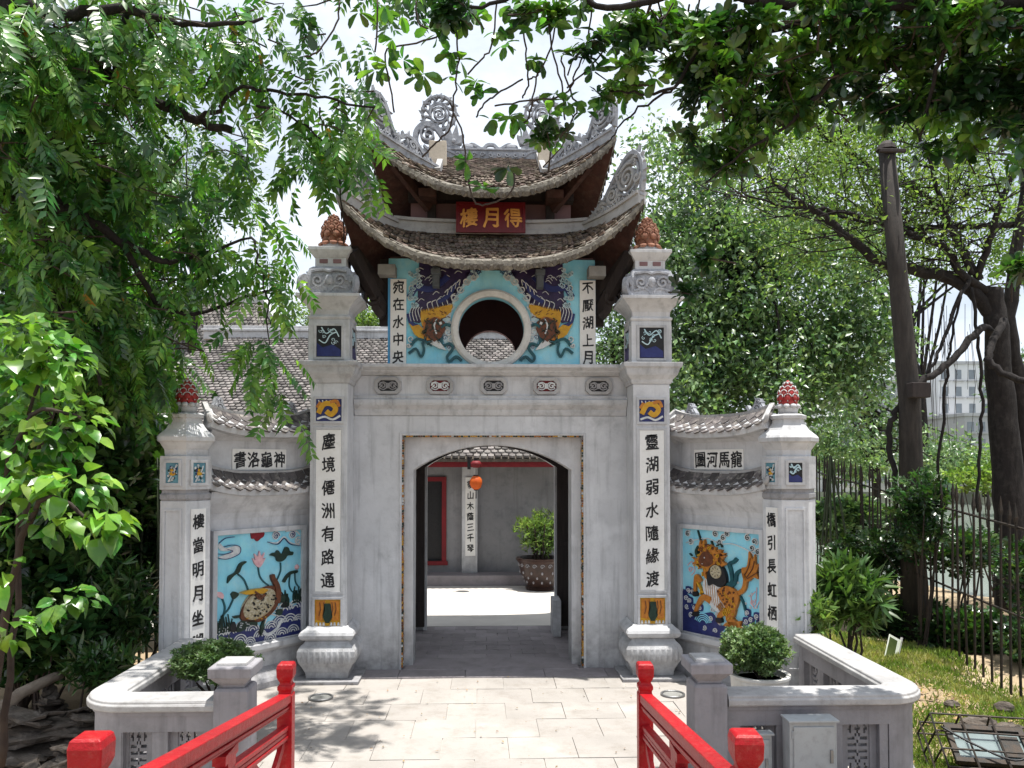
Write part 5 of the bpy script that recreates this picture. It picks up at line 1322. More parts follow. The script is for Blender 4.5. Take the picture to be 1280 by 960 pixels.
# ---------------------------------------------------------------- meter cabinets, floor rings
def cabinet(px0, px1, pyt, d, h, dep, label):
    a = P(px0, pyt, d); b = P(px1, pyt, d); t = thing('metal_cabinet', label, 'cabinet', ((a.x+b.x)/2, a.y, a.z-h), group='grey metal service cabinets'); w_ = (b.x-a.x)/2
    m = MB(); m.box(-w_, w_, 0, dep, 0, h); part('case', m, STEEL, t, bevel=.006)
    m = MB(); m.box(-w_-.012, w_+.012, -.02, dep, h, h+.014); part('lid', m, STEEL, t, bevel=.003)
    m = MB(); m.box(-w_+.025, w_-.02, -.012, -.001, .03, h-.03); dr = part('door', m, STEEL, t, bevel=.004)
    m = MB(); m.box(w_-.055, w_-.035, -.025, -.0125, h*.5, h*.5+.09); part('handle', m, RIM, dr, bevel=.002)
    m = MB(); 
    for z in (h*.15, h*.8): m.tube([(-w_+.02,-.006,z),(-w_+.02,-.006,z+.05)], .006, 6)
    part('hinge', m, STEEL, dr)
cabinet(987, 1046, 903, 5.5, .55, .14, 'larger light grey metal cabinet with handle against the right balustrade')
cabinet(941, 965, 919, 5.6, .5, .07, 'smaller grey metal cabinet half hidden behind the near red post')
for px, py, lab in ((401, 873, 'round metal floor light ring in the dappled paving at the left'), (841, 869, 'round metal floor light ring in the sunlit paving by the right post')):
    c = PG(px, py); t = thing('floor_light', lab, 'floor light', (c.x, c.y, 0), group='round floor lights')
    m = MB(); m.tube([(.115*cos(2*pi*i/24), .115*sin(2*pi*i/24), .012) for i in range(25)], .012, 6, cap=False); part('ring', m, RIM, t, smooth=True)
    m = MB(); m.stack([(.004,.1),(.01,.1)], 20); part('glass', m, pm('floor_glass', (.3,.3,.28), (.24,.24,.23), 8, .3) if px == 401 else bpy.data.materials['floor_glass'], t)

# ---------------------------------------------------------------- temple house across the courtyard
hs = thing('temple_house', 'low grey-walled temple house with a long tiled roof beyond the courtyard', 'building', (0, 6.9, 0))
def hp(name, m, mat, parent=hs, **k):
    m.v = [(v[0], v[1]-6.9, v[2]) for v in m.v]; return part(name, m, mat, parent, **k)
m = MB(); m.box(-9, 2.0, 6.35, 6.9, 0, .2); hp('stone_step', m, STONEP, bevel=.01)
# door opening built from wall pieces
dl, dr_ = P(505, 650, 16.2).x, P(558, 650, 16.2).x; dzb, dzt = .42, P(540, 596, 16.2).z
m = MB(); m.box(-9, dl, 6.9, 7.15, .0, 2.6); m.box(dr_, 1.7, 6.9, 7.15, 0, 2.6); m.box(dl, dr_, 6.9, 7.15, 0, dzb); m.box(dl, dr_, 6.9, 7.15, dzt, 2.6); m.box(-9, -8.75, 7.15, 16, 0, 2.6); m.box(1.45, 1.7, 7.15, 16, 0, 2.6)
hp('wall', m, pm('courtyard_wall', (.27,.27,.28), (.2,.2,.21), 1.4, .9, .2, 20, c3=(.08,.09,.11), s3=5, f3=.6, streak=.5))
m = MB(); m.box(dl, dl+.09, 6.86, 6.95, dzb, dzt); m.box(dr_-.09, dr_, 6.86, 6.95, dzb, dzt); m.box(dl, dr_, 6.855, 6.955, dzt-.09, dzt+.0); m.box(dl-.05, dr_+.03, 6.84, 6.96, dzb-.08, dzb); hp('door_frame', m, REDW, bevel=.004)
m = MB(); m.box(dl+.09, dr_-.09, 7.0, 7.04, dzb, dzt-.09); hp('door_panel', m, INK)
c = P(588, 648, 16.0); m = MB(); m.box(c.x-.17, c.x+.14, 6.72, 6.898, .2, 2.4); hp('pilaster', m, PL, bevel=.006)
m = MB(); m.box(c.x-.1, c.x+.1, 6.69, 6.718, P(0, 697, 16).z, P(0, 597, 16).z); bo = hp('couplet_board', m, BOARD)
text('敬山木蔭三千琴', bo, [(c.x, 6.689-6.9, P(0, 606+13.6*i, 16).z) for i in range(7)], .13, .155)
ez, ey, rz_, ry = 2.47, 5.95, P(600, 424, 20.8).z, 11.5
m = MB(); m.box(-8.6, 1.7, 6.0, 6.14, ez-.16, ez-.02); m.box(-8.6, 1.69, 6.9, 7.0, 2.601, 2.9); hp('eave_beam', m, REDW)
XL, XR = -8.3, 1.75
m = MB(); m.add([(XL,ey,ez),(XR,ey,ez),(XR,ry,rz_),(XL+1.2,ry,rz_),(XL,ey,ez-.06),(XR,ey,ez-.06),(XR,ry,rz_-.1),(XL+1.2,ry,rz_-.1),(XL,2*ry-ey,ez),(XR,2*ry-ey,ez)], [(0,1,2,3),(7,6,5,4),(0,4,5,1),(3,2,9,8),(0,3,8),(1,9,2)])
rf = hp('roof', m, TBODY)
q = MB(); r = random.Random(21); NR, NC = 44, 74
for j in range(NR):
    for i in range(NC):
        t0 = j/NR; t1 = t0 + 1.5/NR; xa = XL + 1.2*t0; wdt = (XR-XL)/NC; x0 = XL + (i+.5*(j % 2))*wdt
        if x0 < xa or x0+wdt > XR: continue
        if x0 > 3.2: continue
        Q = lambda x, t, h: Vector((x, ey+(ry-ey)*t, ez+(rz_-ez)*t+h)); h = .06+r.uniform(-.008, .015)
        a, b, c_, d = Q(x0,t0,h), Q(x0+wdt*.84,t0,h), Q(x0+wdt*.84,min(t1,1),.015), Q(x0,min(t1,1),.015); mid = (a+b)/2+Vector((0,-.04,-.005)); dn = Vector((0,0,-.04))
        q.add([a,mid,b,c_,d,a+dn,mid+dn,b+dn], [(0,1,2,3,4),(0,5,6,1),(1,6,7,2)])
hp('tile_courses', q, TILEF, rf, stuff=True)
m = MB(); m.box(XL+1.0, XR+.1, ry-.12, ry+.12, rz_-.05, rz_+.16); m.box(XL+.95, XR+.1, ry-.16, ry+.16, rz_+.16, rz_+.22); m.box(XL+1.0, XR+.1, ry-.13, ry+.13, rz_+.22, rz_+.3); hp('ridge', m, PLL, rf, bevel=.01)
# second roof, further left and higher
h2 = thing('temple_hall', 'grey tiled temple hall roof with curved ridge behind the left trees', 'building', (-10, 14, 0))
def h2p(name, m, mat, parent=h2, **k):
    m.v = [(v[0]+10, v[1]-14, v[2]) for v in m.v]; return part(name, m, mat, parent, **k)
m = MB(); m.box(-15, -6.5, 15.2, 20, 0, 4.4); h2p('wall', m, PLD)
zr = P(200, 375, 27).z
m = MB(); m.add([(-16,14,4.3),(-5.4,14,4.3),(-7.6,18,zr),(-14,18,zr),(-16,22,4.3),(-5.4,22,4.3)], [(0,1,2,3),(3,2,5,4),(1,5,2),(0,3,4)]); rf2 = h2p('roof', m, TBODY)
q = MB()
for j in range(30):
    for i in range(70):
        t0 = j/30; t1 = min(1, t0+1.5/30); x0 = -16+10.6*(i+.5*(j % 2))/70
        if x0 < -16+2*t0 or x0+.15 > -5.4-2.2*t0: continue
        Q = lambda x, t, h: Vector((x, 14+4*t, 4.3+(zr-4.3)*t+h)); h = .06+r.uniform(-.008,.015)
        a, b, c_, d = Q(x0,t0,h), Q(x0+.13,t0,h), Q(x0+.13,t1,.015), Q(x0,t1,.015); mid = (a+b)/2+Vector((0,-.04,-.005)); dn = Vector((0,0,-.04))
        q.add([a,mid,b,c_,d,a+dn,mid+dn,b+dn], [(0,1,2,3,4),(0,5,6,1),(1,6,7,2)])
h2p('tile_courses', q, TILEF, rf2, stuff=True)
m = MB(); m.box(-14.1, -7.5, 17.85, 18.15, zr-.05, zr+.3); h2p('ridge', m, PLL, rf2, bevel=.01)
m = MB()
for k in range(10):
    t0, t1 = k/10, (k+1)/10; g = lambda t: Vector((-7.6+2.6*t, 18-4.3*t, zr+.1+(4.5-zr)*t+.5*t*t)); m.bar(g(t0), g(t1), .22, .22)
    g2 = lambda t: Vector((-14-2.4*t, 18-4.3*t, zr+.1+(4.5-zr)*t+.5*t*t)); m.bar(g2(t0), g2(t1), .22, .22)
h2p('hip_ridge', m, PLL, rf2)
# lantern and potted tree in the courtyard
c = P(595, 603, 14.9); t = thing('hanging_lantern', 'orange silk lantern hanging under the red eave beyond the doorway', 'lantern', c)
m = MB(); m.stack([(-.13,.045),(-.09,.09),(-.02,.115),(.05,.11),(.1,.075),(.12,.05)], 10); part('shade', m, ORANGE, t, smooth=True)
m = MB(); m.stack([(.12,.05),(.14,.05)], 10); m.stack([(-.15,.04),(-.13,.045)], 10); m.tube([(0,0,.14),(0,0,.42)], .006, 5); m.tube([(0,0,-.15),(0,0,-.3)], .012, 5); part('cap_and_tassel', m, INK, t)
c2 = P(595, 580, 14.9); t = thing('red_eave_lantern', 'small dark red lantern just above the orange lantern under the eave', 'lantern', c2)
m = MB(); m.stack([(-.07,.05),(-.03,.1),(.02,.1),(.06,.06)], 10); part('shade', m, REDW, t, smooth=True)
m = MB(); m.stack([(.06,.04),(.1,.04)], 8); m.box(-.16,-.1,-.02,.02,-.1,.12); part('fitting', m, INK, t)
# ================================================================== FOLIAGE
def tmpl_leaf(shape='ovate', fold=.18, droop=.12, wid=.5):
    """leaf of unit length along +x, folded on the midrib"""
    if shape == 'lance': st = [(0, .0), (.3, wid*.48), (.7, wid*.36), (1, 0)]
    elif shape == 'obovate': st = [(0, .02), (.3, wid*.3), (.65, wid*.5), (.9, wid*.36), (1, 0)]
    elif shape == 'round': st = [(0, .0), (.12, wid*.34), (.4, wid*.5), (.7, wid*.4), (1, 0)]
    else: st = [(0, 0), (.35, wid*.5), (1, 0)]
    v = []; f = []
    for x, h in st:
        z = -droop*x*x
        v += [(x, -h, z + fold*h), (x, 0, z), (x, h, z + fold*h)]
    for i in range(len(st)-1):
        a = i*3; f += [(a, a+3, a+4, a+1), (a+1, a+4, a+5, a+2)]
    return np.array(v), np.array(f)
def tmpl_pinnate(n=7, seed=0, leaflet=.3):
    r = random.Random(seed); V = []; F = []; b = 0
    lv, lf = tmpl_leaf('x', .25, .1, .42)
    for i in range(n):
        t = .12 + .88*i/n
        for s in (-1, 1):
            L = leaflet*(.75+.4*sin(pi*t))*r.uniform(.85, 1.15); a = s*rad(62 - 22*t + r.uniform(-8, 8)); dr = r.uniform(.2, .6)
            q = lv*L; x = q[:,0]*cos(a)-q[:,1]*sin(a); y = q[:,0]*sin(a)+q[:,1]*cos(a); z = q[:,2] - dr*np.hypot(x, y)*1.0
            V.append(np.stack([x+t, y, z-.28*t*t], 1)); F.append(lf+b); b += len(lv)
    st = np.array([(0,-.008,0),(.5,-.006,-.07),(1,-.003,-.28),(1,.003,-.28),(.5,.006,-.07),(0,.008,0)]); V.append(st); F.append(np.array([[0,1,4,5],[1,2,3,4]])+b)
    return np.concatenate(V), np.concatenate(F)
def tmpl_rosette(n=7, seed=0, shape='obovate', wid=.5, tilt=.35):
    r = random.Random(seed); V = []; F = []; b = 0; lv, lf = tmpl_leaf(shape, .25, .2, wid)
    for i in range(n):
        a = i*2.4 + r.uniform(-.3, .3); L = r.uniform(.7, 1.1); e = r.uniform(-.5, tilt+.4)
        q = lv*L; x = q[:,0]*cos(e)-q[:,2]*sin(e); z = q[:,0]*sin(e)+q[:,2]*cos(e); y = q[:,1]
        V.append(np.stack([x*cos(a)-y*sin(a), x*sin(a)+y*cos(a), z + .1*r.random()], 1)); F.append(lf+b); b += len(lv)
    return np.concatenate(V), np.concatenate(F)
def frames(D, rng, up=(0,0,1), roll=.5):
    D = unit(D); N = len(D); U = np.tile(np.array(up, float), (N, 1)) + rng.normal(0, roll, (N, 3))
    Y = np.cross(U, D); Y = unit(Y); Z = np.cross(D, Y); return np.stack([D, Y, Z], 2)   # columns
def scatter(name, tm, pos, D, size, mat, parent, rng, roll=.5, stuff=True, up=(0,0,1)):
    """tm: list of templates; joins copies into one mesh"""
    R = frames(D, rng, up, roll); pos = np.asarray(pos); size = np.broadcast_to(size, len(pos)); k = rng.integers(0, len(tm), len(pos))
    VV = []; FF = []; b = 0
    for i, (v, f) in enumerate(tm):
        s = np.where(k == i)[0]
        if not len(s): continue
        w_ = np.einsum('nij,vj->nvi', R[s]*size[s][:, None, None], v) + pos[s][:, None, :]
        fi = f[None] + (np.arange(len(s))*len(v))[:, None, None] + b
        VV.append(w_.reshape(-1, 3)); FF.append(fi.reshape(-1, 4)); b += len(s)*len(v)
    V = np.concatenate(VV); F = np.concatenate(FF)
    me = bpy.data.meshes.new(name); me.vertices.add(len(V)); me.vertices.foreach_set('co', V.astype(np.float32).ravel())
    me.loops.add(F.size); me.loops.foreach_set('vertex_index', F.astype(np.int32).ravel())
    me.polygons.add(len(F)); me.polygons.foreach_set('loop_start', np.arange(0, F.size, 4, dtype=np.int32)); me.polygons.foreach_set('loop_total', np.full(len(F), 4, np.int32))
    me.update(calc_edges=True); mlist(me, mat)
    o = bpy.data.objects.new(name, me); COL.objects.link(o); o.parent = parent
    if parent: o.location = -Vector(parent.location)
    if stuff: o['kind'] = 'stuff'
    return o
def single(name, tm, pos, D, size, mat, parent, rng, roll=.4, up=(0,0,1)):
    """each leaf an object sharing mesh data"""
    ms = []
    for v, f in tm:
        me = bpy.data.meshes.new(name); me.from_pydata(v.tolist(), [], f.tolist()); mlist(me, mat); ms.append(me)
    R = frames(np.asarray(D, float), rng, up, roll); size = np.broadcast_to(size, len(pos)); pl = np.array(parent.location)
    for i in range(len(pos)):
        m4 = np.eye(4); m4[:3, :3] = R[i]*size[i]; m4[:3, 3] = pos[i]-pl
        inst(name, ms[int(rng.integers(0, len(ms)))], parent, Matrix(m4.tolist()))
def local_tube(m, pts, rads, loc, n=7):
    m.tube([Vector(p)-loc for p in pts], rads, n)
def jig(pts, rng, a=.03, k=4):
    s = smoothpts([tuple(p) for p in pts], k); return [Vector(p) + Vector(rng.normal(0, a, 3)) for p in s]
def clumpy(cl, rng, per=14, rc=.2, vert=1.0, frac=1.0):
    """like cluster_points, but the leaves gather in small clumps with open gaps between"""
    P_, D_ = [], []
    for (px, py, d, rx, ry, rd_, n) in cl:
        c = np.array(P(px, py, d)); s = d/1000; nc = max(1, int(n*frac/per)); q = unit(rng.normal(0, 1, (nc, 3)))*(rng.random((nc, 1))**(1/2.4)); cc_ = c + q*np.array([rx*s, rd_, ry*s])
        for k in range(nc):
            m_ = int(rng.integers(per//2, per*3//2+1)); r_ = rc*rng.uniform(.6, 1.3); o = rng.normal(0, .55, (m_, 3)); P_.append(cc_[k] + o*r_*np.array([1, 1, vert])); D_.append(unit(o + q[k]*.5))
    return np.concatenate(P_), np.concatenate(D_)
def cluster_points(cl, rng):
    """cl: list of (px, py, d, rpx, rpy, rdepth(m), n) -> positions and outward directions"""
    P_, D_ = [], []
    for (px, py, d, rx, ry, rd_, n) in cl:
        c = np.array(P(px, py, d)); s = d/1000
        q = unit(rng.normal(0, 1, (n, 3)))*(rng.random((n, 1))**(1/2.2)); q2 = q*np.array([rx*s, rd_, ry*s])
        P_.append(c + q2); D_.append(q)
    return np.concatenate(P_), np.concatenate(D_)
PIN = [tmpl_pinnate(6, i) for i in range(4)]; PIN2 = [tmpl_pinnate(8, 9+i, .24) for i in range(3)]
OBO = [tmpl_rosette(7, i) for i in range(4)]; OB1 = [tmpl_leaf('obovate', .2, .15, .55), tmpl_leaf('obovate', .35, .3, .5)]
RNDY = [tmpl_leaf('round', .3, .4, .5)]
SML = [tmpl_leaf('x', .3, .15, .5)]; LAN = [tmpl_rosette(6, 20+i, 'lance', .22, .8) for i in range(3)]
RND = [tmpl_leaf('round', .3, .5, .8), tmpl_leaf('round', .5, .2, .7), tmpl_leaf('round', .15, .7, .85), tmpl_leaf('round', .6, .45, .62)]
def twigs(m, pts, D, loc, L, r, rng):
    for p, d in zip(pts, D):
        p = Vector(p); e = p - Vector(d)*L
        m.tube([e-loc, (e+p)/2 + Vector(rng.normal(0, .03, 3))-loc, p-loc], [r*1.4, r*1.1, r*.6], 4, cap=False)

# ---------------------------------------------------------------- left overhanging tree with pinnate leaves
rng = np.random.default_rng(1)
loc = Vector((-6.3, -3.2, -.1)); t = thing('overhanging_tree', 'big dark-limbed tree with drooping feathery leaves filling the upper left', 'tree', loc)
m = MB(); tr = [Vector((-6.3,-3.2,-.2)), Vector((-6.15,-3.1,1.5)), Vector((-5.95,-3.2,3.2)), P(-20, 150, 6.3), P(0, 60, 6.4), P(10, -60, 6.4), P(-5, -250, 6.6)]
local_tube(m, jig(tr, rng, .01), [.32,.31,.3,.3,.29,.27,.26,.25,.24,.23,.22,.22,.21,.21,.2,.2,.2,.2,.19,.19,.19,.18,.18,.18,.18][:25], loc, 10); part('trunk', m, BARK, t, smooth=True)
LIMBS = [([( -10,60,6.4),(60,60,6.5),(109,74,6.6),(144,100,6.7),(197,127,6.8),(245,149,6.9),(289,162,7.0)], .075, .03), ([(245,149,6.9),(271,136,6.8),(302,112,6.8),(359,116,6.8),(420,125,6.8),(480,136,6.9)], .022, .008),
         ([(-20,238,6.3),(35,236,6.5),(70,258,6.6),(110,275,6.7)], .12, .05), ([(109,74,6.6),(95,130,6.6),(78,160,6.5),(62,200,6.5),(40,240,6.4)], .04, .05), ([(110,275,6.7),(150,300,6.9),(200,325,7.1),(235,320,7.2),(315,297,7.2)], .045, .01),
         ([(150,300,6.9),(190,370,7.3),(232,394,7.4),(297,374,7.4),(345,360,7.5)], .03, .01), ([(70,258,6.6),(60,340,6.8),(90,420,6.8),(130,480,7)], .05, .015), ([(20,0,6.3),(80,20,6.2),(150,10,6.2),(240,30,6.3),(330,20,6.4)], .06, .012), ([(144,100,6.7),(150,50,6.6),(160,0,6.5),(170,-80,6.5)], .035, .02), ([(320,130,6.8),(375,150,7),(420,210,7),(430,300,7.1)], .012, .006), ([(315,297,7.2),(330,340,7.2),(335,430,7.3)], .012, .005)]
tipsrc = []
for pts, r0, r1 in LIMBS:
    q = jig([P(*p) for p in pts], rng, .012, 5); n = len(q); m = MB(); local_tube(m, q, [r0+(r1-r0)*i/(n-1) for i in range(n)], loc, 7); part('limb', m, BARK, t, smooth=True)
DN = lambda D, z=-.9, k=.5: unit(D*np.array([1, 1, k]) + np.array([0, 0, z]))
cl = [(60,60,6.3,90,70,.9,300),(180,50,6.6,100,60,.9,230),(280,40,6.8,70,40,.7,110),(380,25,6.8,40,22,.5,26),(60,180,6.6,80,90,1.0,330),(150,210,7,70,80,.9,230),(240,180,7.0,60,70,.7,80),(330,105,6.9,60,34,.5,70),
      (400,128,6.9,50,18,.4,60),(450,160,7.0,34,26,.35,50),(60,330,6.9,80,90,1.1,330),(150,350,7.3,60,80,.8,220),(215,300,7.2,45,40,.6,50),(230,405,7.6,36,50,.6,56),(130,450,7.6,70,60,.8,190),(340,190,7.0,50,40,.4,60),(400,215,7.0,30,46,.4,60),
      (325,290,7.2,36,18,.3,28),(330,350,7.3,26,46,.35,60),(330,425,7.4,24,50,.35,56),(262,235,7.1,34,50,.5,26),(438,200,7.05,20,42,.25,34),(430,98,6.9,36,14,.3,22),(345,470,7.5,24,24,.3,22),(300,330,7.3,30,10,.3,16),(200,470,7.9,26,50,.5,34),(30,440,7.0,50,50,.7,140),
      (430,-150,6.8,90,90,.8,150),(470,-60,7.2,60,30,.5,40),(500,-95,6.6,80,60,.6,80),(560,-110,7.6,70,60,.6,60),(500,-100,8.2,60,50,.5,50)]
cl = [k[:6] + (int(k[6]*(.5 if k[0] > 225 and k[1] > -40 else .8)),) for k in cl]; pos, D = clumpy(cl, rng, 9, .16, 1.9)
near = np.argsort(-(pos[:, 0] - 10*(pos[:, 2] > 6.3)))  # individually modelled: the ones that stand free towards the gate
sel = near[:290]; rest = near[290:]
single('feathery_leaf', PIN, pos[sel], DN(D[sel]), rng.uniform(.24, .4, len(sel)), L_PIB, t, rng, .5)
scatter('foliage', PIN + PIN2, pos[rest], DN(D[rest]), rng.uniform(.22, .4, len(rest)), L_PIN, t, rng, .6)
yl = rng.choice(len(pos), 60, replace=False); scatter('yellowed_leaf', RNDY, pos[yl], DN(D[yl]), rng.uniform(.08, .13, 60), pm('yellowed_leaf', (.5,.32,.05), (.35,.16,.04), 6, .5, 0, 10, island=.4, trans=.3), t, rng, .6)
m = MB(); twigs(m, pos[::4], D[::6]*np.array([1,1,.3]), loc, .35, .006, rng); part('twig', m, TWIG, t, stuff=True)
for i in range(5):
    px, py = ((330,290),(400,130),(268,190),(170,410),(365,60))[i]
# ---------------------------------------------------------------- upper right canopy with glossy paddle leaves
rng = np.random.default_rng(2)
loc = Vector((4.2, -7.6, -.1)); t = thing('glossy_leaved_tree', 'overhanging tree with glossy paddle leaves and thin trailing twigs across the top right', 'tree', loc)
m = MB(); tr = [Vector((4.2,-7.6,-.3)), Vector((4.1,-7.5,2)), Vector((3.95,-7.2,4)), Vector((3.7,-6.6,5.5)), Vector((3.3,-5.9,6.5))]
local_tube(m, jig(tr, rng, .01), [.3-.008*i for i in range(17)], loc, 10); part('trunk', m, BARK, t, smooth=True)
LIMBS = [([(1290,2,4.6),(1200,6,4.8),(1100,2,5.0),(1040,8,5.2),(950,0,5.3)], .07, .04), ([(1040,8,5.2),(960,40,5.4),(880,60,5.5),(842,110,5.5),(800,116,5.5),(765,115,5.5)], .022, .006), ([(842,110,5.5),(800,135,5.6),(772,162,5.6),(755,180,5.6)], .01, .004),
    ([(950,0,5.3),(860,-10,5.3),(760,10,5.3),(680,-20,5.4),(600,10,5.4),(540,-10,5.4)], .03, .008), ([(1100,2,5),(1050,90,5.3),(990,150,5.5),(930,190,5.6),(880,230,5.7)], .02, .006), ([(1200,6,4.8),(1170,90,5),(1150,170,5.2)], .02, .008)]
for pts, r0, r1 in LIMBS:
    q = jig([P(*p) for p in pts], rng, .008, 5); n = len(q); m = MB(); local_tube(m, q, [r0+(r1-r0)*i/(n-1) for i in range(n)], loc, 7); part('limb', m, BARK, t, smooth=True)
VINES = [[(570,30),(572,75),(568,120),(563,160),(545,178),(528,196)], [(563,128),(578,170),(584,215),(590,246),(602,256),(625,250),(640,238),(643,215)], [(575,-20),(560,30),(530,52),(484,62),(486,100),(492,140)], [(645,0),(654,40),(658,75),(660,105),(654,122)], [(622,-30),(616,50),(600,75),(585,92)],
         [(654,100),(620,118),(605,130),(596,147)], [(672,92),(665,130),(658,150),(640,170)], [(680,-20),(690,60),(702,110),(706,150)], [(702,70),(712,112),(722,135),(708,160),(700,172)], [(425,0),(420,30),(400,62),(380,72)], [(472,0),(470,65)], [(700,0),(688,60),(672,92),(660,100)], [(745,-20),(735,50),(720,90),(705,118),(660,126),(618,132)], [(520,0),(525,30),(545,35),(552,30)],
         [(800,0),(770,40),(740,80),(710,110)], [(880,40),(900,110),(905,160)], [(830,20),(800,60),(790,100)]]
for v in VINES:
    q = jig([P(x, y, 5.45) for x, y in v], rng, .004, 5); m = MB(); local_tube(m, q, [.0065]*len(q), loc, 5); part('trailing_twig', m, TWIG, t, smooth=True)
TIPS = [(540,30),(575,25),(600,20),(505,20),(478,10),(488,48),(470,90),(500,72),(512,80),(520,95),(487,78),(560,68),(575,72),(565,95),(592,100),(596,118),(527,92),(548,40),(618,38),(628,52),(660,70),(675,75),(665,42),(690,30),(655,30),(700,25),(720,40),(610,152),(636,150),(645,147),(695,115),(685,140),(706,128),(715,128),(735,140),(728,55),(745,60),(760,40),(740,90),(752,118),(770,100),(790,90),(765,60),(590,10),(640,10),(560,8),(585,204),(602,238),(636,210),(375,28),(382,40),(450,18),(808,60),(820,95)]
tp = np.array([P(x+rng.uniform(-4,4), y+rng.uniform(-4,4), 5.45+rng.uniform(-.1,.1)) for x, y in TIPS])
LP, LD = [], []
for p in tp:
    for k in range(int(rng.integers(4, 9))):
        d = unit(rng.normal(0, 1, 3)*np.array([1,1,.6]) + np.array([0,0,-.25])); LP.append(p + d*.01); LD.append(d)
LP, LD = np.array(LP), np.array(LD)
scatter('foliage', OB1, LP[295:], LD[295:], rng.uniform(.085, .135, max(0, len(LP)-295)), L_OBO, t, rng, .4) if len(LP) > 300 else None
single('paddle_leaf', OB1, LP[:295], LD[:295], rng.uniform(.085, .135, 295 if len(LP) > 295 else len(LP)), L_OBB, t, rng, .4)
cl = [(1240,40,4.9,90,60,.5,330),(1130,40,5.1,90,60,.6,360),(1020,40,5.3,80,55,.5,280),(930,40,5.5,60,45,.4,170),(850,30,5.5,55,35,.35,90),(900,120,5.6,60,55,.4,190),(980,110,5.6,55,50,.4,150),(1080,120,5.4,50,30,.4,90),(1180,110,5.2,80,55,.5,240),(930,185,5.7,45,28,.3,90),(868,185,5.7,30,26,.2,40),(880,75,5.6,50,40,.3,90),
      (1180,170,5.3,55,26,.3,60),(1265,140,5.1,40,90,.4,160),(700,15,5.4,60,18,.3,45),(800,15,5.4,60,25,.3,70),(770,100,5.5,40,30,.25,35),(735,75,5.5,40,30,.2,26),(560,20,5.4,60,18,.25,30),(690,185,5.55,24,17,.12,26),(745,110,5.5,26,22,.15,22),(1270,330,5.6,26,50,.3,30),(885,320,5.7,18,12,.1,6),(915,215,5.7,26,20,.2,20),(854,368,5.6,12,8,.06,3)]
pos, D = clumpy(cl, rng, 9, .11, .8, .72)
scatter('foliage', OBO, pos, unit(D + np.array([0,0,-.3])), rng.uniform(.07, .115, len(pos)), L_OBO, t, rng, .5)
m = MB(); twigs(m, pos[::7], D[::7], loc, .3, .005, rng); part('twig', m, TWIG, t, stuff=True)

# ---------------------------------------------------------------- trees standing farther off
def crown_tree(name, label, loc, trunk, cl, tm, size, mat, seed, group=None, branch_n=26, roll=.8, down=-.1, r0=.16):
    rng = np.random.default_rng(seed); loc = Vector(loc); t = thing(name, label, 'tree', loc, group=group)
    q = jig([Vector(p) for p in trunk], rng, .02, 4); n = len(q); m = MB(); local_tube(m, q, [r0*(1-.6*i/n) for i in range(n)], loc, 8); part('trunk', m, BARK, t, smooth=True)
    pos, D = clumpy(cl, rng, 9, .42 if size < .2 else 1.0, .8, .95); m = MB()
    for i in rng.choice(len(pos), branch_n):
        b = q[int(rng.integers(n//3, n))]; e = Vector(pos[i]); mid = (b+e)/2 + Vector(rng.normal(0, .25, 3)); local_tube(m, smoothpts([tuple(b), tuple(mid), tuple(e)], 3), [r0*.3, r0*.26, r0*.22, r0*.18, r0*.12, r0*.08, r0*.05], loc, 5)
    part('branch', m, BARK, t, stuff=True)
    # twig-level clumps: a small spray of leaves around each node
    k = 6; P2_ = np.repeat(pos, k, 0) + rng.normal(0, size*1.1, (len(pos)*k, 3)); D2 = unit(np.repeat(D, k, 0) + rng.normal(0, .8, (len(pos)*k, 3)) + np.array([0,0,down]))
    scatter('foliage', tm, P2_, D2, rng.uniform(size*.7, size*1.25, len(P2_)), mat, t, rng, roll)
    return t
G = lambda px, d: Vector((P(px, 580, d).x, P(px, 580, d).y, -.1))
g = G(890, 16)
crown_tree('leafy_tree', 'tall leafy grey-green tree right behind the gate beside the tiled roof', g, [g, P(895,520,16), P(900,430,16), P(920,330,16), P(900,250,16)],
   [(870,430,16,80,70,1.6,900),(960,420,16,100,90,1.8,1300),(1050,380,16,60,90,1.5,650),(900,330,16,90,80,1.6,900),(980,300,16.5,110,70,1.6,900),(850,250,16.5,60,60,1.3,420),(890,200,17,60,50,1.3,300),(940,500,15.5,90,60,1.5,900),(1040,470,16,70,50,1.4,500),(1080,430,16,40,60,1.2,260),(830,330,16,40,70,1,300),(850,500,15,40,60,1,300),(815,180,17,25,40,1,90)],
   SML, .14, L_MID, 3, r0=.2)
g = G(1150, 24)
crown_tree('background_tree', 'yellow-green tree far behind the branchy limbs at the right', g, [g, P(1150,500,24), P(1120,380,24), P(1100,260,24)], [(1020,200,24,90,60,1.5,700),(1120,170,24,90,50,1.5,600),(1210,230,24,80,60,1.5,420),(1010,300,24,60,60,1.4,420),(1090,290,24,70,50,1.4,380),(1260,300,23,40,90,1.3,330),(1190,150,24,90,40,1.4,300),(1150,330,24,50,30,1.2,120)], SML, .14, L_YEL, 8, r0=.2)
g = G(1100, 20)
crown_tree('background_tree', 'lower grey-green tree behind the iron fence beside the dark pole', g, [g, P(1090,560,20), P(1080,500,20)], [(1080,500,20,46,60,1.2,420),(1120,560,20,40,40,1.2,240),(1050,560,18,40,40,1.2,330),(1170,570,20,34,26,1.0,120),(1210,575,20,30,22,1,90)], SML, .13, L_MID, 9, r0=.12)
g = G(770, 17)
crown_tree('slender_tree', 'thin pale green tree seen between the pavilion and the right tall pillar', g, [g, P(768,500,17), P(765,430,17)], [(765,430,17,30,40,.8,330),(770,380,17,26,30,.7,140),(800,420,17,40,40,.8,240)], SML, .11, L_MID, 4, r0=.08)
g = G(462, 21)
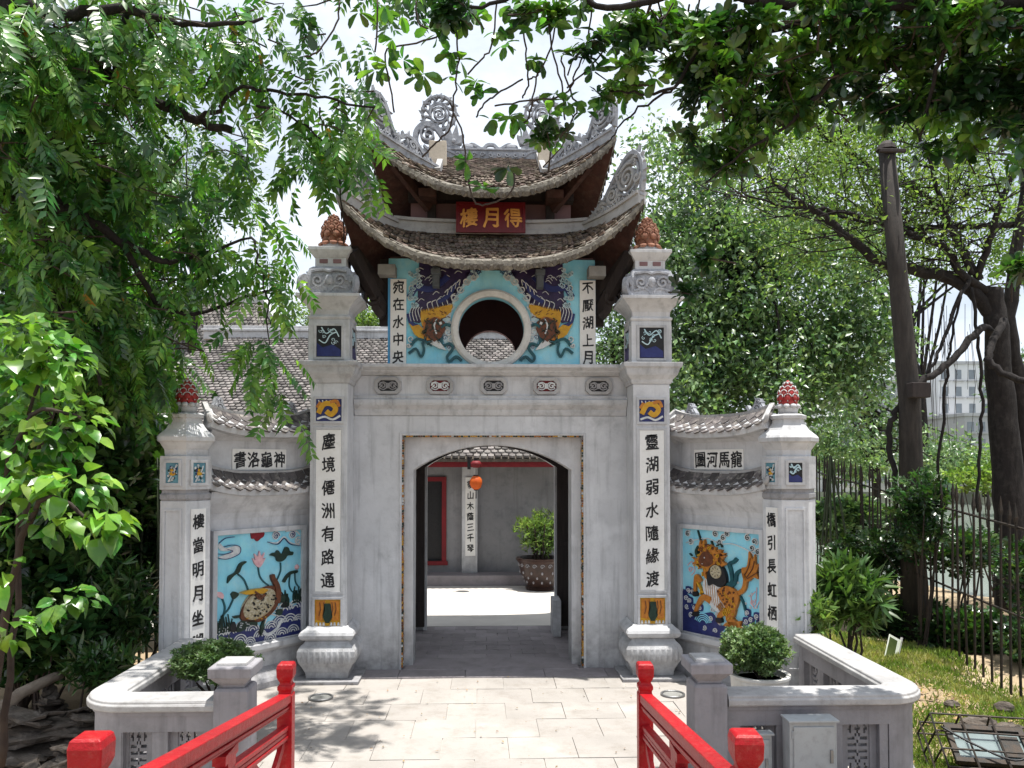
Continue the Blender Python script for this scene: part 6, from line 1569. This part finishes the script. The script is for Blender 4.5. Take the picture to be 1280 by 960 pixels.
crown_tree('roadside_tree', 'light green bushy tree rising just behind the roof ridge left of the pavilion', g, [g, P(462,500,23), P(462,440,23)], [(462,402,23,34,20,.9,420),(500,410,23,26,14,.8,200),(405,400,23,30,16,.8,200),(375,395,23,24,14,.6,120)], SML, .12, L_YEL, 5, r0=.12)
g = G(40, 12)
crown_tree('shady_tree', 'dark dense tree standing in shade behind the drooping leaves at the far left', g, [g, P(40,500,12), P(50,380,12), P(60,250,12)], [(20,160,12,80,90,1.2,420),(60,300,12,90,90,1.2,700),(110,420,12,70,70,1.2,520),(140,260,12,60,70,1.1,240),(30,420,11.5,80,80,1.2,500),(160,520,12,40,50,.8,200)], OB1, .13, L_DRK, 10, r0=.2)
g = G(250, 25)
crown_tree('pale_tree', 'tall fine-leaved tree fading in the sky behind the left tree', g, [g, P(240,440,25), P(250,330,25), P(265,240,25)], [(230,250,25,80,70,1.6,500),(290,240,25,40,50,1.2,160),(200,180,25,70,60,1.4,300),(130,230,25,80,90,1.5,620),(80,330,25,80,80,1.5,500)], SML, .13, L_MID, 6, r0=.16)
# sparse branchy tree at right with long spreading limbs
rng = np.random.default_rng(7)
g = Vector((P(1262, 700, 11.5).x, P(1262, 700, 11.5).y, -.3)); t = thing('spreading_tree', 'dark trunked tree with long bare limbs spreading left and yellow-green leaves', 'tree', g)
def limb(pts, r0, r1, name='limb', k=5, n=8, jit=.012, mat=BARK):
    q = jig([P(x, y, dd*1.2) for x, y, dd in pts], rng, jit, k); N = len(q); m = MB(); local_tube(m, q, [(r0+(r1-r0)*i/(N-1))*1.1 for i in range(N)], g, n); part(name, m, mat, t, smooth=True); return q
limb([(1266,760,9.6),(1262,640,9.6),(1256,540,9.6),(1250,470,9.6),(1246,410,9.6),(1240,360,9.6)], .21, .13, 'trunk', n=12)
limb([(1290,760,9.7),(1285,620,9.7),(1275,500,9.7),(1262,410,9.7),(1268,330,9.7),(1282,240,9.7),(1290,120,9.7),(1310,20,9.7),(1300,-80,9.7)], .14, .025, 'trunk', n=10)
LQ = []
for pts, r0, r1 in [([(1246,400,9.6),(1215,362,9.6),(1178,345,9.6),(1130,335,9.5),(1097,326,9.5),(1059,297,9.4),(1030,271,9.4),(992,249,9.3),(972,230,9.3),(944,218,9.3)], .1, .018), ([(1240,370,9.6),(1200,340,9.5),(1183,311,9.5),(1135,292,9.4),(1087,273,9.4),(1030,263,9.4),(982,258,9.3),(925,240,9.3)], .06, .01),
    ([(1285,280,9.8),(1231,283,9.8),(1183,283,9.8),(1130,285,9.8),(1070,275,9.7),(1006,261,9.6)], .05, .01), ([(1225,350,9.6),(1207,316,9.7),(1174,259,9.8),(1130,230,9.9),(1083,206,10),(1030,168,10),(992,120,10)], .055, .01), ([(1222,345,9.6),(1240,290,9.5),(1260,230,9.4),(1280,190,9.3)], .05, .03),
    ([(1215,345,9.6),(1183,268,9.6),(1164,211,9.6),(1145,158,9.6),(1120,100,9.6)], .04, .012), ([(1246,420,9.4),(1229,410,9.2),(1207,431,9.1),(1180,458,9),(1155,474,8.9),(1135,492,8.9),(1122,510,8.9),(1113,530,8.9),(1112,560,8.9),(1118,600,8.9),(1122,680,9)], .05, .03),
    ([(1212,350,9.5),(1196,380,9.4),(1185,410,9.4),(1172,440,9.3),(1160,470,9.2)], .03, .02), ([(1214,360,9.5),(1222,420,9.4),(1228,500,9.4),(1224,560,9.4),(1222,640,9.4)], .022, .02), ([(1255,400,9.3),(1235,440,9),(1245,460,8.9),(1290,480,8.7)], .05, .04), ([(1200,370,9.5),(1190,430,9.5),(1183,470,9.5),(1176,540,9.5),(1170,620,9.5)], .016, .02)]:
    LQ.append(limb(pts, r0, r1))
m = MB(); ends = []
for q in LQ[:6]:
    for k in range(30):
        b = q[int(rng.integers(3, len(q)))]; d = Vector(rng.normal(0, 1, 3)); d.z = abs(d.z)*.5+d.z*.3; d.x -= .5; d.normalize(); L = rng.uniform(.5, 1.5)
        p1 = b + d*L*.5 + Vector(rng.normal(0, .08, 3)); p2 = b + d*L + Vector(rng.normal(0, .15, 3)); local_tube(m, smoothpts([tuple(b), tuple(p1), tuple(p2)], 3), [.014,.012,.01,.009,.007,.006,.004], g, 4); ends.append((p2, d))
        for j in range(3):
            d2 = (d + Vector(rng.normal(0, .6, 3))).normalized(); p3 = p1 + d2*rng.uniform(.3, .7); m.tube([p1-g, p3-g], [.006, .003], 4); ends.append((p3, d2))
part('branchlet', m, BARK, t, stuff=True)
pe = np.array([tuple(e[0]) for e in ends]); de = np.array([tuple(e[1]) for e in ends])
k = 7; P2_ = np.repeat(pe, k, 0) + rng.normal(0, .16, (len(pe)*k, 3)); scatter('foliage', SML, P2_, unit(rng.normal(0, 1, (len(P2_), 3))), rng.uniform(.05, .1, len(P2_)), L_YEL, t, rng, .8)
cl = [(1000,190,12,90,60,.8,420),(1090,240,12,80,60,.8,300),(1010,300,12.5,70,60,.8,240),(940,160,12,50,60,.6,220),(1180,230,12,60,50,.8,160),(1090,160,12,90,40,.8,280),(1300,60,12,90,90,1.0,420),(1310,-40,12,90,70,1.0,300),(1360,180,12,60,70,1.0,240)]
pos, D = cluster_points(cl, rng); P2_ = np.repeat(pos, 4, 0) + rng.normal(0, .1, (len(pos)*4, 3)); scatter('foliage', SML, P2_, unit(rng.normal(0, 1, (len(P2_), 3))), rng.uniform(.05, .1, len(P2_)), L_YEL, t, rng, .8)
m = MB()
for i in range(26):
    x = rng.uniform(1150, 1215); y = rng.uniform(370, 420); p = P(x, y, rng.uniform(11, 11.8)); L = rng.uniform(.5, 1.8); pts = [p, p + Vector((rng.normal(0,.03), 0, -L*.5)), p + Vector((rng.normal(0,.05), 0, -L))]; local_tube(m, pts, [.004,.004,.003], g, 4)
part('aerial_root', m, TWIG, t, stuff=True)
# old pole
g = Vector((P(1142, 700, 10.6).x, P(1142, 700, 10.6).y, -.2)); t = thing('wooden_pole', 'thick dark weathered pole with a small crossarm, leaning among the right trees', 'pole', g)
a, b = P(1108, 186, 10.6), P(1137, 500, 10.6); m = MB(); local_tube(m, [g, b, (a+b)/2, a], [.17, .14, .12, .105], g, 12); part('shaft', m, pm('pole_wood', (.055,.047,.042), (.025,.022,.02), 5, .9, .6, 25, c3=(.02,.02,.02), s3=9, f3=.8, stretch=(4,4,.7)), t, smooth=True)
m = MB(); q = a-g; m.box(q.x-.16, q.x+.2, q.y-.15, q.y-.1, q.z-.1, q.z-.05); part('crossarm', m, WOOD, t, bevel=.01)
m = MB(); m.stack([(q.z-.02,.13),(q.z+.04,.11),(q.z+.1,.05)], 10, q.x, q.y); part('cap', m, WOOD, t)
m = MB(); p = P(1140, 490, 10.4)-g; m.box(p.x-.05, p.x+.2, p.y-.1, p.y+.05, p.z-.08, p.z+.12); part('strapped_box', m, WOOD, t, bevel=.01)

# ---------------------------------------------------------------- left bright shrub with round leaves
rng = np.random.default_rng(12)
loc = Vector((-4.0, -5.4, 0)); loc.z = -.1; t = thing('round_leaved_shrub', 'bright lime green shrub with big round leaves at the left edge', 'shrub', loc)
STM = [[(0,960,4.2),(20,760,4.2),(30,560,4.2),(60,430,4.2)], [(-20,900,4.1),(0,640,4.0),(40,520,4.0),(100,520,4.0)], [(-10,900,4.0),(20,700,3.9),(60,620,3.8),(120,660,3.8)], [(0,800,4.3),(40,600,4.4),(70,480,4.4),(30,420,4.4)]]
for s in STM:
    q = jig([P(*p) for p in s], rng, .006, 5); m = MB(); local_tube(m, q, [.022-.001*i for i in range(len(q))], loc, 6); part('stem', m, TWIG, t, smooth=True)
cl = [(35,420,4.2,50,24,.25,90),(80,455,4.2,30,40,.2,60),(20,470,4.2,45,45,.3,90),(95,530,4.1,30,40,.2,50),(50,550,4.1,50,45,.25,80),(35,600,4.0,50,26,.25,70),(100,610,3.9,36,22,.2,50),(128,655,3.8,28,20,.15,34),(70,650,3.9,46,20,.2,40),(8,560,4.1,24,60,.2,50),(8,790,3.6,14,22,.1,12),(8,720,3.8,10,20,.1,8),(90,750,5.2,30,14,.15,24),(60,770,5.2,20,14,.15,14)]
pos, D = cluster_points(cl, rng); DD = unit(D*np.array([1,1,.4]) + np.array([.25,-.3,-.15])); pk = rng.permutation(len(pos)); A_, B_ = pk[:295], pk[295:]
single('round_leaf', RND, pos[A_], DD[A_], rng.uniform(.05, .115, len(A_)), L_BRI, t, rng, .45)
scatter('foliage', RND, pos[B_], DD[B_], rng.uniform(.05, .115, len(B_)), L_BRI, t, rng, .45)
# ---------------------------------------------------------------- undergrowth, left and right
def bush(name, label, px, py, d, w_, h_, dep, n, tm, size, mat, seed, group, stems=6, up=.5, zb=-.1):
    rng = np.random.default_rng(seed); c = P(px, py, d); loc = Vector((c.x, c.y, zb)); t = thing(name, label, 'plant', loc, group=group)
    m = MB()
    for i in range(stems):
        e = Vector((c.x+rng.normal(0, w_*.4), c.y+rng.normal(0, dep*.4), c.z+rng.uniform(-.3,.6)*h_)); local_tube(m, [loc+Vector((rng.normal(0,.05),rng.normal(0,.05),0)), (loc+e)/2+Vector((rng.normal(0,.08),0,0)), e], [.018,.013,.006], loc, 5)
    part('stem', m, TWIG, t, stuff=True)
    q = unit(rng.normal(0, 1, (n, 3)))*(rng.random((n, 1))**(1/2)); pos = np.array(c) + q*np.array([w_, dep, h_]); pos[:, 2] = np.maximum(pos[:, 2], zb+.03)
    scatter('foliage', tm, pos, unit(q*np.array([1,1,.5]) + np.array([0,0,up]) + rng.normal(0, .3, (n, 3))), rng.uniform(size*.7, size*1.3, n), mat, t, rng, .5)
    return t
UL = 'understorey plants behind the left balustrade'
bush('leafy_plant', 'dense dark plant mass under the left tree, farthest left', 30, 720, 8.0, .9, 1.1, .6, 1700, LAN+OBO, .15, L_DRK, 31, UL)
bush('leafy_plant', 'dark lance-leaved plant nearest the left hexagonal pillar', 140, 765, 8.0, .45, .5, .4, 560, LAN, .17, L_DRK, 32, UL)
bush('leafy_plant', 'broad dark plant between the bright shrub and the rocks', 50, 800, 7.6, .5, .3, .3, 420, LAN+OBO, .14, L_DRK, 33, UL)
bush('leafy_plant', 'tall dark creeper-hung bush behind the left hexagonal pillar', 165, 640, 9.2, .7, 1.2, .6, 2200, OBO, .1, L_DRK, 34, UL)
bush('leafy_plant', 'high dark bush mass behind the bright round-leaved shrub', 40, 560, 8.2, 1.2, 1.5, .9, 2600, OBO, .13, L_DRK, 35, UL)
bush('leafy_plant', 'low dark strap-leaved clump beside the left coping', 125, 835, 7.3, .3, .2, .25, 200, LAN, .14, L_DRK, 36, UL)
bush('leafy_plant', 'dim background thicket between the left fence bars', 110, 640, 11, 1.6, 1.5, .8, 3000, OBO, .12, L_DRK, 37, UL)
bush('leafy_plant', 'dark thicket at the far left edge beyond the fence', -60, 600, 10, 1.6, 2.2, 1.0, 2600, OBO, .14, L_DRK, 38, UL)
UR = 'understorey plants behind the right balustrade'
bush('strap_leaved_shrub', 'light green strap-leaved shrub right of the right hexagonal pillar', 1060, 745, 8.2, .38, .34, .35, 480, LAN, .19, L_DRA, 41, UR, up=.2)
bush('strap_leaved_shrub', 'pale yellow-green young shrub touching the right hexagonal pillar', 1018, 770, 7.9, .16, .22, .2, 120, LAN, .14, L_YEL, 42, UR)
for i, (px, py, d, w_, h_, n, lab) in enumerate([(1130,775,10.8,.7,.35,900,'dark low plants between the strap-leaved shrub and the leaning sign'), (1215,790,9.9,.7,.3,700,'dark low plants at the foot of the right fence'), (1150,640,9.9,.4,.6,420,'creeper wound round the foot of the dark pole'), (1200,690,10.5,.9,.35,330,'loose thicket behind the right fence'),
     (1090,700,11,.8,.45,600,'bushy plants behind the strap-leaved shrub'), (1060,650,13,.9,.4,500,'sunny green bushes beyond the fence'), (1285,720,9.2,.35,.5,260,'dark creeper on the foot of the right trunk'), (1240,600,14,1.2,.3,260,'light bushes near the water'), (1300,800,8.8,.5,.35,420,'dark plants at the right edge of the grass')]):
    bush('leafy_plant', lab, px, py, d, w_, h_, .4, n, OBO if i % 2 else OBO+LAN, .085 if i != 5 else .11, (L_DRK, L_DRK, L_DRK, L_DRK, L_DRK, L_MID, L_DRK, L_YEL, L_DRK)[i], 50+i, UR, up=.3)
# ---------------------------------------------------------------- potted shrubs on the planters
def potted(px, d, zr, R, hgt, label, cpx, cpy, rx, ry, seed, mat=L_BOX):
    c = P(px, 700, d); t = thing('potted_shrub', label, 'potted plant', (c.x, c.y, 0), group='round clipped shrubs in white pots')
    m = MB(); m.stack([(0,R*.7),(.03,R*.72),(hgt*.4,R*.86),(hgt*.8,R*.97),(hgt-.03,R),(hgt-.02,R*1.06),(hgt,R*1.06),(hgt,R*.9),(hgt-.05,R*.88)], 28); part('pot', m, POTW, t, smooth=False)
    m = MB(); m.stack([(hgt-.06,R*.86),(hgt-.05,R*.86)], 20); part('soil', m, SOIL, t)
    rng = np.random.default_rng(seed); k = P(cpx, cpy, d); k = np.array(k); n = 2800
    q = unit(rng.normal(0, 1, (n, 3)))*(rng.uniform(.55, 1.0, (n, 1))); q *= (1+.1*np.sin(q[:, :1]*7)+.08*np.sin(q[:, 1:2]*9+q[:, 2:3]*6)); pos = k + q*np.array([rx, rx*.9, ry]); pos = pos[(pos[:, 2] > hgt+.0) | (np.hypot(pos[:, 0]-c.x, pos[:, 1]-c.y) < R*.8) & (pos[:, 2] > hgt-.05)]
    q = (pos-k); scatter('foliage', [tmpl_rosette(5, 3, 'x', .6), tmpl_rosette(4, 5, 'x', .5)], pos, unit(q+rng.normal(0, .15, q.shape)), rng.uniform(.025, .042, len(pos)), mat, t, rng, .6)
    m = MB()
    for i in range(8): a = i*.8; m.tube([(0,0,hgt-.05),(cos(a)*rx*.4, sin(a)*rx*.4, hgt+ry*.6)], [.012,.006], 5)
    part('stem', m, TWIG, t, stuff=True)
potted(268, 6.75, .49, .3, .47, 'low wide clipped shrub in a white pot inside the left balustrade', 268, 826, .34, .16, 61)
potted(948, 6.75, .6, .24, .6, 'taller rounded shrub in a white pot inside the right balustrade', 945, 812, .29, .2, 62)
c = P(676, 690, 15.2); t = thing('potted_tree', 'small sunlit leafy tree in a dark brown ornamented pot in the courtyard', 'potted plant', (c.x, c.y, 0))
m = MB(); m.stack([(0,.28),(.05,.3),(.08,.26),(.3,.38),(.52,.43),(.56,.47),(.6,.47),(.6,.4),(.55,.39)], 24); part('pot', m, POTB, t, smooth=False)
m = MB()
for k in range(18):
    a = 2*pi*k/18; m.stroke([(p[0], p[1]) for p in spiral(0, 0, .045, 1.2, 0, 10, 1)], .014, -.012, .006, Matrix.Rotation(a, 4, 'Z') @ Matrix.Translation((0, -.42, .47))); 
for j in range(3):
    for k in range(12):
        a = 2*pi*(k+.5*j)/12; rr_ = .29+.04*j+.02; m.blob((cos(a)*rr_, sin(a)*rr_, .16+j*.09), (.02,.02,.03), 6, 4)
part('pot_relief', m, PLB, t, stuff=True)
m = MB()
for i in range(9): a = i*.7; m.tube([(cos(a)*.1, sin(a)*.1, .55), (cos(a)*.2, sin(a)*.2, .9), (cos(a)*.3, sin(a)*.3, 1.25)], [.025,.02,.01], 5)
part('stem', m, TWIG, t, stuff=True)
rng = np.random.default_rng(63); cl = [(662,665,15.2,22,20,.35,110),(678,655,15.2,24,18,.4,130),(690,672,15.2,20,24,.35,120),(676,680,15.2,26,16,.4,90)]; pos, D = cluster_points(cl, rng)
scatter('foliage', LAN, pos, unit(D+np.array([0,0,.5])), rng.uniform(.08, .15, len(pos)), L_YEL, t, rng, .4)

# ---------------------------------------------------------------- iron fences
def fence(A, B, zt0, zt1, n, label, mat, seed):
    r = random.Random(seed); A = Vector(A); B = Vector(B); t = thing('iron_fence', label, 'fence', A, group='spiked iron fences'); d = B-A
    for k, f in enumerate((.42, .86)):
        m = MB(); h0, h1 = zt0*f, zt1*f; m.tube([Vector((0,0,h0)), d*.5 + Vector((0,0,(h0+h1)/2-.01)), d + Vector((0,0,h1))], .014, 6); part('rail', m, mat, t)
    q = MB(); q.tube([(0,0,-.3),(0,0,.93)], .015, 6); q.stack([(.9,.012),(.925,.017),(1.0,.002)], 4); me = q.mesh('bar'); mlist(me, mat)
    for i in range(n):
        u = (i+.5)/n; h = zt0+(zt1-zt0)*u + r.uniform(-.04, .04); p = d*u; inst('bar', me, t, Matrix.Translation(p) @ Matrix.Rotation(r.uniform(-.02,.02), 4, 'Y') @ Matrix.Diagonal((1, 1, h, 1)))
    return t
fence((5.15,-2.3,0), (6.35,6.2,0), 1.95, 2.6, 44, 'black spiked iron fence running back beside the grass at the right', IRON, 71)
fence((-6.2,-1.0,0), (-3.6,2.2,0), 2.3, 2.7, 20, 'dark green iron fence behind the plants at the left', BAMB, 72)
t = thing('leaning_poles', 'dark green poles leaning together into a tripod inside the right fence', 'poles', P(1035, 700, 12.5))
c = P(1038, 570, 12.3)-t.location
for k, (dx, dy) in enumerate(((-.25,0),(.3,.1),(.0,.3),(-.1,-.3),(.5,-.2))):
    m = MB(); m.tube([(dx, dy, -1.2), (c.x+dx*.02, c.y, c.z)], [.022,.016], 6); part('pole', m, BAMB, t)
for k, (x0, x1, yt) in enumerate(((118,116,520),(136,132,470),(150,151,500),(163,158,430),(174,176,520),(184,181,455),(194,197,540))):
    a_, b_ = P(x0, 780, 8.6+.15*(k % 3)), P(x1, yt, 8.6+.15*(k % 3)); t = thing('green_cane', ('thin green cane nearest the bright shrub', 'second green cane from the bright shrub', 'third green cane, upright and short', 'tallest green cane, at the middle of the row', 'short cane just right of the tallest', 'tall green cane close to the hexagonal pillar', 'green cane touching the edge of the left hexagonal pillar')[k], 'cane', a_, group='thin green canes left of the left hexagonal pillar')
    m = MB(); m.tube([Vector((0,0,-.8)), (b_-a_)*.5+Vector((.02,0,0)), b_-a_], [.016,.015,.011], 6); part('stalk', m, BAMB, t, smooth=True)
# ---------------------------------------------------------------- far shore: buildings and trees
def block(px0, px1, pyt, d, mat, label, rows, cols, seed, dep=12, base=-1, ww=.45, group='far lakeside buildings'):
    a, b = P(px0, pyt, d), P(px1, pyt, d); w_ = b.x-a.x; h = a.z-base; t = thing('apartment_building', label, 'building', (a.x, a.y, base), group=group)
    m = MB(); m.box(0, w_, 0, dep, 0, h); wl = part('wall', m, mat, t)
    m = MB(); m.box(-.2, w_+.2, -.25, dep, h, h+.35); part('roof', m, FARG, t)
    q = MB(); cw, ch = w_/cols, (h-1.0)/rows; q.box(-cw*ww/2, cw*ww/2, -.03, 0, 0, ch*.55); me = q.mesh('window'); mlist(me, WIN); q2 = MB(); q2.box(-cw*.42, cw*.42, -.35, 0, -.12, .0); me2 = q2.mesh('balcony_slab'); mlist(me2, FARG)
    for j in range(rows):
        for i in range(cols):
            inst('window', me, t, Matrix.Translation((cw*(i+.5), -.002, .8+ch*j+ch*.2)))
        if seed % 2:
            for i in range(cols): inst('balcony_slab', me2, t, Matrix.Translation((cw*(i+.5), -.002, .75+ch*j+ch*.15)))
    return t
block(1172, 1240, 455, 100, FARW, 'tall white apartment block across the lake between the pole and the trunk', 7, 4, 1)
block(1206, 1262, 520, 92, FARG, 'lower grey balconied block in front of the white one', 4, 4, 1, ww=.6)
block(1096, 1122, 478, 96, FARG, 'narrow grey slab building just left of the dark pole', 6, 2, 2)
block(1052, 1088, 500, 90, FARW, 'white house with rows of windows between the fence and the leafy tree', 5, 3, 1)
block(1000, 1050, 540, 94, FARW, 'low pale house half hidden by the leafy tree', 3, 4, 2)
for i, (px, py, d, rx, ry, lab) in enumerate([(1075,575,80,30,14,'small green lakeside tree left of the pole'), (1180,580,80,28,18,'round green lakeside tree below the white block'), (1230,585,78,26,16,'bright green lakeside tree beside the trunk'), (1030,560,82,26,22,'lakeside tree behind the spiked fence'), (1290,560,80,30,30,'lakeside tree at the right edge'), (1270,480,60,14,40,'tall yellow-green tree beyond the trunk')]):
    g = G(px, d); g.z = -.9
    crown_tree('lakeside_tree', lab, g, [g, P(px, py+ry*.6, d), P(px, py, d)], [(px, py, d, rx, ry, 2, 330), (px+rx*.5, py+ry*.3, d, rx*.6, ry*.6, 1.6, 140)], SML, .42, L_MID if i % 2 else L_YEL, 80+i, group='trees along the far shore', branch_n=8, r0=.22)
# ---------------------------------------------------------------- grass, rocks, sign, caged floodlight
rng = np.random.default_rng(90); n = 70000
x = rng.uniform(3.1, 5.6, n); y = rng.uniform(-3.8, 1.6, n); f = np.sin(x*3.1+y*1.3)+np.sin(y*2.7-x)+rng.normal(0, .8, n); k = (f > -.3) & (x > 3.1); x, y = x[k], y[k]
z = np.array([gh(a, b) for a, b in zip(x, y)]); bl = [(np.array([(0,-.12,0),(.5,-.09,.0),(1,0,-.08),(1,0,-.08),(.5,.09,.0),(0,.12,0)]), np.array([[0,1,4,5],[1,2,3,4]]))]
o = scatter('grass', bl, np.stack([x, y, z-.005], 1), unit(np.stack([rng.normal(0,.5,len(x)), rng.normal(0,.5,len(x)), np.ones(len(x))], 1)), rng.uniform(.03, .085, len(x)), GRASS, None, rng, .6, up=(1,0,0)); 
n = 2600; x = rng.uniform(3.3, 5.2, n); y = rng.uniform(-4.2, 0, n); z = np.array([gh(a, b) for a, b in zip(x, y)])
o = scatter('leaf_litter', SML, np.stack([x, y, z+.012], 1), unit(np.stack([rng.normal(0,1,n), rng.normal(0,1,n), rng.normal(0,.15,n)], 1)), rng.uniform(.03, .07, n), pm('dry_leaf', (.2,.12,.05), (.34,.24,.12), 4, .8, 0, 10, island=.5), None, rng, .3)
n = 150; x = rng.uniform(-2.4, 2.4, n); y = -3.6 + 3.3*rng.random(n)**1.0
o = scatter('fallen_leaf_litter', SML, np.stack([x, y, np.full(n, .016)], 1), unit(np.stack([rng.normal(0,1,n), rng.normal(0,1,n), rng.normal(0,.08,n)], 1)), rng.uniform(.012, .04, n), bpy.data.materials['dry_leaf'], None, rng, .2)
def rock(px, py, d, sx, sy, sz, label, seed, rz=0, group='layered rocks left of the balustrade'):
    r = random.Random(seed); c = P(px, py, d); t = thing('rock', label, 'rock', (c.x, c.y, gh(c.x, c.y)-.04), rz, group=group)
    n = int(5+sz*18); z = 0
    for i in range(n):
        m = MB(); k = (1-.6*(i/n)**1.2)*r.uniform(.8, 1.1); h = sz/n; N = 13; a0 = r.uniform(0, 6); rr_ = [r.uniform(.6, 1.12) for _ in range(N)]; ox, oy = r.uniform(-.16,.16)*sx, r.uniform(-.16,.16)*sy
        ring = lambda kk, zz: [(ox+sx*k*kk*rr_[j]*cos(a0+2*pi*j/N), oy+sy*k*kk*rr_[j]*sin(a0+2*pi*j/N), zz+r.uniform(-.012,.012)+.12*sx*kk*cos(a0+2*pi*j/N+a0)) for j in range(N)]
        vs = ring(.93, z)+ring(1, z+h*.5)+ring(.9, z+h*.97); m.add(vs, [(b*N+j, b*N+(j+1) % N, (b+1)*N+(j+1) % N, (b+1)*N+j) for b in range(2) for j in range(N)] + [tuple(2*N+j for j in range(N))]); part('stone_layer', m, ROCKM, t); z += h
for i, (px, py, d, sx, sy, sz, lab) in enumerate([(35,900,6.9,.5,.3,.42,'wide layered brown rock at the bottom left corner'), (100,880,7.0,.28,.25,.4,'layered rock against the left balustrade corner'), (88,925,6.35,.32,.2,.28,'flat layered rock in front of the left balustrade corner'), (10,940,6.2,.4,.25,.24,'low flat rock nearest the camera at bottom left'), (65,870,7.5,.3,.2,.4,'small layered rock behind the others in the plants')]):
    rock(px, py, d, sx, sy, sz, lab, 100+i, i*.5)
a, b = P(-30, 905, 6.7), P(75, 842, 7.5); t = thing('fallen_log', 'pale fallen log lying across the rocks at the left', 'log', a); m = MB(); local_tube(m, jig([a, (a+b)/2+Vector((0,0,.03)), b], np.random.default_rng(5), .008, 4), [.06,.058,.056,.054,.052,.05,.048,.045,.04], Vector(a), 9); part('trunk', m, pm('log_bark', (.3,.25,.2), (.17,.13,.1), 5, .9, .6, 20), t, smooth=True)
for i, (px, py, s) in enumerate(((1225,925,.16),(1262,930,.13),(1255,905,.1),(1190,900,.07),(1275,955,.12))):
    c = PG(px, py); t = thing('pale_stone', ('rough grey stone touching the floodlight cage', 'rough grey stone at the right edge behind the cage', 'small stone above the cage corner', 'little stone left of the cage', 'stone at the bottom right corner')[i], 'stone', (c.x, c.y, gh(c.x, c.y)), group='loose stones by the floodlight'); m = MB(); m.blob((0,0,s*.4), (s, s*.8, s*.55), 9, 6, .16, random.Random(i)); part('boulder', m, ROCKM, t)
# leaning sign
c = PG(1112, 833); t = thing('leaning_sign', 'small white and green notice board leaning in the grass', 'sign', c); t.rotation_euler = (rad(-12), rad(28), rad(15))
m = MB(); m.box(-.1, .1, 0, .012, .06, .36); part('panel', m, CLOTHW, t, bevel=.003); m = MB(); m.box(-.09, .03, -.004, -.001, .08, .33); part('green_print', m, L_YEL, t); m = MB(); m.box(.085, .105, .0, .02, -.1, .4); part('stake', m, COP, t)
# caged floodlight
c = PG(1232, 962); t = thing('caged_floodlight', 'black floodlight inside a wire cage lying on the grass at the bottom right', 'floodlight', (c.x, c.y, gh(c.x, c.y)+.02), rad(-14))
W_, D_, H_ = .36, .26, .26
MT = Matrix.Translation((0,0,.05)) @ Matrix.Rotation(rad(30), 4, 'X')
m = MB(); m.add([MT @ Vector(p) for p in ((-.27,-.17,.17),(.27,-.17,.17),(.27,.17,.17),(-.27,.17,.17),(-.16,-.1,0),(.16,-.1,0),(.16,.1,0),(-.16,.1,0))], [(0,1,5,4),(1,2,6,5),(2,3,7,6),(3,0,4,7),(4,5,6,7)]); part('housing', m, INK, t)
m = MB(); ringpoly(m, [(-.28,-.18),(.28,-.18),(.28,.18),(-.28,.18)], [(-.24,-.14),(.24,-.14),(.24,.14),(-.24,.14)], -.2, -.16, MT @ Matrix(((1,0,0,0),(0,0,1,0),(0,-1,0,0),(0,0,0,1)))); part('bezel', m, IRON, t)
m = MB(); m.box(-.25, .25, -.15, .15, .168, .175, MT); part('glass', m, GLASS, t)
m = MB(); m.box(.08, .22, -.1, .1, .176, .186, MT); part('driver_plate', m, IRON, t)
cg = lambda x, y, z: MT @ Vector((x*W_, y*D_, z*H_-.04)); Z = MT @ Vector((0,0,0))
edges = []
for y in (-1, -.33, .33, 1): edges.append(((-1,y,1),(1,y,1)))
for x in (-1, -.4, .2, 1): edges.append(((x,-1,1),(x,1,1)))
for z in (0, .5): edges += [((-1.15,-1.1,z),(1.15,-1.1,z)), ((-1.15,1.1,z),(1.15,1.1,z)), ((-1.15,-1.1,z),(-1.15,1.1,z)), ((1.15,-1.1,z),(1.15,1.1,z))]
for x in (-1, -.4, .2, 1): edges += [((x,-1,1),(x*1.15,-1.1,0)), ((x,1,1),(x*1.15,1.1,0))]
for y in (-.33, .33): edges += [((-1,y,1),(-1.15,y,0)), ((1,y,1),(1.15,y,0))]
for a, b in edges: m = MB(); m.tube([cg(*a), cg(*b)], .008, 5); part('cage_wire', m, IRON, t)
m = MB(); m.tube(smoothpts([tuple(cg(-.9,.4,1.1)), tuple(cg(-.4,-.2,1.12)), tuple(cg(.3,-.7,1.1)), tuple(cg(.9,-.2,1.12)), tuple(cg(1.3,.5,.6))], 6), .009, 6); part('cable', m, INK, t, smooth=True)
bpy.data.objects.remove(_fo, do_unlink=True)
